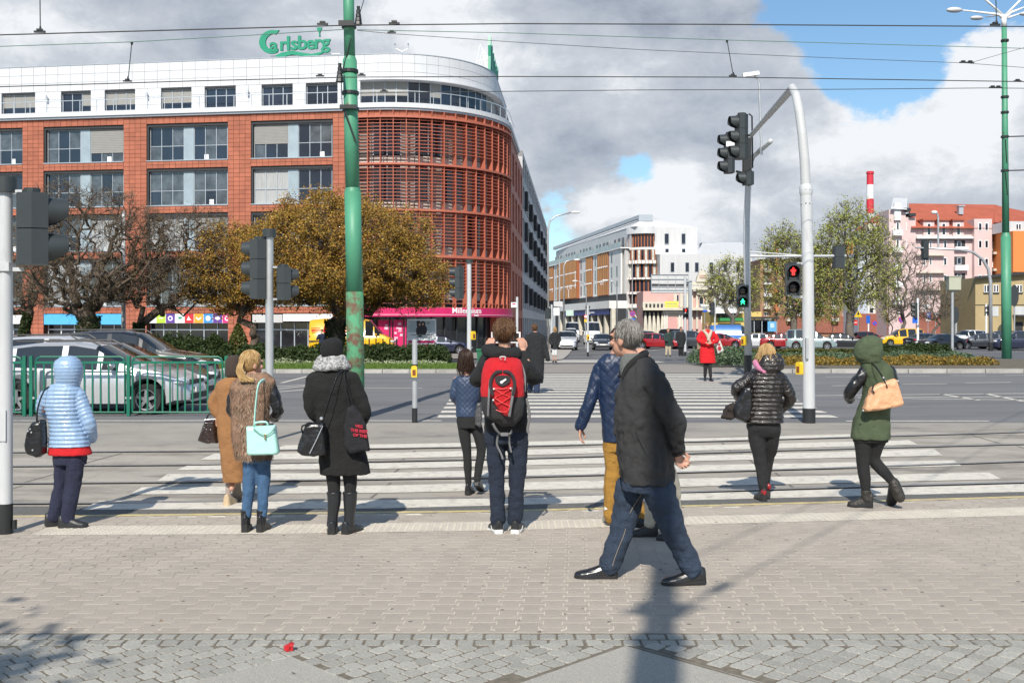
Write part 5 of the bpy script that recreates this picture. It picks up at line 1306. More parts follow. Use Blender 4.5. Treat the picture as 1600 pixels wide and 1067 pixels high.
# 5 big arched mast
Y=18.9; t=TL('large silver arched signal mast reaching over the road with red pedestrian signal',1264,Y)
g=0; pts=[(1264,662,Y),(1263,500,Y),(1260,300,Y)]
m=MB(); m.tube([at(1264,640,Y),at(1262,400,Y),at(1259.5,305,Y)],[.112,.108,.105],20); m.tube([at(1259.5,306,Y),at(1259.4,302,Y),at(1259.2,292,Y),at(1259,288,Y)],[.104,.118,.118,.09],20,caps=False); m.build('pole',M_silver,t,smooth=True,angle=50)
arm=[at(1259,290,Y),at(1257,250,Y),at(1253.5,210,Y+.03),at(1249,175,Y+.1),at(1244,150,Y+.35),at(1238,137.5,Y+.75)]
zt=at(1238,137.5,Y+.75).z; e0=arm[-1]
arm+=[Vector((lerp(e0.x,X(1174,24.8),q),lerp(e0.y,24.8,q),zt+.05*q)) for q in (.12,.3,.55,.56,1)]
m=MB(); m.tube(arm,[.09,.088,.085,.082,.08,.078,.076,.072,.068,.058,.055],40); m.build('arm',mat('arm_grey',(.47,.48,.485),.5,var=0),t)
m=MB(); m.cyl((X(1264,Y),Y),.118,0,.27,20); m.build('base_sleeve',M_black,t,smooth=True,angle=40)
m=MB()
for yy in (297,318):
    for dx in (-1,-.35,.35,1):
        c=at(1259.6,yy,Y)+Vector((dx*.1,-sqrt(max(0,.0125- (dx*.1)**2))- .005,0)); m.ball(c,.013,8,5)
m.build('bolt',M_frame,t,smooth=True,kind='stuff')
head(t,(X(1237,Y),Y- .1,at(0,437,Y).z),(-.15,-1),2,.115,lit=(0,'r'),depth=.18,w=.28)
m=MB(); m.box(X(1238,Y),X(1258,Y),Y- .03,Y+.03,at(0,466,Y).z,at(0,462,Y).z); m.build('bracket',M_galv,t); m=MB(); m.box(X(1238,Y),X(1258,Y),Y- .03,Y+.03,at(0,414,Y).z,at(0,410,Y).z); m.build('bracket',M_galv,t)
button(t,(X(1251,Y),Y- .03,at(0,575,Y).z),(-1,-.55),1.15); m=MB(); m.box(X(1256,Y),X(1260,Y),Y- .15,Y- .08,at(0,560,Y).z,at(0,528,Y).z); m.build('conduit',M_galv,t)
Ye=24.8; head(t,(X(1153,Ye),Ye+.1,at(0,213,Ye).z),(-1,-.12),3,.15,depth=.24); m=MB(); m.tube([at(1170,178,Ye),at(1175,182,Ye),at(1176,262,Ye),at(1168,268,Ye)],.02,5); m.build('bracket',M_black,t); m=MB(); m.tube([at(1176,212,Ye),at(1162,212,Ye)],.03,5); m.build('bracket',M_black,t)
# 6 mirror mast on the far kerb
Y=37.; t=TL('tall slim mast on the far kerb with camera, green pedestrian signal and overhead heads',1168,Y)
m=MB(); m.tube([at(1169,556,Y),at(1167,400,Y),at(1166.5,345,Y),at(1169,293,Y),at(1170,262,Y- .8),at(1176,245,Y- 3),at(1204,221,Y- 9)],[.13,.12,.115,.11,.10,.085,.07],12); m.build('pole',M_silver,t,smooth=True)
m=MB(); m.cyl((X(1169,Y),Y),.14,0,at(0,555,Y).z,14); m.build('base_sleeve',M_black,t,smooth=True,angle=40)
Yc=30.; m=MB(); m.tube([at(1186,130,Yc),at(1190,242,Yc)],.035,8); m.build('camera_mast',M_galv,t); m=MB(); c=at(1172,117,Yc); M_=Matrix.Translation(c) @ Matrix.Rotation(radians(-8),4,'Y'); m.box(-.22,.26,-.07,.07,-.05,.06,M_); m.build('cctv_camera',M_wht,t); m=MB(); m.tube([at(1178,120,Yc),at(1185,124,Yc),at(1186,135,Yc)],.03,6); m.build('bracket',M_galv,t)
Yh=31.; head(t,(X(1134,Yh),Yh,at(0,240,Yh).z),(-1,-.12),3,.17,depth=.24); head(t,(X(1163,Yh),Yh,at(0,279,Yh).z),(-1,-.1),1,.17,depth=.26); m=MB(); m.box(X(1135,28),X(1153,28),28,28.05,at(0,229,28).z,at(0,221,28).z); m.build('number_plate',M_wht,t)
m=MB(); m.tube([at(1150,268,Yh),at(1168,272,Yh),at(1170,290,Yh+2)],.04,6); m.box(X(1162,Yh),X(1174,Yh),Yh,Yh+.2,at(0,285,Yh).z,at(0,215,Yh).z); m.build('bracket',M_black,t)
head(t,(X(1159,Y),Y- .15,at(0,463,Y).z),(-.1,-1),2,.17,lit=(1,'g'),depth=.3,w=.42); button(t,(X(1163,Y),Y- .12,at(0,532,Y).z),(-1,-.5),1.7)
m=MB(); m.tube([at(1168,401,Y),at(1322,400,Y)],.05,6); m.tube([at(1168,393,Y),at(1250,399,Y)],.02,5); m.build('cross_arm',M_galv,t); head(t,(X(1311,Y),Y+.1,at(0,402,Y).z),(0,1),2,.17,depth=.2,w=.42)
# more distant ones
def small_tl(label,px,ybase,ytop,hx,hy,n,face,lit=None,lamp=.13,r=.06,mt=M_silver,black=.3,hd=0,group=None):
    Y=gp(px,ybase).y; t=TL(label,px,Y); pole(t,px,Y,ytop,r,mt,black,False)
    if n:head(t,(X(hx,Y),Y- .08,at(0,hy,Y).z),face,n,lamp,lit=lit,depth=.25)
    return t,Y
t,Y=small_tl('thin white pole with yellow button standing in the side street mouth',918.5,557,477,0,0,0,0,r=.07); button(t,(X(918,Y),Y- .1,at(0,527,Y).z),(.3,-1),1.8); m=MB(); m.box(X(915,Y),X(922,Y),Y,Y+.1,at(0,482,Y).z,at(0,478,Y).z); m.build('pole_cap',M_sigh,t)
t,Y=small_tl('white pole with red pedestrian signal beside the red coated woman',1070.5,556,432,1071,489,2,(0,-1),(0,'r'),.15,r=.09)
t,Y=small_tl('signal with black heads seen from behind right of the red coated woman',1117,545,466,1112,483,3,(-.7,1),None,.17,r=.08)
t,Y=small_tl('signal pole by the street corner in front of the grey office block',862,552,476,857,490,2,(.5,1),None,.18,r=.08)
t,Y=small_tl('white post with three lamp signal facing left in front of the pink flats',1434,545,466,1428,485,3,(-1,.1),None,.2,r=.11,mt=M_wht); m=MB(); m.box(X(1425,Y),X(1434,Y),Y- .1,Y- .08,at(0,505,Y).z,at(0,496,Y).z); sg=m.build('parking_plate',M_signblue,t)
t,Y=small_tl('white post with small black signal by the ochre building',1541,541,475,1542,486,2,(-.4,-1),None,.22,r=.10,mt=M_wht)
Y=gp(1546,548).y; t=TL('curved grey mast arm with lamp and signals in front of the pink flats',1548,Y)
m=MB(); m.tube([at(1548,548,Y),at(1547.5,440,Y),at(1544,420,Y),at(1535,405,Y),at(1520,394,Y),at(1500,390.5,Y),at(1430,387,Y)],[.16,.15,.13,.12,.11,.10,.07],10); m.build('pole',M_galv,t,smooth=True)
m=MB(); m.cyl((X(1548,Y),Y),.2,gz(Y),gz(Y)+.7,12); m.build('base_sleeve',M_black,t)
head(t,(X(1446,Y),Y+.2,at(0,390,Y).z),(-.35,1),3,.22,depth=.35,backboard=True); m=MB(); m.tube([at(1466,389,Y),at(1466,340,Y),at(1463,331,Y)],.08,6); m.build('lamp_post',M_galv,t); m=MB(); m.ball(at(1460,332,Y),(.28,.2,.16),10,6); m.build('lamp_head',M_wht,t,smooth=True)
# street name plate and info signs
def sign(label,px,ybase,parts,r=.05,ytop=None,mt=M_galv,cat='sign',name='road_sign'):
    Y=gp(px,ybase).y; t=thing(name,label,cat,(X(px,Y),Y,gz(Y))); ytop=ytop if ytop is not None else min(p[2] for p in parts)- 4
    m=MB(); m.cyl((X(px,Y),Y),r,gz(Y),at(0,ytop,Y).z,8); m.build('post',mt,t)
    for i,(kind,sx,sy,w,h,mm) in enumerate(parts):
        c=at(sx,sy,Y)- Vector((0,.12+i*.012,0)); W_,H_=w*Y/F/2,h*Y/F/2; m=MB()
        if kind=='disc':poly=[(cos(2*pi*k/18)*W_,sin(2*pi*k/18)*H_) for k in range(18)]
        elif kind=='tri':poly=[(-W_,-H_),(W_,-H_),(0,H_)]
        elif kind=='yield':poly=[(-W_,H_),(0,-H_),(W_,H_)]
        elif kind=='slash':poly=[(-W_,H_),(-W_*.6,H_),(W_,-H_),(W_*.6,-H_)][::-1]
        elif kind=='slash2':poly=[(W_,H_),(W_*.6,H_),(-W_,-H_),(-W_*.6,-H_)]
        else:poly=[(-W_,-H_),(W_,-H_),(W_,H_),(-W_,H_)]
        if kind=='P':
            tm=text_mb('P',h*Y/F,.01,lambda x,y,z:c+Vector((x,-z- .01,y- h*Y/F*.35)),bold=.01); tm.build('lettering',mm,t); continue
        m.prism(poly,0,.01,lambda x,y,h_:(c.x+x,c.y- h_,c.z+y)); m.build({0:'sign_plate'}.get(i,'sign_face'),mm,t)
    return t
grey=M_frame
sign('round no stopping sign over a blue plate before the timber apartment block',988,540,[('disc',988,490,9,9,M_signred),('disc',988,490,7,7,M_signblue),('slash',988,490,5,5,M_signred),('slash2',988,490,5,5,M_signred),('rect',988,501,8,7,M_signblue),('rect',988,501,2,4,M_wht)],ytop=405)
sign('yellow roadworks triangle with red plate near the large green tree',1341,535,[('rect',1340.5,490,3,3,M_black),('tri',1340.5,490,12.5,11,M_yel),('tri',1340.5,489,4,6,M_black),('rect',1335.5,504,7,8,M_signred),('rect',1335.5,504,5,1.2,M_wht)])
sign('round no stopping sign beside the white stair tower',1357,535,[('rect',1356,499,6,12,M_signblue),('disc',1366,505,9,9,M_signred),('disc',1366,505,7,7,M_signblue),('slash',1366,505,5,5,M_signred)],mt=M_wht,r=.1)
sign('round no stopping sign above the yellow people carrier',1408,532,[('disc',1408,499.5,10,10,M_signred),('disc',1408,499.5,8,8,M_signblue),('slash',1408,499.5,6,6,M_signred),('slash2',1408,499.5,6,6,M_signred),('rect',1404,488.5,9,6,M_black),('rect',1404,488.5,6,3,M_wht)])
sign('blue parking sign on a post in front of the pink flats',1450,530,[('rect',1450,492.5,7,8,M_signblue),('P',1450,492.5,6,8,M_wht),('rect',1450,500,8,3,M_wht),('yield',1446,480,15,8,grey),('rect',1446,477,12,2,M_wht)])
sign('back of a give way sign on a thin post by the median hedge',1461.5,531,[('yield',1461.5,493,12,9,grey),('yield',1461.5,493.6,8,6,M_wht)])
sign('back of a large round grey sign behind the beige cabinet mast',1493.5,538,[('disc',1491.5,492,13,27,M_sigh)],r=.14)
sign('dark round sign back behind the right green catenary pole',1585,538,[('disc',1584,462,14,34,M_sigh)],r=.08,ytop=445)
sign('small white tram stop plate on a pole left of the street corner',808,556,[('rect',803,476.5,9,8,M_wht),('rect',803,475,5,2,M_magenta)],r=.09,ytop=464,mt=M_silver)
sign('white direction plates above parked cars in the side street',874,545,[('rect',868,487,12,12,M_wht),('rect',890,489,12,9,mat('pale_green_plate',(.45,.58,.52),.5)),('rect',872,475,14,8,M_zinc)],r=.08,ytop=408)
sign('round red and white speed plates on a pole in the side street',915,545,[('disc',915,494.5,6,6,M_signred),('disc',915,494.5,4,4,M_wht),('disc',915,501,5,5,M_yel)],r=.05,ytop=486)
sign('purple framed street name plate by the small green tree',1145.5,535,[('rect',1145.5,467.5,12,10,M_wht),('rect',1145.5,467.5,10,7,mat('name_purple',(.10,.07,.25),.5)),('rect',1146,467.5,7,1.5,M_wht)],r=.04)
sign('funnel shaped back of a give way sign by the pink building',1101,535,[('yield',1101,481,17,12,grey),('rect',1101,477,13,3,M_wht),('rect',1101,486,6,3,M_signblue)],r=.05)
# cabinet mast
Y=gp(1488,553).y; t=thing('camera_mast','galvanised mast carrying a square beige cabinet on the right median','mast',(X(1488,Y),Y,gz(Y)))
m=MB(); m.cyl((X(1488,Y),Y),.11,gz(Y),at(0,455,Y).z,10); m.build('pole',M_galv,t,smooth=True,angle=40); m=MB(); m.box(X(1480.5,Y),X(1499,Y),Y- .3,Y+.3,at(0,453,Y).z,at(0,433,Y).z); m.box(X(1479.5,Y),X(1500,Y),Y- .35,Y+.35,at(0,433,Y).z,at(0,431.5,Y).z); m.rings([[(X(x,Y),y,at(0,py,Y).z) for x,y in ((1481+q,Y- .28+q*.04),(1499- q,Y- .28+q*.04),(1499- q,Y+.28),(1481+q,Y+.28))] for py,q in ((453,0),(456.5,5))]); m.build('cabinet',mat('cabinet_beige',(.42,.43,.33),.5,var=.05),t)
# lamp posts of the side street
def lamp(label,pts,Y,r=.08,hp=None,group=None):
    t=thing('street_lamp',label,'street lamp',(X(pts[0][0],Y),Y,gz(Y)),group=group)
    m=MB(); P=[at(x,y,Y) for x,y in pts]; P[0].z=gz(Y); m.tube(P,[r]*2+[r*.7]*(len(P)- 2),8); m.build('lamp_pole',M_galv,t,smooth=True)
    e=P[-1]; s_=1 if P[-1].x>P[-2].x else -1; m=MB(); m.ball(e+Vector((.35*s_,0,0)),(.45,.16,.11),10,6); m.build('lamp_head',M_wht,t,smooth=True); return t
lamp('tall curved street lamp beside the end of the grey office block',[(857,545),(856,360),(859,346),(868,338),(893,332)],92,.1)
lamp('street lamp curving right in front of the timber bays',[(881,535),(881,415),(885,408),(897,406)],130,.1)
lamp('slim street lamp before the white apartment block',[(964,535),(964,450),(958,440),(950,438)],135,.08)
lamp('slim far street lamp by the side street cars',[(916,535),(916,450),(910,441),(902,439)],150,.08)
Y=57.; t=thing('street_lamp','pale grey lamp post between the bare tree and the blue shop sign','street lamp',(X(193,Y),Y,gz(Y))); m=MB(); m.cyl((X(193,Y),Y),.13,gz(Y),at(0,330,Y).z,10,.09); m.build('lamp_pole',M_silver,t,smooth=True)
# green catenary poles
Y=19.7; t=thing('catenary_pole','tall green tram wire pole, its lower part rusty, between the waiting people and bronze tree','pole',(X(556,Y),Y,0))
m=MB(); m.tube([at(556,655,Y),at(555.5,560,Y),at(554,456,Y)],.167,24); m.build('pole',M_greenr,t,smooth=True)
m=MB(); m.tube([at(554,456,Y),at(551,300,Y)],.158,24); m.tube([at(551,300,Y),at(550.8,294,Y)],[.158,.138],24,caps=False); m.tube([at(550.8,294,Y),at(546.5,95,Y)],.136,24); m.tube([at(546.5,95,Y),at(546.4,89,Y)],[.136,.106],24,caps=False); m.tube([at(546.4,89,Y),at(543.5,-60,Y)],.105,24); m.build('upper_pole',M_green,t,smooth=True)
m=MB()
for yy,r in ((42,.13),(112,.15),(146,.15),(171,.15)):c=at(546.3+(yy- 90)*.022,yy,Y); m.cyl((c.x,c.y),r+.012,c.z- .03,c.z+.03,16)
m.build('clamp',M_black,t)
m=MB(); m.tube([at(549,60,Y- .15),at(536,108,Y- .1)],.012,5); m.tube([at(538,172,Y- .18),at(556,222,Y- .15)],.02,5); m.tube([at(533,125,Y- .2),at(535,170,Y- .2)],.01,5)
for cx_,cy_ in ((560,25),(531,114)):
    for k in range(5):c=at(cx_,cy_- 12+k*6,Y- .3); m.tube([c+Vector((0,0,.03)),c- Vector((0,0,.03))],[.035+.008*k,.03+.012*k],8)
m.box(X(532,Y),X(556,Y),Y- .25,Y- .2,at(0,46,Y).z,at(0,38,Y).z); m.box(X(534,Y),X(560,Y),Y- .25,Y- .2,at(0,174,Y).z,at(0,168,Y).z); m.build('insulator_fitting',M_black,t,kind='stuff')
Y=gp(1573,560).y; t=thing('catenary_pole','green tram wire pole with several street lamp arms at the right edge','pole',(X(1573,Y),Y,gz(Y))); z=gz(Y)
m=MB(); m.tube([(X(1573,Y),Y,z),at(1571.5,370,Y)],.29,20); m.tube([at(1571.5,370,Y),at(1571.4,364,Y)],[.29,.21],20,caps=False); m.tube([at(1571.4,364,Y),at(1569,42,Y)],[.21,.15],20); m.build('pole',M_green,t,smooth=True)
m=MB(); m.tube([at(1569,42,Y),at(1568,24,Y)],.16,12); m.tube([at(1568,30,Y),at(1560,23,Y),at(1504,16.5,Y)],[.1,.08,.04],8); m.tube([at(1568,30,Y),at(1562,24,Y+2),at(1540,27,Y+3)],[.08,.06,.04],8); m.tube([at(1569,30,Y),at(1580,20,Y),at(1600,12,Y)],[.1,.08,.05],8); m.tube([at(1569,30,Y),at(1585,25,Y+3),at(1596,21,Y+3)],[.08,.06,.04],8)
m.tube([at(1567,24,Y),at(1540,0,Y),at(1520,-18,Y)],.07,6); m.tube([at(1571,24,Y),at(1597,-2,Y)],.07,6); m.build('lamp_arm',M_wht,t,smooth=True)
for cx_,cy_,yy,s_ in ((1491,16,Y,1),(1526,28.5,Y+3,.85),(1602,22,Y+3,.8)):m=MB(); c=at(cx_,cy_,yy); m.ball(c,(.52*s_,.2,.17*s_),12,8); m.build('lamp_head',M_zinc,t,smooth=True)
m=MB()
for yy in (64,152,176,214,267):c=at(1570,yy,Y); m.cyl((c.x,c.y),.24,c.z- .06,c.z+.06,14)
m.build('clamp',M_black,t); m=MB(); m.tube([at(1566,214,Y- .2),at(1600,213,Y- .2)],.04,5); m.tube([at(1566,267,Y- .2),at(1600,266,Y- .2)],.04,5); m.tube([at(1571,218,Y- .2),at(1573,255,Y- .2)],.03,5); m.tube([at(1571,270,Y- .2),at(1574,305,Y- .2)],.03,5); m.build('bracket',M_black,t)
# wires
def wire(label,pts,Y0,Y1,r,mt=M_wire,cl=(),nm='tram_wire'):
    w=thing(nm,label,'wire',tuple(at(pts[0][0],pts[0][1],Y0)))
    P=[at(x,y,lerp(Y0,Y1,(x+400)/2400)) for x,y in pts]; m=MB(); m.tube(P,r*.72,5); m.build('wire',mt,w,smooth=True)
    for i,(x,y) in enumerate(cl):
        Yc=lerp(Y0,Y1,(x+400)/2400); c=at(x,y,Yc); m=MB(); m.box(c.x- .06,c.x+.06,c.y- .01,c.y+.01,c.z- .01,c.z+.01); m.box(c.x- .03,c.x+.03,c.y- .015,c.y+.015,c.z+.01,c.z+.03); m.build('wire_clamp',M_black,w)
    return w
wire('thick upper contact wire running across the whole top of the view',[(-400,66),(0,55),(545,40),(800,37.5),(1100,38.5),(1600,42),(2000,46)],10.5,12.6,.0095,cl=((62,50),(504,38),(616,37),(1555,39)))
wire('thin green wire sagging from left edge up to the green pole',[(-400,86),(0,73),(205,66),(400,55),(545,46)],10.4,12.6,.006,M_wireg)
wire('thin green wire descending rightwards from the green pole',[(558,47),(800,52),(1136,63),(1600,76),(2000,88)],10.6,12.9,.006,M_wireg)
wire('lower contact wire crossing in front of the white top floor',[(-400,148),(0,136),(300,127),(545,121),(800,120),(1145,121),(1600,128),(2000,136)],14,16.8,.0105,cl=((199,127),(500,119),(565,118),(1145,119),(1590,127)))
wire('slack thin wire from the green pole over the sky to the right',[(558,48),(610,53),(800,66),(1000,78),(1300,91),(1510,99),(1600,106),(2000,135)],13,17,.0055,cl=((612,51),(1505,98),(1516,98)))
wire('straight lower cross wire right of the green pole',[(556,146),(620,145),(1000,141),(1300,140),(1530,138),(1560,138),(2000,142)],15,17.5,.008,cl=((600,143),(1551,137),(1560,137)))
wire('short stay wire rising towards the right edge',[(1518,98),(1560,86),(1600,75),(1800,20)],13,17,.005)
for k,(a,b,Yd) in enumerate((((62,-40),(63,50),11),((206,66),(200,127),13),((1136,63),(1146,120),14),((578,-30),(562,22),14),((1555,-40),(1557,38),12.4))):
    t=thing('wire_dropper',['dropper hanging from the top near the left edge','short dropper between two wires above the white floor','slanted dropper between wires left of the camera mast','dropper above the green pole insulator','dropper left of the right green pole top'][k],'wire',tuple(at(b[0],b[1],Yd))); m=MB(); m.tube([at(a[0],a[1],Yd),at(b[0],b[1],Yd)],.006,5); m.build('wire',M_wire,t); m=MB(); c=at(b[0],b[1],Yd); m.tube([c,c+Vector((0,0,.06))],[.015,.008],6); c2=at(a[0],a[1],Yd); m.tube([c2,c2- Vector((0,0,.04))],[.02,.01],6); m.build('insulator',M_black,t,kind='stuff')
# pole behind the viewer (casts the long shadow) with its bracket and stay wire
t=thing('catenary_pole','tram wire pole behind the viewer whose shadow falls across the paving','pole',(-.45,-1.9,0))
m=MB(); m.tube([(-.45,-1.9,0),(-.45,-1.9,4.0)],.15,16); m.tube([(-.45,-1.9,4.0),(-.46,-1.9,7.2)],.135,16); m.tube([(-.46,-1.9,7.2),(-.46,-1.9,11)],.10,16); m.build('pole',M_green,t,smooth=True)
m=MB(); m.cyl((-.46,-1.9),.17,7.25,7.33,12); m.cyl((-.46,-1.9),.17,7.85,7.95,12); m.tube([(-.7,-1.95,7.9),(-.2,-1.85,7.9)],.03,6); m.build('clamp',M_black,t)
m=MB(); p=Vector((-.46,-1.9,7.7)); d=Vector((.567,.823,0)); m.tube([p,p+d*.75,p+d*1.0,p+d*30],[.018,.018,.01,.01],5,caps=True); m.tube([p+d*.8,p+d*1.05],.045,6); p2=p+Vector((0,0,1.2)); m.tube([p2,p2+d*30],.01,5); m.build('stay_wire',M_wire,t)
# green railing
Y=20.3; fr_=thing('railing','dark green pedestrian railing in front of the parked silver hatchback','railing',(X(200,Y),Y,0));
zb=lambda py:at(0,py,Y).z
for px_ in (38.5,49,201,354):m=MB(); x=X(px_,Y); m.box(x- .032,x+.032,Y- .032,Y+.032,0,zb(556)); m.build('post',M_gfence,fr_)
for x0,x1 in ((-200,34),(56,195),(207,348)):
    a,b=X(x0,Y),X(x1,Y); r=.02
    m=MB(); m.tube([(a,Y,zb(644)),(a,Y,zb(566)),(a+.03,Y,zb(560)),(a+.09,Y,zb(557.5)),(b- .09,Y,zb(557.5)),(b- .03,Y,zb(560)),(b,Y,zb(566)),(b,Y,zb(644)),(a,Y,zb(644))],r,6); m.build('panel_frame',M_gfence,fr_)
    m=MB(); m.box(a,b,Y- .014,Y+.014,zb(568),zb(564.5)); m.build('rail',M_gfence,fr_)
    n=int((x1- x0)/11.6);
    for k in range(1,n):x=lerp(a,b,k/n); m=MB(); m.box(x- .0145,x+.0145,Y- .008,Y+.008,zb(642.5),zb(567)); m.build('baluster',M_gfence,fr_)
    for xx in (a- .035,b+.035):
        for zz in (575,620):m=MB(); m.box(xx- .02,xx+.02,Y- .03,Y+.03,zb(zz+3),zb(zz)); m.build('hinge_clip',M_galv,fr_)
Y=20.9; t=thing('cabinet','grey metal switch cabinet behind the left end of the green railing','cabinet',(X(28,Y),Y,0)); m=MB(); m.box(X(0,Y),X(53,Y),Y,Y+.35,.02,at(0,553,Y).z); m.build('body',M_galv,t); m=MB(); m.box(X(2,Y),X(51,Y),Y- .012,Y,.15,at(0,603,Y).z); m.box(X(2,Y),X(51,Y),Y- .012,Y,at(0,600,Y).z,at(0,556,Y).z); m.build('door',M_galv,t)
# litter bin, poster stand, small fence on the left median
Y=44.; t=thing('litter_bin','green litter bin beyond the crossing left of the red backpack','bin',(X(755,Y),Y,gz(Y))); m=MB(); m.rings([[(X(755,Y)+sx*w,Y+sy*w,z) for sx,sy in ((-1,-1),(1,-1),(1,1),(-1,1))] for w,z in ((.22,gz(Y)),(.27,gz(Y)+.75))]); m.build('body',mat('bin_green',(.02,.14,.07),.5),t); m=MB(); m.box(X(755,Y)- .3,X(755,Y)+.3,Y- .3,Y+.3,gz(Y)+.75,gz(Y)+.83); m.build('lid',_mats['bin_green'],t)
Y=52.; t=thing('poster_board','white bank poster with a dark haired couple in front of the magenta windows','billboard',(X(658,Y),Y,gz(Y)))
fb=front(636,682,Y)
m=MB(); fb.pbox(m,636.5,681.5,498.5,545,0,.12); b=m.build('board',M_wht,t)
m=MB(); fb.pbox(m,638,680,501,519,.12,.125); m.build('poster_picture',mat('picture_grey',(.42,.47,.50),.5,var=.2,scale=1),b)
m=MB(); fb.pbox(m,638,680,532,536,.12,.125); fb.pbox(m,650,676,538,541,.12,.125); m.build('poster_stripe',M_magenta,b,kind='stuff')
m=MB(); s0=fb.sp(657)
for dx,dz,rx,rz in ((-.07,.0,.12,.17),(.14,.03,.13,.15),(-.02,-.33,.2,.3),(.2,-.28,.15,.24),(-.1,.12,.1,.08)):m.prism([(dx+rx*cos(k*pi/6),dz+rz*sin(k*pi/6)) for k in range(12)],.125,.13+dx*.01,lambda x,y,h:fb.p(s0+x,h,fb.z(657,507)+y))
m.build('poster_figure',mat('picture_dark',(.03,.025,.03),.6),b,kind='stuff')
m=MB(); m.prism([(-.03+.05*cos(k*pi/5),.0+.07*sin(k*pi/5)) for k in range(10)],.132,.134,lambda x,y,h:fb.p(s0+x,h,fb.z(657,507)+y)); m.prism([(.14+.05*cos(k*pi/5),.02+.07*sin(k*pi/5)) for k in range(10)],.132,.134,lambda x,y,h:fb.p(s0+x,h,fb.z(657,507)+y)); m.build('poster_face',mat('picture_skin',(.5,.3,.22),.6),b,kind='stuff')
m=MB(); fb.pbox(m,668,671,503,506.5,.125,.13); fb.pbox(m,642,676,522.5,523.7,.125,.13); fb.pbox(m,650,676,526,527,.125,.13); m.build('poster_print',_mats['print_grey'],b,kind='stuff')
Y=51.8; t=thing('iron_fence','low black iron fence in front of the yellow van','fence',(X(592,Y),Y,gz(Y)))
for k in range(11):x=X(566+k*5.4,Y); m=MB(); m.box(x- .03,x+.03,Y- .03,Y+.03,gz(Y),gz(Y)+1.25- .25*(k % 2)); m.build('upright',M_black,t)
for zz in (.5,.95):m=MB(); m.box(X(566,Y),X(620,Y),Y- .015,Y+.015,gz(Y)+zz,gz(Y)+zz+.03); m.build('rail',M_black,t)
# scrap of red litter on the setts
p=gp(452,1020); t=MB(); rr=random.Random(4)
for k in range(5):M_=Matrix.Translation((p.x+rr.uniform(-.012,.012),p.y+rr.uniform(-.008,.008),.028)) @ Matrix.Rotation(rr.uniform(0,6),4,'Z') @ Matrix.Rotation(rr.uniform(-.5,.5),4,'X'); t.box(-.016,.018,-.012,.01,-.010,.012+.004*k,M_)
t.build('litter',mat('litter_red',(.5,.015,.02),.35,coat=.5,var=.3,scale=80),label='crumpled red wrapper lying on the granite setts',cat='litter')
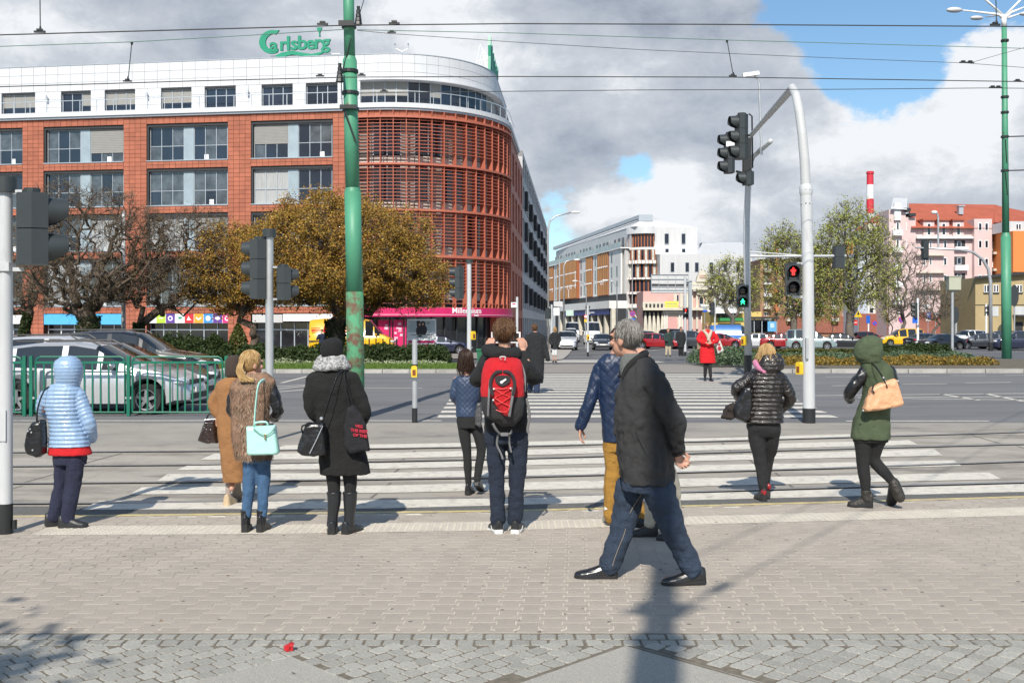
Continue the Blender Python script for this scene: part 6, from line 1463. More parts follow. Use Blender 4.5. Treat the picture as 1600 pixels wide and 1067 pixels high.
# ------------------------------------------------------------------ vehicles
M_tyre=mat('tyre_rubber',(.02,.02,.02),.85,var=.2,scale=20); M_rim=mat('rim_alloy',(.5,.5,.52),.3,metal=.8,var=.05)
M_carglass=mat('car_glass',(.015,.018,.022),.03,spec=.9,var=.2,scale=1.)
M_headl=mat('headlight_glass',(.65,.67,.7),.08,spec=.9,var=.2,scale=30); M_tail=mat('tail_light',(.4,.01,.01),.15,spec=.8)
M_trim=mat('car_trim',(.02,.02,.021),.5); M_plate=mat('number_plate',(.75,.75,.72),.5,var=.05)
def paint(name,c,metal=.35):return mat('paint_'+name,c,.28,metal=metal,var=.03,coat=1.0)
PROF={
 'hatch':dict(L=4.25,W=1.79,top=[(-2.12,.75),(-2.08,.98),(-1.92,1.2),(-1.65,1.38),(-1.0,1.46),(-.2,1.47),(.25,1.40),(1.05,.97),(1.6,.87),(1.95,.74),(2.10,.58),(2.125,.45)],belt=[(-2.12,.7),(-2.05,.93),(-1.5,.97),(.95,.90),(1.6,.83),(1.95,.70),(2.125,.42)],ws=(.2,1.05),rw=(-2.02,-1.6),wx=(-1.28,1.33),R=.32,pil=[(-1.5,-1.35),(-.42,-.3),(.32,.42)]),
 'sedan':dict(L=4.6,W=1.79,top=[(-2.3,.6),(-2.26,.93),(-1.7,1.02),(-1.0,1.36),(-.3,1.43),(.25,1.38),(1.15,.97),(1.8,.86),(2.2,.66),(2.3,.45)],belt=[(-2.3,.55),(-2.2,.9),(-1.5,.96),(1.0,.90),(1.8,.82),(2.2,.62),(2.3,.42)],ws=(.2,1.12),rw=(-1.65,-1.0),wx=(-1.35,1.42),R=.32,pil=[(-1.12,-.98),(-.38,-.28),(.32,.42)]),
 'suv':dict(L=4.6,W=1.85,top=[(-2.3,.8),(-2.25,1.1),(-2.1,1.45),(-1.85,1.62),(-1.0,1.68),(-.1,1.68),(.35,1.6),(1.05,1.13),(1.75,1.03),(2.15,.85),(2.28,.6),(2.3,.5)],belt=[(-2.3,.75),(-2.2,1.05),(1.0,1.05),(1.75,.98),(2.15,.8),(2.3,.45)],ws=(.3,1.05),rw=(-2.2,-1.85),wx=(-1.35,1.4),R=.36,pil=[(-1.6,-1.45),(-.5,-.38),(.4,.5)]),
 'mpv':dict(L=4.4,W=1.8,top=[(-2.2,.8),(-2.18,1.2),(-2.1,1.65),(-1.95,1.80),(-1.0,1.84),(-.1,1.82),(.35,1.72),(1.15,1.12),(1.7,1.0),(2.05,.82),(2.18,.6),(2.2,.5)],belt=[(-2.2,.75),(-2.15,1.02),(1.1,1.0),(1.7,.95),(2.05,.78),(2.2,.45)],ws=(.3,1.15),rw=(-2.17,-2.0),wx=(-1.3,1.35),R=.33,pil=[(-1.45,-1.3),(-.5,-.35),(.38,.5)]),
 'van':dict(L=5.9,W=2.0,top=[(-2.95,.8),(-2.93,2.2),(-2.85,2.52),(-2.0,2.6),(.6,2.6),(1.2,2.5),(2.05,1.55),(2.6,1.3),(2.85,1.05),(2.93,.8),(2.95,.6)],belt=[(-2.95,.75),(-2.9,1.5),(1.9,1.42),(2.6,1.2),(2.85,.95),(2.95,.55)],ws=(1.25,2.1),rw=None,wx=(-1.85,1.95),R=.36,pil=[(-9,.95),(1.5,1.58)]),
}
def car(name,label,kind,col,pos,rz,cat='car',group=None,L_scale=1.0,detail=True,plate=True,roof_rails=False,hs=1.0,trimbump=False):
    P=PROF[kind]; L_,Wd=P['L'],P['W']; T=thing(name,label,cat,(0,0,0),group=group); R=P['R']
    xs=set(); x=-L_/2
    while x<L_/2:xs.add(round(x,3)); x+=.16 if detail else .3
    xs.add(L_/2)
    for k,_ in P['top']+P['belt']:xs.add(round(max(-L_/2,min(L_/2,k)),3))
    for a,b in P['pil']:
        if a>-5:xs.add(a)
        xs.add(b)
    Ra=R*1.2
    for wxx in P['wx']:
        for k in range(9):xs.add(round(wxx+Ra*cos(pi*k/8),3))
    xs=sorted(xs)
    wt=[(-L_/2,.80),(-L_/2+.12,.92),(-L_/2+.5,.985),(-.3,1),(.9,1),(L_/2- .55,.97),(L_/2- .2,.88),(L_/2,.70)]
    rings=[]
    for x in xs:
        w=Wd/2*interp(wt,x); zt,bl=interp(P['top'],x),interp(P['belt'],x); bl=min(bl,zt- .02); zb=.19+.06*(abs(x)>L_/2- .3)
        for wxx in P['wx']:
            d=abs(x- wxx)
            if d<Ra:zb=max(zb,R+sqrt(max(0,Ra*Ra- d*d))*.98)
        cab=zt- bl; tw=w*.94- cab*(.30 if kind != 'van' else .12); tw=max(tw,w*.55)
        lo=min(zb+.05,bl- .1)
        half=[(0,zb),(w*.8,zb),(w*.985,lo),(w,lerp(lo,bl,.5)),(w*.985,bl- .05),(w*.945,bl),(tw,zt- min(.07,cab*.3)),(tw*.86,zt- .012),(0,zt+.012)]
        rings.append([(x,-y,z) for y,z in half]+[(x,y,z) for y,z in half[-2:0:-1]])
    n=len(rings[0]); body,glass=MB(),MB()
    for i in range(len(xs)- 1):
        xm=(xs[i]+xs[i+1])/2; a,b=rings[i],rings[i+1]
        zt,bl=interp(P['top'],xm),interp(P['belt'],xm)
        for k in range(n):
            k2=(k+1) % n; sd=k if k<8 else n- 1- k
            g=False
            if sd==5 and zt- bl>.2 and P['ws'][1]- .12>xm>(P['rw'][0]+.1 if P['rw'] else -9) and not any(p<xm<q for p,q in P['pil']):g=True
            if sd in (6,7) and (P['ws'][0]<xm<P['ws'][1]- .04 or (P['rw'] and P['rw'][0]<xm<P['rw'][1])):g=True
            if sd==6 and g and False:g=False
            (glass if g else body).add([a[k],a[k2],b[k2],b[k]],[(0,3,2,1)])
    body.add(rings[0],[tuple(range(n))]); body.add(rings[-1],[tuple(range(n))[::-1]])
    def weld(o):
        bm=bmesh.new(); bm.from_mesh(o.data); bmesh.ops.remove_doubles(bm,verts=bm.verts,dist=.0008); bmesh.ops.recalc_face_normals(bm,faces=bm.faces) if o.name.startswith('body') else None; bm.to_mesh(o.data); bm.free()
        o.data.polygons.foreach_set('use_smooth',[True]*len(o.data.polygons))
        try:o.data.set_sharp_from_angle(angle=radians(38))
        except Exception:pass
    def mk(mb,nm,mt,par=T,**k):
        if hs != 1:mb.v=[(x,y,z*hs) for x,y,z in mb.v]
        return mb.build(nm,mt,par,**k)
    bo=mk(body,'body',col); weld(bo); go=mk(glass,'windows',M_carglass); weld(go)
    m=MB(); m.box(-L_/2+.3,L_/2- .3,-Wd/2*.78,Wd/2*.78,.2,.62); mk(m,'underbody',M_trim)
    for wxx in P['wx']:
        for s in (-1,1):
            yo=s*(Wd/2- .01); m=MB(); rg=[]
            for rr,dy in ((R*.62,.0),(R*.68,.012),(R*.95,.012),(R,-.02),(R,-.19),(R*.9,-.21)):rg.append([(wxx+cos(2*pi*k/20)*rr,yo+s*dy,R+sin(2*pi*k/20)*rr) for k in range(20)])
            m.rings(rg,caps=False); w_=mk(m,'wheel',M_tyre,smooth=True,angle=50)
            m=MB();
            m.rings([[(wxx+cos(2*pi*k/20)*rr,yo+s*dy,R+sin(2*pi*k/20)*rr) for k in range(20)] for rr,dy in ((R*.66,.008),(R*.60,.004),(R*.58,-.07))],caps=False)
            for k in range(5):
                a=2*pi*k/5+.3; c_,s_=cos(a),sin(a); q=[]
                for rr,hw in ((R*.1,.035),(R*.6,.026)):q+=[(rr,-hw),(rr,hw)]
                pts=[(q[0]),(q[2]),(q[3]),(q[1])]
                m.prism(pts,-.03,.0,lambda px_,py_,h,c_=c_,s_=s_:(wxx+px_*c_- py_*s_,yo+s*h,R+px_*s_+py_*c_))
            m.prism([(cos(2*pi*k/10)*R*.16,sin(2*pi*k/10)*R*.16) for k in range(10)],-.03,.004,lambda px_,py_,h:(wxx+px_,yo+s*h,R+py_)); mk(m,'rim',M_rim,w_)
            m=MB(); m.prism([(cos(2*pi*k/14)*R*.58,sin(2*pi*k/14)*R*.58) for k in range(14)],-.09,-.07,lambda px_,py_,h:(wxx+px_,yo+s*h,R+py_)); mk(m,'brake_disc',M_trim,w_)
    fx=L_/2; hz=interp(P['belt'],fx- .25)- .06
    for s in (-1,1):
        m=MB(); m.ball((fx- .20,s*Wd/2*.68,hz),(.20,.22*Wd/1.8,.085),12,8); mk(m,'headlight',M_headl,smooth=True)
        m=MB(); tz=interp(P['belt'],-fx+.1)- .12; m.ball((-fx+.12,s*Wd/2*.76,tz),(.13,.17,.11),10,6); mk(m,'tail_light',M_tail,smooth=True)
        mz=interp(P['belt'],P['ws'][1]- .35)+.1; m=MB(); m.ball((P['ws'][1]- .38,s*(Wd/2+.09),mz),(.07,.10,.07),10,6); mk(m,'mirror',col,smooth=True)
        if detail:
            dl=[P['pil'][-2][0]+.06 if kind != 'van' else 1.0,P['ws'][1]- .12]; m=MB()
            for xx in dl+([P['pil'][0][0]+.1] if kind not in ('van',) else []):
                zz0,zz1=.3,interp(P['belt'],xx); w=Wd/2*interp(wt,xx); m.box(xx- .006,xx+.006,s*(w- .004)- .006,s*(w- .004)+.008,zz0,zz1- .06)
            mk(m,'door_seam',M_trim,kind='stuff')
            for xx in (dl[0]+.12,dl[0]- .9):
                if kind=='van' and xx<0:continue
                m=MB(); w=Wd/2*interp(wt,xx); m.box(xx,xx+.2,s*w- .02,s*w+.025,.80,.83); mk(m,'door_handle',col)
    wf=Wd/2*.6; m=MB(); m.box(fx- .06,fx+.012,-wf,wf,.30,.42); m.box(fx- .09,fx- .005,-wf*.7,wf*.7,hz- .04,hz+.03); mk(m,'grille',M_trim,kind='stuff')
    if plate:
        m=MB(); m.box(fx+.005,fx+.03,-.26,.26,.44,.55); mk(m,'front_plate',M_plate); m=MB(); m.box(-fx- .02,-fx+.005,-.26,.26,.62,.73); mk(m,'rear_plate',M_plate)
    if roof_rails:
        for s in (-1,1):m=MB(); m.tube([(-1.6,s*.58,1.40 if kind != 'suv' else 1.64),(-1.4,s*.6,1.49 if kind != 'suv' else 1.72),(.1,s*.6,1.5 if kind != 'suv' else 1.72),(.3,s*.58,1.40 if kind != 'suv' else 1.6)],.018,5); mk(m,'roof_rail',M_trim)
    T.location=pos; T.rotation_euler=(0,0,rz);
    if L_scale != 1:T.scale=(L_scale,)*3
    return T
def P_(px,Y):return (X(px,Y),Y,gz(Y))
silver,white,black_,dark=paint('silver',(.62,.63,.65)),paint('white',(.78,.79,.80),0),paint('black',(.012,.012,.015),.2),paint('anthracite',(.05,.055,.065))
redp,yelp,bluep,navy,whites=paint('red',(.30,.008,.012),.1),paint('yellow',(.75,.42,.005),0),paint('blue',(.02,.13,.42),.1),paint('navy',(.015,.02,.05)),paint('pearl',(.56,.57,.59),.45)
def carX(px_front,Y,L_):return X(px_front,Y)- L_/2
g0=0
car('parked_car','silver white hatchback right behind the green railing','hatch',whites,(carX(306,21.3,4.25),21.5,-.02),0.0,hs=1.0,roof_rails=True)
car('parked_car','black hatchback parked second from the green railing','sedan',black_,(carX(352,24.0,4.6)- .35,24.0,-.05),0.0,roof_rails=False,hs=1.03)
car('parked_car','silver car parked third from the railing, only its roof in view','suv',silver,(X(118,26.6),26.6,-.08),0.0,roof_rails=True,hs=.95)
car('parked_car','tall black estate car parked farthest from the green railing','suv',black_,(carX(360,29.4,4.6)- .45,29.4,-.05),0.0,roof_rails=True)
car('parked_car','red car beyond the median under the bare tree','hatch',redp,P_(82,60),0.0)
car('parked_car','white car beyond the median at the left edge','hatch',white,P_(20,62),0.0)
dh=car('delivery_van','yellow courier van with red lettering parked behind the hedge','van',yelp,(X(552,71),71,gz(71)),0.0,cat='van')
# DHL livery
for s in (-1,):
    mm=MB(); fnx=lambda x,y,z:(x,-1.003- z,y)
    for k,(ch,xx) in enumerate((('D',-1.95),('H',-1.40),('L',-.82))):
        tm=text_mb(ch,.62,.012,lambda x,y,z,xx=xx:(xx+x*1.35+y*.28- 0,-1.006- z,1.72+y),align='LEFT',bold=.035); mm.merge(tm)
    for yy in (1.72,1.82,1.92):mm.hexa([(-2.75,-1.012,yy),(-2.1,-1.012,yy),(-2.1,-1.0,yy),(-2.75,-1.0,yy),(-2.7,-1.012,yy+.05),(-2.08,-1.012,yy+.05),(-2.08,-1.0,yy+.05),(-2.7,-1.0,yy+.05)])
    for yy in (1.72,1.82,1.92):mm.hexa([(-.1,-1.012,yy),(.5,-1.012,yy),(.5,-1.0,yy),(-.1,-1.0,yy),(-.05,-1.012,yy+.05),(.55,-1.012,yy+.05),(.55,-1.0,yy+.05),(-.05,-1.0,yy+.05)])
    T0=dh.location.copy(); dh.location=(0,0,0); mm.build('lettering',mat('courier_red',(.62,.02,.02),.4,var=0),dh)
    m=MB(); m.box(-2.9,1.4,-1.02,-.99,.35,.62); m.box(-2.9,.9,-1.015,-.99,1.02,1.10); m.build('side_rail',M_trim,dh,kind='stuff'); dh.location=T0
car('parked_car','dark car behind the bank corner posts','sedan',navy,P_(690,78),0.0)
# street: facing the camera
car('van','white van driving towards the crossing in the side street','van',white,(X(925,120),120,-.4),radians(-94),cat='van')
car('moving_car','dark green saloon waiting at the side street stop line','sedan',dark,(X(941,92),92,-.4),radians(-93))
car('parked_van','white van with yellow plates right of the driving white van','mpv',white,(X(975,125),125,-.4),radians(-120),cat='van',L_scale=1.1)
rr=random.Random(9)
kl=[('suv',silver,'grey'),('hatch',dark,'dark'),('sedan',silver,'silver'),('mpv',white,'white'),('van',white,'white')]
lab=['nearest silver car in the row parked left of the side street','second car, dark, in the row parked left of the side street','third car, silver, in the row left of the side street','fourth vehicle, white, in the row left of the side street','white van at the far end of the row parked left of the side street']
for k,(kd,c,nm) in enumerate(kl):
    Y=92+k*11; car('parked_car',lab[k],kd,c,(X(872+k*3.2,Y)+.8,Y,-.4),radians(-94),group='cars parked along the left of the side street')
fl_=[('suv',silver,1000,105,-60,'grey off roader behind the older man with grey hair'),('hatch',redp,1029,95,-25,'bright red small car left of the distant pedestrians'),('sedan',dark,1016,135,-30,'dark saloon behind the small red car'),('mpv',black_,1064,100,-35,'black people carrier behind the pedestrian in dark coat'),('suv',dark,1082,97,-20,'dark estate car left of the red coated woman'),
       ('sedan',redp,1128,98,-22,'dark red car right of the red coated woman'),('sedan',silver,1192,98,-15,'silver saloon behind the slim far mast'),('sedan',redp,1226,97,-12,'dark red saloon right of the silver saloon'),('mpv',paint('sea_green',(.30,.38,.38)),1267,92,-14,'pale green boxy people carrier behind the arched mast'),('sedan',black_,1318,95,-14,'black saloon right of the arched mast'),
       ('hatch',redp,1358,118,-5,'red hatchback near the white stair tower'),('hatch',dark,1248,110,-10,'dark hatchback behind the pale green people carrier'),('mpv',yelp,1408,108,176,'yellow people carrier beside the no stopping sign'),('sedan',dark,1447,100,25,'dark car left of the beige cabinet mast'),('sedan',black_,1470,92,200,'black saloon with red tail lights by the cabinet mast'),('suv',white,1510,108,-160,'white off roader between the mast and the ochre building'),
       ('hatch',dark,1532,95,170,'dark hatchback left of the right green pole'),('suv',black_,1560,96,165,'black off roader partly behind the right green pole'),('suv',navy,1592,90,170,'dark blue off roader at the right edge')]
for kd,c,px_,Y,a,lb in fl_:car('parked_car',lb,kd,c,(X(px_,Y),Y,-.4),radians(a))
car('parked_van','bright blue panel van in front of the yellow pavilion','van',bluep,(X(1146,112),112,-.4),radians(-12),cat='van',L_scale=.86)
for k,px_ in enumerate((668,700)):pass
# ------------------------------------------------------------------ people
M_skin=mat('skin',(.50,.27,.19),.5,var=.06,scale=20,spec=.4)
def cloth(name,c,rough=.85,bump=.35,bs=90,**k):return mat('cloth_'+name,c,rough,var=k.pop('var',.12),scale=k.pop('scale',9),bump=bump,bscale=bs,**k)
def quilt_mat(name,c,size,rough=.45):
    """diamond stitched fabric"""
    m=mat(name,c,rough,var=.15,scale=9); nt=m.node_tree; N,L=nt.nodes.new,nt.links.new; tc=N('ShaderNodeTexCoord'); sp=N('ShaderNodeSeparateXYZ'); L(tc.outputs['Object'],sp.inputs[0])
    def mt(op,a,b=None):
        n=N('ShaderNodeMath'); n.operation=op
        for i,x in enumerate((a,b)):
            if x is None:continue
            if isinstance(x,(int,float)):n.inputs[i].default_value=x
            else:L(x,n.inputs[i])
        return n.outputs[0]
    hs=[]
    for s in (1,-1):hs.append(mt('ABSOLUTE',mt('SINE',mt('MULTIPLY',mt('ADD',mt('MULTIPLY',sp.outputs[0],s),sp.outputs[2]),pi/size))))
    h=mt('POWER',mt('MULTIPLY',hs[0],hs[1]),.4); bp=N('ShaderNodeBump'); bp.inputs['Distance'].default_value=.006; bp.inputs['Strength'].default_value=.55; L(h,bp.inputs['Height']); L(bp.outputs[0],nt.nodes['Principled BSDF'].inputs['Normal']); return m
def crom(P,sub):
    """Catmull-Rom through tuples"""
    out=[]; n=len(P)
    for i in range(n- 1):
        p0,p1,p2,p3=P[max(i- 1,0)],P[i],P[i+1],P[min(i+2,n- 1)]
        for k in range(sub):
            t=k/sub; out.append(tuple(.5*(2*b+(c- a)*t+(2*a- 5*b+4*c- d)*t*t+(3*b- a- 3*c+d)*t**3) for a,b,c,d in zip(p0,p1,p2,p3)))
    out.append(tuple(P[-1])); return out
class Fig:
    def __init__(s,Y):s.Y=Y; s.k=Y/F
    def w(s,px,py,dy=0):return at(px,py,s.Y)+Vector((0,dy,0))
    def limb(s,mb,pts,quilt=0,sub=5,n=14,flat=None,amp=.10,ends=True):
        """pts: (px, py, dy, r_px)"""
        P=[tuple(s.w(p[0],p[1],p[2]))+(p[3]*s.k,) for p in pts]
        if quilt:
            L_=sum((Vector(a[:3])- Vector(b[:3])).length for a,b in zip(P,P[1:])); sub=max(sub,int(L_/.008/(len(P)- 1)))
        Q=crom(P,sub); rr=[]; d=0
        for i,q in enumerate(Q):
            if i:d+=(Vector(q[:3])- Vector(Q[i- 1][:3])).length
            rr.append(q[3]*(1- amp+amp*abs(sin(pi*d/quilt))**.6*1.6 if quilt else 1))
        mb.tube([q[:3] for q in Q],rr,n,flat=flat)
        if ends:
            for q,r in ((Q[0],rr[0]),(Q[-1],rr[-1])):mb.ball(q[:3],r*.97,12,8)
    def torso(s,mb,rings,quilt=0,amp=.02,n=26,e=2.3,sub=4):
        """rings: (py, cx, hw, hd, dy) px except dy metres"""
        P=[(r[0],r[1],r[2],r[3],(r[4] if len(r)>4 else 0)*100) for r in rings]
        if quilt:sub=max(sub,int((P[-1][0]- P[0][0])*s.k/.007/(len(P)- 1)))
        Q=crom(P,sub); rg=[]; d=0
        for i,(py,cx,hw,hd,dy) in enumerate(Q):
            if i:d+=abs(py- Q[i- 1][0])*s.k
            g=(amp*(abs(sin(pi*d/quilt))**.6*1.5- .7)) if quilt else 0
            c=s.w(cx,py,dy/100); ring=[]
            for k in range(n):
                a=2*pi*k/n; ca,sa=cos(a),sin(a)
                ring.append(c+Vector((abs(ca)**(2/e)*(1 if ca>0 else -1)*(hw*s.k+g),abs(sa)**(2/e)*(1 if sa>0 else -1)*(hd*s.k+g),0)))
            rg.append(ring)
        mb.rings(rg)
def finish(mb,name,m,parent,vox=.008,smooth=1,fold=0.,fscale=.12,group=None,**kw):
    o=mb.build(name,m,parent,smooth=True,**kw)
    r=o.modifiers.new('union','REMESH'); r.mode='VOXEL'; r.voxel_size=vox; r.use_smooth_shade=True
    if smooth:sm=o.modifiers.new('relax','SMOOTH'); sm.iterations=smooth; sm.factor=.6
    if fold:
        tn='folds_%d' % int(fscale*1000); tx=bpy.data.textures.get(tn) or bpy.data.textures.new(tn,'CLOUDS'); tx.noise_scale=fscale; tx.noise_depth=2
        d=o.modifiers.new('folds','DISPLACE'); d.texture=tx; d.strength=fold; d.mid_level=.5; d.texture_coords='LOCAL'
        tn='creases'; tx=bpy.data.textures.get(tn) or bpy.data.textures.new(tn,'MUSGRAVE' if False else 'STUCCI'); tx.noise_scale=.05; d=o.modifiers.new('creases','DISPLACE'); d.texture=tx; d.strength=fold*.55; d.mid_level=.5; d.texture_coords='LOCAL'
    return o
def add_head(mb,c,f,s=1.0,tilt=0.0):
    f=Vector(f).normalized(); r=f.cross(Vector((0,0,1))).normalized(); u=r.cross(f).normalized(); c=Vector(c)
    R=Matrix((r,f,u)).transposed()
    def B(x,y,z,a,b,cc):mb.ball(c+(r*x+f*y+u*z)*s,(a*s,b*s,cc*s),16,12,R)
    B(0,-.005,.02,.076,.095,.098); B(0,.03,-.045,.058,.062,.07); B(0,.055,-.09,.03,.03,.025)      # skull, jaw, chin
    B(0,.10,-.012,.012,.016,.026); B(0,.108,-.03,.017,.015,.012); B(0,.085,.035,.055,.018,.014)    # nose, tip, brow
    B(0,.09,-.062,.024,.012,.008); B(0,.089,-.074,.02,.012,.008)                                   # lips
    for q in (-1,1):B(q*.078,-.01,-.01,.011,.022,.033); B(q*.04,.07,-.02,.028,.025,.022)      # ears, cheeks
    return c,r,f,u
def eyes(T,fr,s=1.0):
    c,r,f,u=fr; m=MB()
    for q in (-1,1):m.ball(c+(r*q*.031+f*.084+u*.012)*s,.012*s,10,6)
    m.build('eye',mat('eye_dark',(.05,.04,.035),.2,var=0),T,smooth=True,kind='stuff')
def add_hand(mb,wr,d,nrm,side=1,s=1.0,curl=.5,spread=.1):
    """palm from wrist along d, nrm = palm normal, fingers curl towards nrm"""
    d=Vector(d).normalized(); nrm=Vector(nrm); nrm=(nrm- d*nrm.dot(d)).normalized(); x=d.cross(nrm).normalized()*side; wr=Vector(wr)
    R=Matrix((x,nrm,d)).transposed(); mb.tube([wr- d*.03,wr+d*.02],[.026*s,.027*s],10); mb.ball(wr+d*.05*s,(.040*s,.015*s,.05*s),12,8,R)
    for k,(o,L_) in enumerate(((-.030,.070),(-.010,.080),(.011,.075),(.031,.060))):
        p=wr+(d*.085+x*o)*s; dd=(d+x*spread*(k- 1.5)*.6).normalized(); pts=[wr+(d*.05+x*o*.8)*s,p]; a=curl*.5
        for q in (.42,.32,.26):
            dd=(dd*cos(a)+nrm*sin(a)).normalized(); dd=dd; p=p+dd*L_*q*s; pts.append(p); a=curl*.75
        mb.tube(pts,[.010*s,.0098*s,.0088*s,.008*s,.0068*s],8); mb.ball(pts[-1],.0068*s,8,6)
    p0=wr+(d*.02- x*.022+nrm*.004)*s; p1=p0+(d*.028- x*.028+nrm*.012)*s; p2=p1+(d*.03- x*.008+nrm*.014)*s; p3=p2+(d*.024+nrm*.008)*s
    mb.tube([p0,p1,p2,p3],[.014*s,.012*s,.0105*s,.008*s],8); mb.ball(p3,.008*s,8,6)
def shoe(T,ankle,d,L_=.26,m=None,sole=None,pitch=0.,heel=.02,w=.047,z0=None,boot=0.,block=False,name='shoe'):
    """ankle in world, d = toe direction on the ground, pitch lifts the heel (rad)"""
    d=Vector((d[0],d[1],0)).normalized(); s_=Vector((-d.y,d.x,0)); a=Vector(ankle); z0=.012 if z0 is None else z0
    toe=Vector((a.x,a.y,z0))+d*L_*.72; U_=Vector((0,0,1));
    def P(t,y,z):   # t 0 heel .. 1 toe
        q=Vector((0,0,z))+d*((t- 1)*L_); ang=pitch; v=q.dot(d); q=d*(v*cos(ang)- (-z)*0)+U_*(z*cos(ang)- v*sin(ang))+d*(z*sin(ang)); return toe+q+s_*y
    m1=MB(); rg=[]
    for t,hw,hh in ((.0,.55,.075),(.06,.72,.088),(.2,.78,.09),(.36,.82,.085),(.52,.92,.066),(.7,1.0,.05),(.86,.9,.04),(.96,.6,.03),(1.0,.3,.02)):
        hz=heel*max(0,(1- t*1.7)) ; base=.012+hz; rg.append([P(t,hw*w*cos(q),base+max(0,hh)*max(0.0,sin(q))**.8 if sin(q)>0 else base) for q in [2*pi*k/14 for k in range(14)]])
    m1.rings(rg); up=m1
    if boot:
        top=a+Vector((0,0,boot)); b0=P(.22,0,.05); up.tube([b0,a+Vector((0,0,.01)),a+Vector((0,0,boot*.5)),top],[w*.95,w*.98,w*1.02,w*1.08],14)
    o=up.build(name,m or M_black,T,smooth=True); o.modifiers.new('r','REMESH').mode='VOXEL'; o.modifiers[-1].voxel_size=.005; o.modifiers[-1].use_smooth_shade=True
    m2=MB(); rg=[]
    for t,hw in ((.0,.5),(.05,.74),(.2,.82),(.4,.84),(.52,.95),(.7,1.06),(.87,.95),(.97,.62),(1.01,.3)):
        hz=heel*max(0,(1- t*1.7)); rg.append([P(t,hw*w,.016+hz),P(t,-hw*w,.016+hz),P(t,-hw*w,hz*(0 if (t<.27 and not block) else 1)*.9- .0),P(t,hw*w,hz*(0 if (t<.27 and not block) else 1)*.9- .0)])
    m2.rings(rg)
    m2.build('sole',sole or M_trim,o); return o
def hair_strands(c,f,m,parent,n=500,s=1.0,L_=.0,rx=.084,ry=.102,rz=.105,back=.012,up=.028,rmin=.2,wav=.008,seed=1,front=-.2,drop=(0,0,-1),name='hair',cap=True,messy=0.):
    rng=random.Random(seed); f=Vector(f).normalized(); r=f.cross(Vector((0,0,1))).normalized(); u=r.cross(f).normalized(); c=Vector(c)+(u*up- f*back)*s; R=Matrix((r,f,u)).transposed(); mb=MB()
    if cap:
        cm=MB(); cm.ball(c,(rx*s*.985,ry*s*.985,rz*s*.985),24,16,R)
        cm.f=[q for q in cm.f if (R.transposed() @ (Vector(cm.v[q[0]])- c)).y<ry*s*.55 or (R.transposed() @ (Vector(cm.v[q[0]])- c)).z>rz*s*.25]; cm.build(name+'_base',m,parent,smooth=True)
    for i in range(n):
        az=rng.uniform(0,2*pi); th0=rng.uniform(.02,1.2); th1=th0+rng.uniform(.5,1.0)
        fr_=cos(az)   # 1 = front
        lim=1.05 if fr_>.45 else (1.9 if fr_>-.1 else 2.35); th1=min(th1,lim+rng.uniform(-.1,.05));
        if th1<=th0+.1:continue
        sp=rng.uniform(-.25,.25); k=6; pts=[]; lift=rng.uniform(1.0,1.035)+messy*rng.uniform(0,1)
        for j in range(k+1):
            th=lerp(th0,th1,j/k); aa=az+sp*j/k; q=Vector((sin(th)*sin(aa)*rx,sin(th)*cos(aa)*ry,cos(th)*rz))*s*(lift+(messy*.6*(j/k)**2)); q+=Vector((rng.uniform(-1,1),rng.uniform(-1,1),rng.uniform(-1,1)))*wav*.3*s; pts.append(c+R @ q)
        if L_ and th1>1.35:
            e=pts[-1]; Ls=L_*rng.uniform(.7,1.05); w_=Vector((rng.uniform(-1,1),rng.uniform(-1,1),0))*wav
            for j in range(1,5):pts.append(e+Vector(drop)*Ls*j/4+w_*j+Vector((rng.uniform(-1,1),rng.uniform(-1,1),0))*wav*.4)
        mb.tube(pts,[.0028*s]*(len(pts)- 1)+[.001*s],3,caps=False)
    return mb.build(name,m,parent,smooth=True,kind='stuff')
def hairmat(name,c,c2):
    m=leafmat(name,[c,c2,c,tuple(x*.6 for x in c),c2],rough=.4,trans=0); return m
H_brown=hairmat('hair_brown',(.10,.05,.025),(.19,.10,.05)); H_dark=hairmat('hair_dark',(.03,.016,.012),(.06,.032,.022)); H_blonde=hairmat('hair_blonde',(.42,.26,.11),(.62,.43,.20)); H_grey=hairmat('hair_grey',(.13,.12,.11),(.34,.32,.30)); H_sand=hairmat('hair_sand',(.30,.17,.08),(.45,.29,.15))
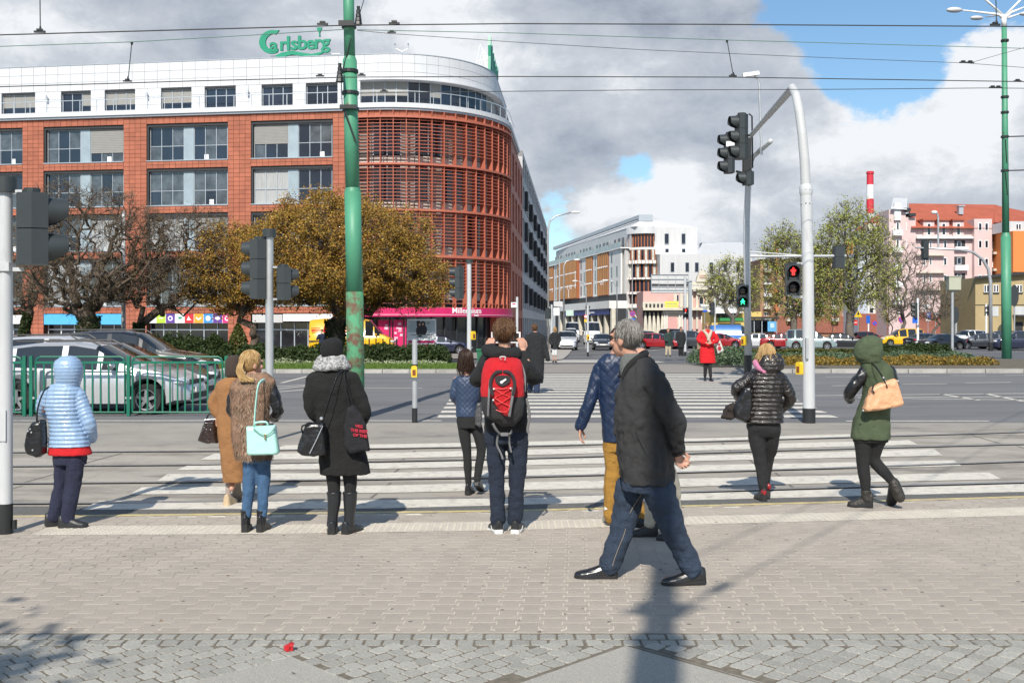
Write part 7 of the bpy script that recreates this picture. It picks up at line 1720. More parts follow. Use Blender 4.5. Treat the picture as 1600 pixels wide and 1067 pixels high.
def body(label,Y,J,headc,face,hs=1.0,vox=.008,hands=(),group=None,base=None):
    """continuous body from joints J (px,py,dy); returns object"""
    fg=Fig(Y); k=F/Y; mb=MB(); M=lambda r:r*k
    hc=fg.w(*headc); fr_=add_head(mb,hc,face,hs)
    nb=J['neck']; mb.tube([hc- Vector((0,0,.05)) ,fg.w(*nb)+Vector((0,0,.0)),fg.w(*nb)- Vector((0,0,.05))],[.052,.056,.07],14)
    sl,sr,hl,hr=[fg.w(*J[q]) for q in ('shL','shR','hipL','hipR')]; ms,mh=(sl+sr)/2,(hl+hr)/2
    ax=(sr- sl); hw=max(.075,ax.length/2- .055)
    rg=[]
    for t,a,b in ((-.06,.05,.05),(0.,.9,.07),(.2,.95,.085),(.5,.75,.075),(.75,.75,.075),(1.0,.8,.08),(1.08,.5,.06)):
        c=ms.lerp(mh,t); axd=ax.normalized().lerp((hr- hl).normalized(),min(1,max(0,t))).normalized(); pr=Vector((0,0,1)).cross(axd).normalized(); W_=(hw*a if t>-.05 else .06); rg.append([c+axd*cos(q)*W_+pr*sin(q)*b for q in [2*pi*i/20 for i in range(20)]])
    mb.rings(rg)
    for S in 'LR':
        fg.limb(mb,[(*J['sh'+S],M(.038)),(*J['el'+S],M(.03)),(*J['wr'+S],M(.024))],sub=4)
        fg.limb(mb,[(*J['hip'+S],M(.056)),(*J['kn'+S],M(.035)),(*J['an'+S],M(.024))],sub=4)
        a=fg.w(*J['an'+S]); mb.ball(a,.026,10,8)
    for h in hands:add_hand(mb,*h[:3],**(h[3] if len(h)>3 else {}))
    mid=(fg.w(*J['anL'])+fg.w(*J['anR']))/2
    o=finish(mb,'person',M_skin,None,vox=vox,smooth=1,label=label,cat='person',origin=(mid.x,mid.y,base if base is not None else 0)); tag(o,group=group)
    eyes(o,fr_,hs); return o,fg,fr_
def clothed(T,fg,name,m,rings=None,arms=(),quilt=0,vox=.008,fold=.012,fscale=.10,amp=.02,e=2.3,extra=None,smooth=1):
    mb=MB()
    if rings:fg.torso(mb,rings,quilt,amp,e=e)
    for a in arms:fg.limb(mb,a,quilt,amp=.09)
    if extra:extra(mb)
    return finish(mb,name,m,T,vox,smooth,fold,fscale)
def strap(name,pts,r,m,parent,flat=.25,label=None,**k):
    mb=MB(); Q=crom([tuple(p) for p in pts],5); mb.tube(Q,r,6,flat=flat); return mb.build(name,m,parent,smooth=True)
# ---- 1 woman in ice blue quilted jacket (left)
Y=9.11; T,fg,fr=body('woman in pale ice blue quilted hooded jacket with navy trousers standing at the left',Y,
    dict(neck=(103,603,0),shL=(78,614,0),shR=(120,613,0),elL=(66,640,.02),wrL=(78,650,.2),elR=(140,664,0),wrR=(135,684,.12),hipL=(97,706,0),hipR=(120,706,0),knL=(95,752,.02),knR=(116,755,0),anL=(86,806,0),anR=(111,811,-.05)),(108,577,0),(.75,.75,0),.95)
M_ice=mat('quilted_ice_blue',(.26,.38,.56),.32,var=.06,scale=12,bump=.15,bscale=50,spec=.6,coat=.2)
clothed(T,fg,'jacket',M_ice,[(598,104,16,14),(605,100,24,17),(614,98,28.5,20),(630,98,28,21),(645,100,26,20),(660,103,24.5,19),(675,106,27,20),(690,108,30,22),(697,108.5,30.5,22)],[[(75,615,0,10.5),(66,630,.02,10),(63,645,.08,9.5),(76,652,.2,8)],[(121,615,0,11.5),(131,640,0,11),(140,664,0,10),(136,686,.1,9)]],quilt=.036,vox=.006,fold=.008,amp=.012,smooth=1)
hd_=MB(); fg.torso(hd_,[(607,103,18,14),(601,106,17.5,15),(590,107.5,19,19),(577,107,20.5,21.5),(565,106,18,19),(557.5,107,10,11),(555.5,107,3,4)][::-1],quilt=.030,amp=.007); finish(hd_,'hood',M_ice,T,.006)
clothed(T,fg,'top',cloth('red_jersey',(.62,.012,.018)),[(690,108,29,20),(700,109,31.5,22),(709,109.5,33,23),(710,109.5,30,20)],fold=.01)
clothed(T,fg,'trousers',cloth('navy_trousers',(.016,.02,.05),.75),[(700,109,24,17),(712,109,25.5,18),(725,109.5,25,17)],[[(97,716,0,13),(95,752,.02,11.3),(89,785,.01,10.8),(84.5,807,0,10.8)],[(120,716,-.03,13),(117,755,-.03,12.3),(112,790,-.05,10.8),(110,813,-.05,10.3)]],fold=.016)
shoe(T,fg.w(83,812,0),(.75,.5),.25,M_black,pitch=.05); shoe(T,fg.w(109,815,-.06),(1,.12),.25,M_black)
# ---- 2 woman in camel coat
Y=10.2; T,fg,fr=body('woman in long camel coat and brown beanie stepping off behind the fur vest',Y,
    dict(neck=(365,590,0),shL=(347,602,0),shR=(383,602,0),elL=(331,632,.02),wrL=(341,650,.02),elR=(390,632,.1),wrR=(380,645,.2),hipL=(357,672,0),hipR=(374,672,0),knL=(357,730,0),knR=(368,730,.1),anL=(357,783,0),anR=(364,762,-.05)),(366,573,0),(-.1,1,0),.92,
    hands=[(Fig(Y).w(340,648,.0),(-.15,0,-1),(1,0,0),dict(curl=1.2))])
clothed(T,fg,'coat',cloth('camel_wool',(.34,.165,.065),.9),[(589,365,11,11),(595,363,20,14),(606,361,24,17),(640,362,22,17),(665,362,23,19),(700,364,20.5,19),(730,366,19,18),(752,367,18,17)],[[(347,604,0,9.5),(333,630,0,8.5),(341,647,0,7.5)],[(381,604,0,9.5),(389,630,.08,8.5),(381,644,.2,7.5)]],fold=.014)
hd_=MB(); fg.torso(hd_,[(555,366,5,5),(558,366,10.5,11),(566,366,13,14.5),(577,366,13.5,15),(587,366,13,13),(588,366,10,10)]); finish(hd_,'beanie',cloth('brown_knit',(.065,.045,.035),.95,bs=150),T,.006,fold=.006,fscale=.03)
clothed(T,fg,'tights',cloth('pale_tights',(.42,.34,.30),.7),None,[[(357,735,0,5),(357,770,0,4.6),(357,784,0,4)],[(368,735,.05,5),(366,752,.0,4.5)]],fold=0)
M_bsh=mat('shoe_beige',(.50,.38,.24),.5,var=.1); shoe(T,fg.w(357,786,0),(.1,1),.24,M_bsh,M_bsh); shoe(T,fg.w(364,762,.03),(-.05,1),.25,M_bsh,mat('sole_grey',(.2,.17,.14),.8),pitch=1.15)
# ---- 3 blonde in fur vest
Y=8.89; T,fg,fr=body('blonde woman in brown fur vest with black leather sleeves, jeans and heeled ankle boots',Y,
    dict(neck=(396,590,0),shL=(372,603,0),shR=(420,602,0),elL=(363,645,.03),wrL=(372,660,.2),elR=(432,640,.02),wrR=(418,655,.2),hipL=(391,706,0),hipR=(412,706,0),knL=(388,757,0),knR=(411,757,0),anL=(386,810,0),anR=(411,810,0)),(393,570,0),(.7,.7,0),.95)
M_fur=mat('fur_brown',(.22,.13,.085),.9,var=.35,scale=14)
vest_r=[(583,400,16,15),(590,400,26,18),(597,397,33,20),(610,393,33.5,22),(635,391,30,21),(655,391,28.5,20),(680,392,29.5,21),(705,396,29.5,22),(714,397,27,20)]
v=clothed(T,fg,'fur_vest',M_fur,vest_r,fold=.02,fscale=.05)
rng=np.random.default_rng(12); mb=MB(); Q=crom([(*r,0) for r in vest_r],6); rr=random.Random(2)
for i in range(9000):
    q=Q[int(rr.random()**.9*(len(Q)- 1))]; a=rr.uniform(0,2*pi); c=fg.w(q[1],q[0]+rr.uniform(-2,2),0); nrm_=Vector((cos(a),sin(a),0)); p=c+Vector((cos(a)*q[2]*fg.k,sin(a)*q[3]*fg.k,0))*.98
    t_=Vector((-sin(a),cos(a),0))*.0035; sw=noise.noise(p*9)*1.2; d=Vector((cos(a)*.55+sw*.5*-sin(a),sin(a)*.55+sw*.5*cos(a),-1)).normalized()*rr.uniform(.025,.05); mb.add([p- t_,p+t_,p+d],[(0,1,2)])
mb.build('fur_pile',leafmat('fur_pile',[(.12,.07,.045),(.34,.23,.16),(.20,.12,.08),(.50,.38,.28),(.10,.06,.04)],rough=.8,trans=.1),v,kind='stuff')
M_leath=mat('black_leather',(.012,.012,.014),.32,var=.2,scale=12,bump=.15,bscale=16,spec=.6)
clothed(T,fg,'leather_sleeve',M_leath,None,[[(422,602,0,9),(430,622,0,9.3),(433,643,.02,8.6),(420,656,.2,7.5)],[(371,606,0,9),(362,630,0,8.5),(364,650,.06,8.3),(374,660,.2,7)]],fold=.02,fscale=.05)
clothed(T,fg,'jeans',cloth('denim_blue',(.055,.125,.24),.85,var=.3,scale=6),[(700,401,20,15),(712,401,22,17),(722,402,22,17)],[[(391,718,0,11.8),(389,757,0,10.2),(387,785,0,8),(385.5,806,0,7.2)],[(412,718,0,11.8),(411.5,757,0,10.2),(411,785,0,8),(410,806,0,7.2)]],fold=.014)
for x in (384,409):shoe(T,fg.w(x,812,0),(.12 if x>400 else -.1,1),.23,M_leath,heel=.055,w=.042,boot=.085)
hair_strands(fg.w(393,570,0),(.7,.7,0),H_blonde,T,420,.97,0,seed=4)
mb=MB(); rr=random.Random(8)
for i in range(150):
    a0=fg.w(384+rr.uniform(-3,3),562+rr.uniform(-4,3),-.09); pts=[a0,fg.w(379+rr.uniform(-2,7),572,-.15),fg.w(381+rr.uniform(-3,10),585,-.15),fg.w(390+rr.uniform(-10,14),592+rr.uniform(-3,4),-.14)]
    mb.tube(crom([tuple(p) for p in pts],4),.0028,3,caps=False)
mb.build('ponytail',H_blonde,T,smooth=True,kind='stuff')
# ---- 4 woman in black coat
Y=8.82; T,fg,fr=body('woman in black coat, black beanie, grey patterned scarf and black rubber boots',Y,
    dict(neck=(519,575,0),shL=(492,592,0),shR=(548,592,0),elL=(487,632,.0),wrL=(497,655,.1),elR=(566,640,.0),wrR=(563,662,.08),hipL=(513,690,0),hipR=(541,690,0),knL=(522,765,0),knR=(547,765,0),anL=(519,822,0),anR=(546,820,0)),(519,549,0),(.35,.95,0),.95)
M_bcoat=cloth('black_wool',(.012,.012,.012),.95)
clothed(T,fg,'coat',M_bcoat,[(575,519,14,14),(580,519,26,17),(588,519,35,20),(605,520,36,22),(630,523,32,20),(645,525,31,19),(665,528,33,21),(700,533,36.5,24),(725,538,38.5,26),(740,540,39,26)],[[(491,592,0,12.5),(485,625,0,11.5),(489,645,.03,10.5),(499,658,.1,9)],[(549,592,0,12.5),(562,622,0,12),(569,645,.0,11),(562,662,.08,9)]],fold=.016)
hd_=MB(); fg.torso(hd_,[(527.5,521,4,5),(530,520,11,12),(536,519,16,17),(546,518,17.5,19.5),(554,518.5,16.5,18),(558,519,14,14)]); finish(hd_,'beanie',cloth('black_knit',(.012,.012,.013),.95,bs=150),T,.006)
M_sc=mat('scarf_print',(.36,.36,.36),.9,var=.9,scale=55,bump=.4,bscale=60)
sc_=MB();
for (y_,r_,z_) in ((568,21,6.5),(562,18.5,6),(573,24,6)):sc_.tube([fg.w(518.5+cos(a)*r_,y_+sin(a*2)*1.2,0)+Vector((0,sin(a)*r_*.8*fg.k,0)) for a in [2*pi*i/24 for i in range(25)]],z_*fg.k,10)
finish(sc_,'scarf',M_sc,T,.007,fold=.015,fscale=.04)
clothed(T,fg,'leggings',cloth('black_leggings',(.014,.014,.015),.8),None,[[(516,720,0,13),(521,750,0,11),(522,775,0,9)],[(543,720,0,13),(547,750,0,11),(547,775,0,9)]],fold=.008)
M_rub=mat('rubber_boot',(.018,.02,.023),.3,var=.1,spec=.6)
for x0,x1,d,tp in ((522,519,(-.12,1),11.2),(547,545,(.45,1),11.2)):
    o=shoe(T,fg.w(x1,820,0),d,.27,M_rub,heel=.02,w=.05)
    mb=MB(); fg.limb(mb,[(x0,769,0,tp),(x0,785,0,10.4),(x1+1,805,0,8.4),(x1,822,0,9)],ends=False); mb.tube([fg.w(x0,771,0),fg.w(x0,768,0)],(tp+.5)*fg.k,14); finish(mb,'boot_shaft',M_rub,T,.006)
# ---- 5 girl in navy quilted gilet
Y=10.88; T,fg,fr=body('slim woman in navy quilted jacket and black leggings left of the red backpack',Y,
    dict(neck=(730,583,0),shL=(713,594,0),shR=(746,594,0),elL=(710,621,.0),wrL=(717,632,.18),elR=(752,622,.0),wrR=(750,640,.08),hipL=(724,655,0),hipR=(743,655,0),knL=(729,705,0),knR=(752,704,0),anL=(732,757,0),anR=(746,747,-.05)),(727.5,563,0),(-.25,1,0),.9)
M_nq=quilt_mat('quilted_navy',(.03,.05,.10),.055)
clothed(T,fg,'jacket',M_nq,[(586,730,10,10),(590,729,18,13),(600,729,19.5,15),(620,730,18.5,14),(632,730,17.5,13),(645,731,18.5,14),(651,731.5,19,14)],[[(713,596,0,6.8),(709,620,0,6.2),(717,633,.17,5.5)],[(746,596,0,6.8),(752,621,.0,6.2),(750,640,.07,5.5)]],fold=.008)
clothed(T,fg,'leggings',_mats['cloth_black_leggings'],[(647,732,17,13),(657,733,19.5,14),(668,734,19,14)],[[(724,664,0,10),(727,685,0,9),(729.5,706,0,7),(731,730,0,6.5),(732,757,0,4.5)],[(743,664,0,10),(749,685,0,8.5),(752,704,0,7.4),(749,725,-.02,6.8),(746,748,-.05,5.4)]],fold=.006)
shoe(T,fg.w(732,763,0),(.2,1),.23,M_leath,w=.04); shoe(T,fg.w(746,751,-.05),(.25,1),.23,M_leath,w=.04,pitch=.45)
hair_strands(fg.w(727.5,563,0),(-.25,1,0),H_dark,T,700,.93,.16,seed=6,wav=.006)
# ---- 6 man with red backpack
Y=8.86; f6=Fig(Y); T,fg,fr=body('young man with red and grey backpack holding up a tablet with both hands',Y,
    dict(neck=(789,548,0),shL=(764,571,0),shR=(815,570,0),elL=(746,592,.12),wrL=(763,552,.27),elR=(835,588,.10),wrR=(819,552,.27),hipL=(776,678,0),hipR=(806,678,0),knL=(776,745,0),knR=(808,745,0),anL=(778,812,0),anR=(805,811,0)),(788,524,0),(0,1,0),1.0,vox=.006,
    hands=[(f6.w(764,550,.27),(.10,.15,1),(.5,1,0),dict(curl=.9,side=-1,s=.95)),(f6.w(818,550,.27),(-.12,.15,1),(-.5,1,0),dict(curl=.9,s=.95))])
M_bj=cloth('black_softshell',(.013,.013,.014),.8)
clothed(T,fg,'jacket',M_bj,[(556,788,22,16),(562,788,31,18),(572,789,35,21),(600,789,35,22),(640,790,34,21),(668,791,34,21),(674,791,33,20)],[[(764,573,0,14.5),(750,590,.08,13),(744,594,.13,12),(752,575,.22,10.5),(762,556,.26,8)],[(815,572,0,14.5),(830,586,.06,13.5),(836,590,.12,12.5),(828,574,.22,10.5),(820,556,.26,8)]],fold=.016)
hd_=MB(); hd_.tube([fg.w(784+cos(a)*22,550+sin(a+2.2)*3.0,sin(a)*.085- .02) for a in [2*pi*i/24 for i in range(25)]],10.5*fg.k,12); hd_.ball(fg.w(784,553,-.04),(27*fg.k,.11,11*fg.k),16,10); finish(hd_,'hood',M_bj,T,.007,fold=.014,fscale=.06)
clothed(T,fg,'trousers',cloth('navy_chino',(.014,.022,.042),.85),[(660,791,32,19),(675,791,34,20),(692,791,34,20)],[[(775,690,0,17),(775,720,0,14.5),(776,748,0,12.6),(777,780,0,11.6),(778,812,0,11.8)],[(808,690,0,17),(809,720,0,15),(808,748,0,13),(806,780,0,12),(804.5,811,0,12)]],fold=.02,fscale=.09)
M_wsole=mat('sole_white',(.7,.7,.68),.6,var=.1)
for x,d in ((777,(-.25,1)),(807,(.22,1))):
    o=shoe(T,fg.w(x,818,0),d,.29,M_black,M_wsole,w=.052)
    mb=MB()
    for q in (-1,1):mb.tube([fg.w(x+q*6,827,-.085),fg.w(x+q*9,824,-.03),fg.w(x+q*10,822,.03)],.004,4)
    mb.build('shoe_stripe',M_wsole,o,kind='stuff')
hair_strands(fg.w(788,524,0),(0,1,0),H_brown,T,1100,1.03,0,seed=5,messy=.12,wav=.02,up=.03)
# ---- 7 man in blue quilted jacket
Y=9.12; f7=Fig(Y); T,fg,fr=body('man in blue quilted jacket and mustard trousers, partly behind the grey haired man',Y,
    dict(neck=(962,556,0),shL=(938,574,0),shR=(986,574,0),elL=(921,625,-.02),wrL=(908,664,.0),elR=(998,620,.1),wrR=(996,655,.2),hipL=(952,690,0),hipR=(976,690,0),knL=(956,748,.0),knR=(988,750,.0),anL=(953,800,.02),anR=(999,822,-.15)),(968,533,0),(.15,1,0),.97,vox=.006,
    hands=[(f7.w(907,666,0),(-.05,-.1,-1),(1,-.2,0),dict(curl=.55))])
M_bq=quilt_mat('quilted_royal_navy',(.009,.022,.06),.085)
clothed(T,fg,'jacket',M_bq,[(552,961,14,13),(558,961,22,16),(568,961,29,19),(590,961,28,20),(630,962,26,19),(665,964,24,19),(690,966,24,20)],[[(938,576,0,11.5),(930,600,0,11),(921,628,-.02,10.3),(907,666,0,9)],[(985,576,0,11.5),(998,620,.1,10),(996,655,.2,9)]],fold=.014)
clothed(T,fg,'trousers',cloth('mustard',(.38,.20,.035),.85),[(680,964,20,16),(692,964,22,17),(705,965,22,17)],[[(957,702,0,13.5),(957,735,0,12.5),(955.5,765,0,12),(954,795,.0,10.5),(954,808,.0,10)],[(974,702,0,13),(984,750,0,12),(996,795,-.12,10),(1000,818,-.15,9)]],fold=.02)
o=shoe(T,fg.w(951,803,-.02),(.05,1),.28,M_black,M_wsole,pitch=.6,w=.052); o=shoe(T,fg.w(997,824,-.2),(1,.25),.27,M_black,M_wsole,w=.05)
hair_strands(fg.w(968,533,0),(.15,1,0),H_dark,T,300,.97,0,seed=7)
# ---- hidden walker in cream trousers behind the older man
Y=8.6; T,fg,fr=body('person in cream trousers walking almost hidden behind the grey haired man',Y,
    dict(neck=(1003,585,0),shL=(1002,600,-.15),shR=(1004,600,.15),elL=(1008,640,-.15),wrL=(1005,668,-.12),elR=(1000,640,.15),wrR=(998,668,.15),hipL=(1018,700,-.08),hipR=(1018,700,.08),knL=(1043,750,-.08),knR=(1020,765,.08),anL=(1056,812,-.08),anR=(1018,822,.08)),(1000,562,0),(-1,.1,0),.85)
clothed(T,fg,'jumper',cloth('grey_jumper',(.12,.12,.12)),[(584,1003,8,10),(592,1004,15,30),(640,1008,17,28),(700,1018,18,26)],[[(1004,602,-.16,10),(1010,640,-.16,9),(1007,666,-.14,7)],[(1004,602,.16,10),(1000,640,.16,9),(998,666,.16,7)]])
clothed(T,fg,'trousers',cloth('cream_trousers',(.55,.50,.40),.9),[(690,1018,17,24),(705,1019,18,25)],[[(1024,705,-.08,16),(1046,750,-.08,13.5),(1051,780,-.08,11),(1056,812,-.08,9)],[(1019,705,.08,15),(1021,765,.08,12),(1018,820,.08,9)]],fold=.02)
shoe(T,fg.w(1056,818,-.08),(-1,.05),.24,M_black); shoe(T,fg.w(1018,826,.08),(-1,.05),.24,M_black)
# ---- 8 older man walking left
Y=7.16; f8=Fig(Y); T,fg,fr=body('grey haired man in dark grey jacket and jeans striding left, hands behind back',Y,
    dict(neck=(990,562,0),shL=(1012,592,-.19),shR=(1000,592,.19),elL=(1048,660,-.20),wrL=(1056,700,-.04),elR=(1044,660,.20),wrR=(1054,703,.05),hipL=(1010,748,-.09),hipR=(1004,748,.09),knL=(1045,818,-.09),knR=(981,820,.09),anL=(1078,884,-.09),anR=(951,884,.09)),(977,531,0),(-.78,.62,-.02),1.03,vox=.006,
    hands=[(f8.w(1055,700,-.05),(.28,.35,-1),(.4,-.6,.1),dict(curl=.95)),(f8.w(1052,706,.02),(.6,-.35,-.75),(.3,1,.2),dict(curl=.8,side=-1))])
M_dg=cloth('charcoal_jacket',(.045,.044,.045),.75,bs=220)
clothed(T,fg,'jacket',M_dg,[(558,1000,13,20),(566,1003,19,34),(578,1004,26,46),(597,1004,35,52),(620,1002.5,40,53),(650,1002,42.5,50),(684,1005,42.5,48),(715,1008,42.5,49),(740,1010.5,41.5,50),(752,1012,40,50)],[[(1013,592,-.19,21),(1030,622,-.21,19),(1048,657,-.20,16.5),(1053,682,-.13,14),(1056,700,-.06,12)],[(1002,592,.19,20),(1030,630,.21,18),(1045,660,.20,16),(1053,700,.07,12)]],fold=.034,fscale=.10,vox=.0075,e=2.1)
cl_=MB(); P_c=[fg.w(973,590,-.075),fg.w(979,574,-.095),fg.w(993,560,-.10),fg.w(1006,554,-.05),fg.w(1009,552,.04),fg.w(998,560,.10),fg.w(978,574,.09),fg.w(972,590,.06)]
cl_.tube(crom([tuple(p) for p in P_c],5),[.026]*36,8,flat=.9); finish(cl_,'collar',cloth('black_collar',(.015,.015,.015)),T,.006)
sh_=MB(); fg.torso(sh_,[(552,988,15,15),(560,987,17,17),(572,985,17,18),(588,984,14,18)]); finish(sh_,'shirt_collar',cloth('grey_shirt',(.16,.17,.165)),T,.006)
mb=MB(); Q=[fg.w(976,600,-.165),fg.w(966,640,-.18),fg.w(963,690,-.19),fg.w(969,745,-.19)];
mb=MB(); mb.tube(crom([tuple(p) for p in (fg.w(987,668,-.218),fg.w(997,690,-.222),fg.w(1004,706,-.225))],4),.004,5); mb.build('pocket_seam',M_trim,T)
mb=MB(); mb.tube(crom([tuple(fg.w(*p)) for p in ((972,606,-.10),(964.5,640,-.10),(962.5,690,-.10),(968,742,-.10))],5),.005,5)
mb.build('placket',M_trim,T); mb=MB(); mb.tube([fg.w(1055.5,697,-.075),fg.w(1056.5,701,-.055)],.056,14); mb.build('cuff',M_dg,T,smooth=True)
M_jn=cloth('denim_dark',(.028,.046,.080),.85,var=.35,scale=5)
clothed(T,fg,'jeans',M_jn,[(738,1008,36,44),(750,1008,37,44),(764,1008,36,42)],[[(990,762,.09,25),(981,800,.09,21.5),(973,835,.09,18.5),(962,865,.09,18),(954.5,886,.09,18.5)],[(1026,762,-.09,26),(1040,800,-.09,22.5),(1053,835,-.09,19),(1068,865,-.09,17.5),(1077,884,-.09,17.5)]],fold=.026,fscale=.08)
mb=MB()
for pts in ([(1004,768,-.02),(985,800,.0),(975,835,.005),(962,868,.005),(957,884,.0)],):mb.tube(crom([tuple(fg.w(*p)) for p in pts],6),.0022,4)
mb.build('jeans_seam',mat('seam_thread',(.30,.24,.17),.8),T)
for a in (-.09,.09):pass
M_lsh=mat('shoe_black_leather',(.013,.012,.012),.28,spec=.7,var=.2,scale=12,coat=.3)
shoe(T,fg.w(948,890,.09),(-1,.03),.305,M_lsh,M_trim,w=.052,heel=.015,z0=.014); shoe(T,fg.w(1080,889,-.09),(-1,-.03),.305,M_lsh,M_trim,w=.052,heel=.015,pitch=.04)
hair_strands(fg.w(977,531,0),(-.78,.62,-.02),H_grey,T,1500,1.03,0,seed=15,messy=.03,wav=.01,up=.03,back=.022)
c,r_,f_,u_=fr; gl=MB()
for q in (-1,1):
    gl.tube([c+r_*q*.03+f_*.115+u_*.012+(r_*cos(a)*.024+u_*sin(a)*.017) for a in [2*pi*i/12 for i in range(13)]],.0022,5); gl.tube([c+r_*q*.055+f_*.11+u_*.018,c+r_*q*.085+f_*.05+u_*.018,c+r_*q*.085- f_*.015+u_*.012],.0026,5)
gl.tube([c+r_*.008+f_*.118+u_*.016,c- r_*.008+f_*.118+u_*.016],.002,5); gl.build('glasses',M_black,T,kind='stuff')
# ---- 9 woman in red coat
def far_person(label,Y,ybase,J,headc,face,coat,legs,hair_c,hs=.95,hands=(),coatname='coat',Lh=0,shoe_m=None):
    base=at(0,ybase,Y).z; T,fg,fr=body(label,Y,J,headc,face,hs,vox=.012,hands=hands,base=base)
    clothed(T,fg,coatname,coat[0],coat[1],coat[2],vox=.012,fold=.015)
    clothed(T,fg,'trousers',legs[0],None,legs[1],vox=.012,fold=0)
    for S in 'LR':
        a=fg.w(*J['an'+S]); d=(face[0]*.6+(.15 if S=='R' else -.15),face[1]); shoe(T,a,d,.25,shoe_m or M_leath,z0=base+.01)
    hair_strands(fg.w(*headc),face,hair_c,T,160,hs*1.02,Lh,seed=3); return T,fg,fr
Y=33.2; f9=Fig(Y); T,fg,fr=far_person('woman in bright red coat with cream scarf walking towards the camera on the far zebra',Y,595,
    dict(neck=(1105,516,0),shL=(1096,521,0),shR=(1114,521,0),elL=(1092,531,-.05),wrL=(1101,535,-.25),elR=(1119,531,-.05),wrR=(1110,535.5,-.25),hipL=(1102,548,0),hipR=(1108,548,0),knL=(1102.3,571,0),knR=(1108.5,571,-.05),anL=(1102,590.5,.05),anR=(1109.5,590,-.1)),(1105,510,0),(0,-1,-.15),
    (cloth('scarlet_wool',(.62,.008,.014),.85),[(515.5,1105,4,4),(517.5,1105,8,5),(521,1105,10.5,6),(532,1104.5,9.5,6),(540,1104.5,10.5,7),(555,1105,12,8),(567,1106,12.5,8)],[[(1096,521,0,4),(1091.5,531,-.05,3.8),(1099,535.5,-.22,3)],[(1114,521,0,4),(1120,531,-.05,3.8),(1111,535.5,-.22,3)]]),
    (_mats['cloth_black_leggings'],[[(1102,560,0,4),(1102.3,572,0,3.3),(1102,588,.05,2.4)],[(1108.5,560,0,4),(1108.5,572,-.05,3.3),(1109.5,588,-.1,2.4)]]),H_sand,.95,
    hands=[(f9.w(1100.5,535.5,-.25),(.9,-.1,0),(0,0,-1),dict(curl=.8)),(f9.w(1110,535.5,-.25),(-.9,-.1,0),(0,0,-1),dict(curl=.8,side=-1))])
mb=MB(); fg.limb(mb,[(1099,517,-.08,2.2),(1103,522,-.14,2.6),(1106,530,-.16,2.6),(1108,536,-.15,2.2)]); fg.limb(mb,[(1111,517,-.08,2.2),(1108,523,-.15,2.6),(1105,531,-.17,2.4)]); fg.limb(mb,[(1099,517,0,2),(1105,515.5,.08,2),(1111,517,0,2)]); finish(mb,'scarf',cloth('cream_scarf',(.52,.42,.33)),T,.012)
c,r_,f_,u_=fr; mb=MB();
for q in (-1,1):mb.ball(c+r_*q*.032+f_*.1+u_*.012,(.028,.012,.022),8,6)
mb.build('sunglasses',M_black,T,kind='stuff')
# ---- 10 woman in shiny black puffer
Y=10.47; T,fg,fr=body('blonde woman in shiny black puffer jacket stepping forward with red heeled shoes',Y,
    dict(neck=(1197,575,0),shL=(1176,588,0),shR=(1218,588,0),elL=(1153,608,.0),wrL=(1160,622,.18),elR=(1234,624,.0),wrR=(1225,640,.15),hipL=(1183,660,0),hipR=(1206,660,0),knL=(1187,718,0),knR=(1204,718,.1),anL=(1190,765,-.03),anR=(1202,758,.1)),(1197,557,0),(-.35,1,0),.92)
M_puf=mat('shiny_black_puffer',(.016,.012,.011),.26,var=.15,scale=10,spec=.7,coat=.15,bump=.25,bscale=38)
clothed(T,fg,'puffer_jacket',M_puf,[(574,1197,14,13),(579,1197,22,16),(588,1197,27.5,19),(605,1196,27,20),(625,1195.5,26,19),(640,1194,28,20),(655,1193,30,21),(660,1193,29.5,21)],[[(1176,588,0,9.5),(1163,598,0,9.8),(1152,608,.02,9.3),(1161,622,.18,8)],[(1219,590,0,9.8),(1230,610,0,9.8),(1235,625,.02,9),(1226,640,.15,8)]],quilt=.044,vox=.006,fold=.014,fscale=.05,amp=.014)
hd_=MB(); fg.torso(hd_,[(552,1203,8,6,-.06),(556,1203,15,10,-.06),(566,1203,19.5,13,-.06),(576,1201,19,13,-.06),(583,1199,12,9,-.06)],quilt=.045,amp=.008); finish(hd_,'hood',M_puf,T,.006,fold=.012,fscale=.05)
mb=MB(); fg.limb(mb,[(1179,566,-.02,4.5),(1182,573,-.08,4.5),(1190,580,-.12,3.5)]); finish(mb,'scarf',cloth('pink_scarf',(.60,.22,.36)),T,.007,fold=.015,fscale=.04)
clothed(T,fg,'trousers',cloth('black_stretch',(.013,.013,.015),.7),[(652,1193,24,16),(662,1193,26,18),(672,1193.5,26,18),(682,1194,20,14)],[[(1182,672,0,14.5),(1185,700,0,12),(1188,722,0,9.8),(1190,745,-.02,8),(1191,762,-.03,7)],[(1206,672,0,14),(1206,700,.05,11),(1204,722,.1,8.5),(1202,745,.1,6.5),(1202,757,.1,5.5)]],fold=.014)
M_rsh=mat('shoe_red',(.28,.012,.018),.3,spec=.6)
shoe(T,fg.w(1190,768,-.03),(-.12,1),.24,M_black,heel=.05,w=.045); shoe(T,fg.w(1202,761,.1),(.12,1),.24,M_black,heel=.05,w=.042,pitch=.1)
mb=MB(); mb.ball(fg.w(1190.5,767,-.085),(4.6*fg.k,.016,6*fg.k),12,8); mb.build('shoe_heel_counter',M_rsh,T,smooth=True); mb=MB(); mb.ball(fg.w(1202.5,761,.035),(4*fg.k,.02,5*fg.k),12,8); mb.build('shoe_heel_counter',M_rsh,T,smooth=True)
hair_strands(fg.w(1197,557,0),(-.35,1,0),H_blonde,T,700,.98,.07,seed=9,wav=.012)
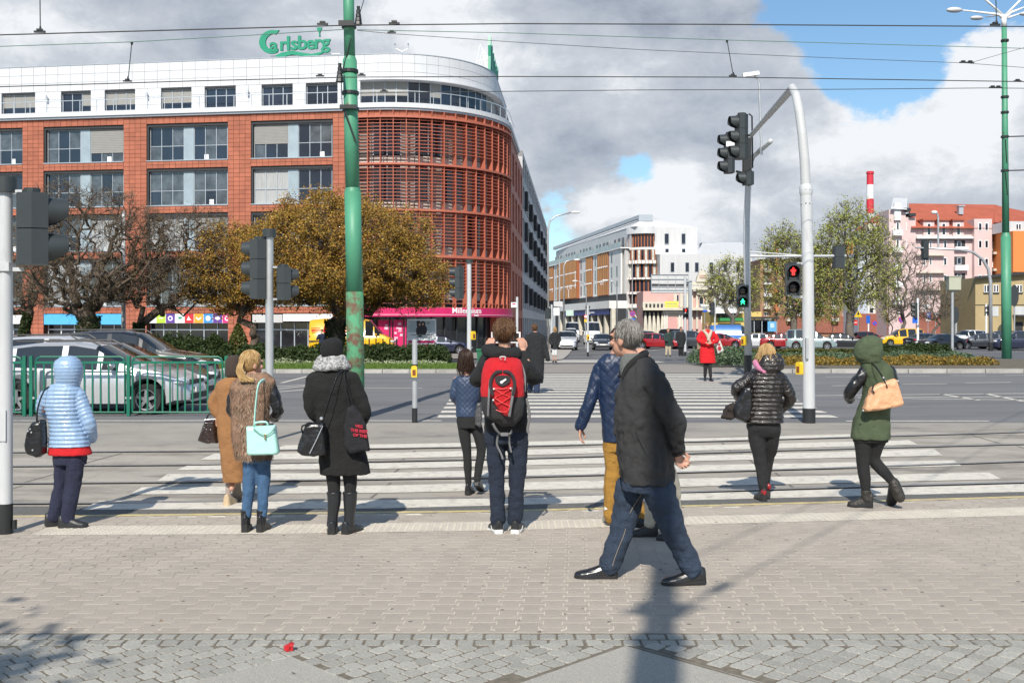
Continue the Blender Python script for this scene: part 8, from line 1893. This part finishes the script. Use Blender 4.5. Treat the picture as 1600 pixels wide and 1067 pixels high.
# ---- 11 woman in olive parka
Y=10.05; T,fg,fr=body('woman in olive hooded parka with black leather sleeves walking away at the right',Y,
    dict(neck=(1362,566,0),shL=(1352,578,0),shR=(1390,580,0),elL=(1332,608,.02),wrL=(1338,624,.18),elR=(1397,612,.05),wrR=(1390,628,.2),hipL=(1350,670,0),hipR=(1372,670,0),knL=(1348,722,0),knR=(1368,720,.05),anL=(1353,764,0),anR=(1393,752,-.1)),(1356,547,0),(-.35,1,0),.93)
M_ol=cloth('olive_canvas',(.085,.115,.06),.85,bs=150)
clothed(T,fg,'parka',M_ol,[(560,1362,13,13),(568,1366,20,16),(578,1370,24,18),(595,1373,23,19),(620,1370,23,19),(645,1364,26,20),(665,1361,29,22),(680,1360,30,22),(686,1360,29,21)],fold=.016)
hd_=MB(); fg.torso(hd_,[(524.5,1362,6,6),(528,1361,14,13),(537,1358,20,19),(550,1356,22,21),(560,1357,20,19),(568,1362,17,15)]); finish(hd_,'hood',M_ol,T,.006,fold=.02,fscale=.09)
clothed(T,fg,'leather_sleeve',M_leath,None,[[(1354,578,0,10.5),(1343,593,0,10.3),(1332,608,.02,9.8),(1331,618,.08,8.8),(1338,626,.18,7.5)],[(1391,580,0,9),(1398,605,.03,8),(1392,626,.15,7)]],fold=.016,fscale=.05)
clothed(T,fg,'leggings',_mats['cloth_black_leggings'],[(675,1360,27,18),(690,1360,27,18)],[[(1348,688,0,14),(1348,705,0,11.5),(1348.5,724,0,9.7),(1351,745,0,9),(1353,766,0,6.7)],[(1370,688,0,14),(1368,705,.04,12),(1369,720,.05,10.2),(1380,736,.0,8.8),(1393,753,-.08,6.5)]],fold=.008)
M_bt=mat('boot_brown',(.03,.026,.022),.4,var=.2,scale=10,bump=.3,bscale=30)
shoe(T,fg.w(1353,779,0),(-1,.35),.24,M_bt,heel=.05,w=.046,boot=.085,z0=.02)
o=shoe(T,fg.w(1394,766,-.1),(.1,1),.25,M_bt,pitch=1.0,heel=.04,w=.05); mb=MB(); fg.limb(mb,[(1392,752,-.08,8.5),(1396,764,-.09,9),(1400,774,-.1,8.5)]); finish(mb,'boot_shaft',M_bt,T,.006)
# ---- distant people
D=cloth('dark_coat',(.014,.015,.017)); DJ=cloth('dark_jeans',(.02,.035,.08))
far_person('man in long dark jacket and jeans crossing away beyond the backpack',27.2,615,dict(neck=(836,520,0),shL=(825,527,0),shR=(847,527,0),elL=(820,545,0),wrL=(822,560,.1),elR=(852,545,0),wrR=(856,562,-.05),hipL=(831,562,0),hipR=(841,562,0),knL=(830,590,.1),knR=(839,590,-.1),anL=(828,609,.15),anR=(838,611,-.15)),(835.5,513.5,0),(0,1,0),
    (D,[(519,836,5,5),(522,836,10,7),(527,836,13.5,8),(545,837,13.5,9),(565,837,13.5,9),(590,836,13.5,9),(598,835.5,13,9)],[[(825,527,0,5),(820,545,0,4.6),(822,559,.08,3.8)],[(847,527,0,5),(852,545,0,4.6),(856,561,-.05,3.8)]]),(DJ,[[(831,585,.05,6),(830,597,.1,5),(828,609,.15,4.5)],[(840,585,-.05,6.5),(839,597,-.1,5.5),(838,610,-.15,4.8)]]),H_brown)
far_person('blonde woman in dark coat and white trousers at the side street corner',50,567,dict(neck=(867,519,0),shL=(862,523,0),shR=(872,523,0),elL=(859,532,0),wrL=(862,538,-.2),elR=(875,531,0),wrR=(872,538,-.2),hipL=(865,541,0),hipR=(869,541,0),knL=(864.5,554,0),knR=(868.5,554,0),anL=(864.5,565,0),anR=(868.5,565,0)),(867,515,0),(.2,1,0),
    (D,[(519,867,3,3),(521,867,5.5,4),(530,867,6,4),(545,866.5,6,4.5)],[[(862,523,0,2.3),(859,532,0,2.2),(862,538,-.2,1.9)],[(872,523,0,2.3),(875,531,0,2.2),(872,538,-.2,1.9)]]),(cloth('white_trousers',(.6,.6,.6)),[[(864.7,543,0,2.8),(864.5,554,0,2.4)],[(868.7,543,0,2.8),(868.5,554,0,2.4)]]),H_blonde,Lh=.15)
far_person('pedestrian in dark green jacket and beige trousers waiting by the far road',59,557,dict(neck=(1044,520,0),shL=(1039,523,0),shR=(1049,523,0),elL=(1038,530,-.1),wrL=(1042,533,-.2),elR=(1050,531,0),wrR=(1049,537,0),hipL=(1042,538,0),hipR=(1046,538,0),knL=(1041.5,547,0),knR=(1046.5,547,0),anL=(1041,554.5,0),anR=(1047,554.5,0)),(1044,516.5,0),(0,-1,0),
    (cloth('bottle_green',(.02,.04,.035)),[(520,1044,2,2.5),(522,1044,5,3.5),(530,1044,5,4),(540,1044,5.3,4)],[[(1039,523,0,2),(1038,530,-.1,1.8),(1042,533,-.2,1.6)],[(1049,523,0,2),(1050,531,0,1.8),(1049,537,0,1.5)]]),(cloth('beige_trousers',(.45,.38,.28)),[[(1042,538,0,2.8),(1041.5,547,0,2.2),(1041,554,0,1.9)],[(1046,538,0,2.8),(1046.5,547,0,2.2),(1047,554,0,1.9)]]),H_sand)
far_person('pedestrian in long black coat beside the one in beige trousers',59.5,556.5,dict(neck=(1064,518,0),shL=(1059,521,0),shR=(1069,521,0),elL=(1058,530,0),wrL=(1060,537,-.1),elR=(1070,530,0),wrR=(1069,537,0),hipL=(1062,536,0),hipR=(1066,536,0),knL=(1062,546,0),knR=(1066,546,0),anL=(1062,554.5,0),anR=(1066,554.5,0)),(1064,514,0),(.1,-1,0),
    (D,[(518,1064,2,2.5),(520,1064,5.5,3.5),(530,1064,5.2,4),(543,1064,5.2,4)],[[(1059,521,0,2.2),(1058,530,0,2),(1060,537,-.1,1.6)],[(1069,521,0,2.2),(1070,530,0,2),(1069,537,0,1.6)]]),(D,[[(1062,541,0,2.3),(1062,554,0,1.9)],[(1066,541,0,2.3),(1066,554,0,1.9)]]),H_brown)
far_person('courier in navy overalls standing behind the yellow van near the hedge',66,561,dict(neck=(503,521,0),shL=(498,524,0),shR=(508,524,0),elL=(496,530,-.1),wrL=(500,526,-.2),elR=(510,530,-.1),wrR=(507,526,-.2),hipL=(501,539,0),hipR=(505,539,0),knL=(501,550,0),knR=(505,550,0),anL=(501,559,0),anR=(505,559,0)),(503,517.5,0),(0,-1,0),
    (cloth('navy_overall',(.012,.02,.05)),[(521,503,2,2.5),(523,503,5,3.5),(532,503,4.6,3.6),(541,503,4.8,3.6)],[[(498,524,0,1.9),(496,530,-.1,1.7),(500,526,-.2,1.5)],[(508,524,0,1.9),(510,530,-.1,1.7),(507,526,-.2,1.5)]]),(_mats['cloth_navy_overall'],[[(501,540,0,2.5),(501,558,0,1.9)],[(505,540,0,2.5),(505,558,0,1.9)]]),H_dark)
# ------------------------------------------------------------------ things people carry
def bag(name,label,cat,pts,depth,m,Y,dy,vox=.006,fold=.01,extra=None):
    """rounded bag from an outline in photo pixels"""
    k=Y/F; c=[at(x,y,Y)+Vector((0,dy,0)) for x,y in pts]; cx=sum((p.x for p in c))/len(c); cz=sum(p.z for p in c)/len(c)
    mb=MB(); rg=[]
    for t,sc in ((-1,.82),(-.8,.94),(-.4,1),(.4,1),(.8,.94),(1,.82)):rg.append([Vector((cx+(p.x- cx)*sc,p.y+t*depth,cz+(p.z- cz)*sc)) for p in c])
    mb.rings(rg); T=thing(name,label,cat,(cx,Y+dy,min(p.z for p in c)))
    finish(mb,'bag_body',m,T,vox,1,fold,.05); return T
# 1 black bag of the blue jacket woman
Y,dy=9.11,-.12; T=bag('handbag','large black leather shoulder bag hanging at the side of the ice blue jacket','handbag',[(62,657),(78,653),(81,680),(80,706),(70,711.5),(55,706),(51,692),(55,672)],.07,M_leath,Y,dy)
f=Fig(Y); strap('strap',[f.w(84,604,.0),f.w(80,608,-.13),f.w(73,635,-.17),f.w(69,658,-.14)],.011,M_leath,T); mb=MB()
for x,y in ((63,667),(65,672),(60,670),(67,699)):mb.ball(f.w(x,y,dy- .075),.009,8,6)
mb.build('buckle',M_steel,T,kind='stuff')
# 2 patent handbag of the camel coat
Y,dy=10.2,-.0; T=bag('handbag','dark glossy frame handbag held low by the camel coat woman','handbag',[(322,656),(338,655),(341,692),(325,693),(311,688),(316,672)],.07,mat('patent_brown',(.025,.012,.01),.12,coat=.8,var=.3,scale=15,bump=.4,bscale=15),Y,dy); f=Fig(Y)
strap('handle',[f.w(322,657,dy),f.w(326,648,dy),f.w(335,647,dy),f.w(340,656,dy)],.008,M_leath,T,1); mb=MB(); mb.tube([f.w(320,656,dy),f.w(341,655,dy)],.009,6); mb.build('frame_clasp',M_steel,T)
# 3 mint bag
Y,dy=8.89,-.22; M_mint=mat('mint_leather',(.42,.74,.66),.35,var=.04,spec=.5); T=bag('handbag','mint green structured handbag hanging behind the fur vest','handbag',[(396,662),(440,660),(446,702),(442,705),(400,706),(397,703)],.055,M_mint,Y,dy,fold=.003); f=Fig(Y)
strap('strap',[f.w(419,592,.0),f.w(414,597,-.20),f.w(411,625,-.24),f.w(409,662,-.26)],.016,M_mint,T,.3); strap('handle',[f.w(410,662,dy- .02),f.w(411,656,dy- .04),f.w(427,655,dy- .04),f.w(429,662,dy- .02)],.009,M_mint,T,1)
mb=MB(); mb.prism([(408,662),(441,661),(435,670),(427,675),(418,671)],0,.008,lambda x,y,h:f.w(x,y,dy- .058- h)); mb.build('flap',M_mint,T); mb=MB(); mb.tube([f.w(408,664,dy- .07),f.w(418,672,dy- .07),f.w(427,676,dy- .07),f.w(436,671,dy- .07),f.w(441,663,dy- .07)],.0035,4); mb.build('flap_edge',mat('mint_edge',(.22,.42,.38),.5),T); mb=MB(); mb.ball(f.w(427,674,dy- .075),(.012,.006,.012),8,6); mb.ball(f.w(427,679,dy- .072),(.009,.006,.012),8,6); mb.build('clasp',mat('brass',(.5,.38,.2),.3,metal=.9),T,kind='stuff')
# 4 black purse and tote
Y,dy=8.82,-.2; T=bag('handbag','black leather tote with front zip at the left side of the black coat','handbag',[(487,657),(514,656),(516,680),(517,705),(500,708),(480,706),(472,700),(478,680)],.075,M_leath,Y,dy); f=Fig(Y)
strap('strap',[f.w(541,578,.0),f.w(534,584,-.17),f.w(522,620,-.22),f.w(511,655,-.22)],.013,M_leath,T); mb=MB(); mb.tube([f.w(494,702,dy- .085),f.w(505,680,dy- .088),f.w(514,660,dy- .085)],.004,5); mb.ball(f.w(510,650,dy- .03),.016,8,6); mb.build('zip',M_steel,T,kind='stuff'); strap('handle',[f.w(482,672,dy- .05),f.w(482,662,dy- .08),f.w(490,658,dy- .08),f.w(491,668,dy- .05)],.007,M_leath,T,1)
Y,dy=8.82,-.16; M_tote=cloth('black_canvas',(.016,.016,.02),.9); T=bag('tote_bag','black canvas tote bag with three lines of red lettering','bag',[(548,634),(557,630),(568,644),(576,660),(580,690),(582,700),(566,702),(552,705),(544,694),(543,660)],.05,M_tote,Y,dy); f=Fig(Y)
strap('strap',[f.w(543,580,.02),f.w(542,585,-.16),f.w(546,610,-.19),f.w(552,634,-.18)],.012,M_tote,T); strap('strap',[f.w(543,580,.02),f.w(543,584,-.17),f.w(552,612,-.20),f.w(560,636,-.18)],.010,M_tote,T)
M_rtx=mat('print_red',(.38,.015,.035),.7,var=.1)
for tx,x,y in (('VEG',567,664),('THE REST',567.5,671),('OF THE',568.5,678)):c0=f.w(x,y,dy- .060); text_mb(tx,.034,.004,lambda a,b,z:c0+Vector((a,-z,b- a*.12)),bold=.002).build('bag_lettering',M_rtx,T)
# 5 grey bag of the girl
Y,dy=10.88,-.08; T=bag('handbag','small dark grey handbag between the slim woman and the backpack man','handbag',[(746,628),(752,627),(754,655),(750,667),(742,662),(743,645)],.06,mat('grey_leather',(.07,.07,.075),.35,bump=.3,bscale=25,var=.2),Y,dy); f=Fig(Y); strap('strap',[f.w(748,590,0),f.w(750,600,-.1),f.w(749,628,-.08)],.007,M_leath,T)
# 6 backpack
Y=8.86; f=Fig(Y); dy=-.24; T=thing('backpack','red and dark grey hiking backpack on the back of the man with the tablet','backpack',tuple(f.w(786,662,dy)))
M_bpr,M_bpg,M_bps=cloth('backpack_red',(.66,.012,.02),.6,bs=200),cloth('backpack_grey',(.04,.04,.043),.7,bs=200),mat('webbing_grey',(.15,.15,.155),.7)
def pack(name,m,rings,sub=5,vox=.006,fold=.01):mb=MB(); f.torso(mb,rings,n=30,e=2.6,sub=sub); return finish(mb,name,m,T,vox,2,fold,.07)
pack('upper_body',M_bpr,[(558,787,20,10,-.16),(562,787,26,15,-.19),(575,786,31,20,-.21),(600,785.5,33,22,-.22),(617,785.5,33,23,-.22)])
pack('lower_body',M_bpg,[(616,785.5,33.2,23,-.22),(632,786,32.5,24,-.22),(645,787.5,29,23,-.21),(655,791,19,18,-.20),(662,793,9,10,-.19)])
mb=MB(); f.torso(mb,[(578,787,9,5,-.335),(583,786,17,9,-.34),(595,785.5,17.5,10,-.35),(610,785.5,16.5,10,-.355),(625,787,13.5,9,-.355),(637,790,8.5,7,-.35),(644,792,4,4,-.34)],n=30,e=2.2,sub=5); fp6=finish(mb,'front_pocket',M_bpr,T,.006,2,.006,.05)
def frw(pts):return [f.w(*p) for p in pts]
mb=MB()
for sgn in (-1,1):mb.tube(crom([tuple(p) for p in frw([(786+sgn*1,577.5,-.385),(786+sgn*9,578,-.40),(786+sgn*16,586,-.40),(786+sgn*18,598,-.405),(786.5+sgn*15,612,-.405)])],5),.014,8,flat=.6)
mb.tube(crom([tuple(p) for p in frw([(777,585,-.395),(778,592,-.41),(786,597,-.415),(794,592,-.41),(795,585,-.395)])],4),.015,8,flat=.5); mb.prism([(778,583),(795,583),(795,593),(787,597),(779,593)],0,.012,lambda x,y,h:f.w(x,y,-.40- h)); mb.build('pocket_frame',M_bpg,T,smooth=True,angle=50)
mb=MB(); mb.prism([(782,592),(787,589.5),(791,587),(791.5,589.5),(788,592),(785,595),(783,594.5)],0,.006,lambda x,y,h:f.w(x,y,-.417- h)); mb.build('logo',M_wht,T)
mb=MB(); z_=-.412
for a,b in (((773,602),(797,615)),((799,601),(774,616)),((774,616),(796,628)),((797,615),(776,626)),((773,602),(799,601)),((776,634),(792,637)),((792,637),(797,628))):mb.tube([f.w(a[0],a[1],z_),f.w((a[0]+b[0])/2,(a[1]+b[1])/2+1.5,z_- .008),f.w(b[0],b[1],z_)],.0035,5)
mb.build('bungee_cord',mat('cord_red',(.75,.04,.04),.5),T,kind='stuff')
mb=MB(); mb.prism([(782,607),(786,605),(791,610),(786,618)],0,.01,lambda x,y,h:f.w(x,y,z_- h)) if False else mb.ball(f.w(773,603,z_),.008,8,6); mb.ball(f.w(798,602,z_),.008,8,6); mb.ball(f.w(772,620,z_+.03),.008,8,6); mb.build('cord_lock',M_wht,T,kind='stuff')
for pts,r in (([(767,590,-.37),(766,605,-.40),(765,625,-.41),(764,645,-.38)],.010),([(800,600,-.37),(801,612,-.40),(798,630,-.405),(796,645,-.39)],.013),([(771,656,-.30),(776,666,-.28),(784,674,-.24),(797,673,-.24),(800,668,-.22)],.012),([(779,674,-.23),(777,690,-.2),(783,704,-.19),(786,713,-.19)],.010),([(796,673,-.23),(796,688,-.2),(799,703,-.19)],.010),([(822,620,-.14),(827,645,-.14),(824,668,-.14),(826,674,-.14)],.013),([(812,566,-.05),(818,585,-.15),(818,610,-.2)],.02)):
    strap('webbing_strap',frw(pts),r,M_bps,T,.3)
mb=MB(); mb.box(f.w(783,0,0).x,f.w(794,0,0).x,Y- .26,Y- .24,f.w(0,676,0).z,f.w(0,671,0).z); mb.build('buckle',M_bps,T); strap('haul_loop',frw([(784,560,-.30),(782,556,-.32),(790,556,-.32),(789,561,-.30)]),.006,M_wht,T,.6)
# tablet held in front of the face
mb=MB(); a,b=f.w(766.3,537,.36),f.w(814,519,.36); mb.box(a.x,b.x,a.y,a.y+.012,a.z,b.z); tb_=mb.build('tablet',mat('tablet_white',(.75,.75,.76),.4,var=0),label='white tablet held up in front of his face by the backpack man',cat='tablet'); mb=MB(); mb.box(a.x+.015,b.x- .015,a.y- .002,a.y,a.z+.012,b.z- .012); mb.build('screen',M_lens,tb_)
# 9 red coat woman's bags
Y=33.2; f=Fig(Y); T=bag('tote_bag','white printed tote bag hanging beside the red coat','bag',[(1117,533),(1125,531),(1131,548),(1121,553)],.06,cloth('white_canvas',(.6,.56,.52)),Y,0,vox=.012); mb=MB(); mb.ball(f.w(1123.5,544,-.08),(.06,.01,.07),8,6); mb.ball(f.w(1123,538,-.075),(.04,.01,.03),8,6); mb.build('bag_print',M_rtx,T); strap('strap',[f.w(1115,521,.0),f.w(1119,528,-.05),f.w(1121,533,0)],.015,_mats['cloth_white_canvas'],T)
T=bag('handbag','small taupe shoulder bag at the side of the red coat','handbag',[(1089,535),(1094,534),(1095,545),(1089,547)],.05,mat('taupe',(.25,.18,.12),.6),Y,0,vox=.012); strap('strap',[f.w(1096,520,0),f.w(1092,528,-.1),f.w(1091,535,0)],.012,M_leath,T)
# 10 black bag and folded cloth
Y,dy=10.47,-.06; T=bag('handbag','large black leather hobo bag on the arm of the shiny puffer jacket','handbag',[(1160,604),(1170,603),(1172,630),(1168,656),(1160,658),(1146,652),(1143,638),(1152,620)],.075,M_leath,Y,dy); f=Fig(Y); strap('strap',[f.w(1177,578,.02),f.w(1176,583,-.12),f.w(1170,596,-.14),f.w(1164,606,-.1)],.012,M_leath,T)
T=bag('jacket','dark garment tucked under the hobo bag beside the puffer jacket','garment',[(1144,628),(1150,640),(1146,655),(1140,654),(1127,652),(1131,640)],.05,cloth('dark_garment',(.03,.022,.02)),Y,-.02,fold=.03)
# 11 peach bag
Y,dy=10.05,-.2; M_pe=mat('peach_leather',(.66,.36,.20),.5,var=.06,scale=10,bump=.2,bscale=25); T=bag('handbag','peach orange shoulder bag on the back of the olive parka','handbag',[(1350,603),(1368,595),(1384,590),(1388,592),(1399,628),(1397,631),(1368,637),(1341,640),(1337,636),(1342,622)],.06,M_pe,Y,dy,fold=.014); f=Fig(Y)
strap('strap',[f.w(1357,566,.0),f.w(1357,571,-.18),f.w(1364,585,-.24),f.w(1371,604,-.265)],.012,M_leath,T); strap('strap',[f.w(1352,600,dy- .03),f.w(1348,606,dy- .07),f.w(1351,611,dy- .075)],.010,M_leath,T)
mb=MB(); [mb.ball(f.w(x,y,-.25),.010,8,6) for x,y in ((1366,588),(1368,593),(1388,593),(1335,638))]; mb.build('buckle',M_steel,T,kind='stuff')
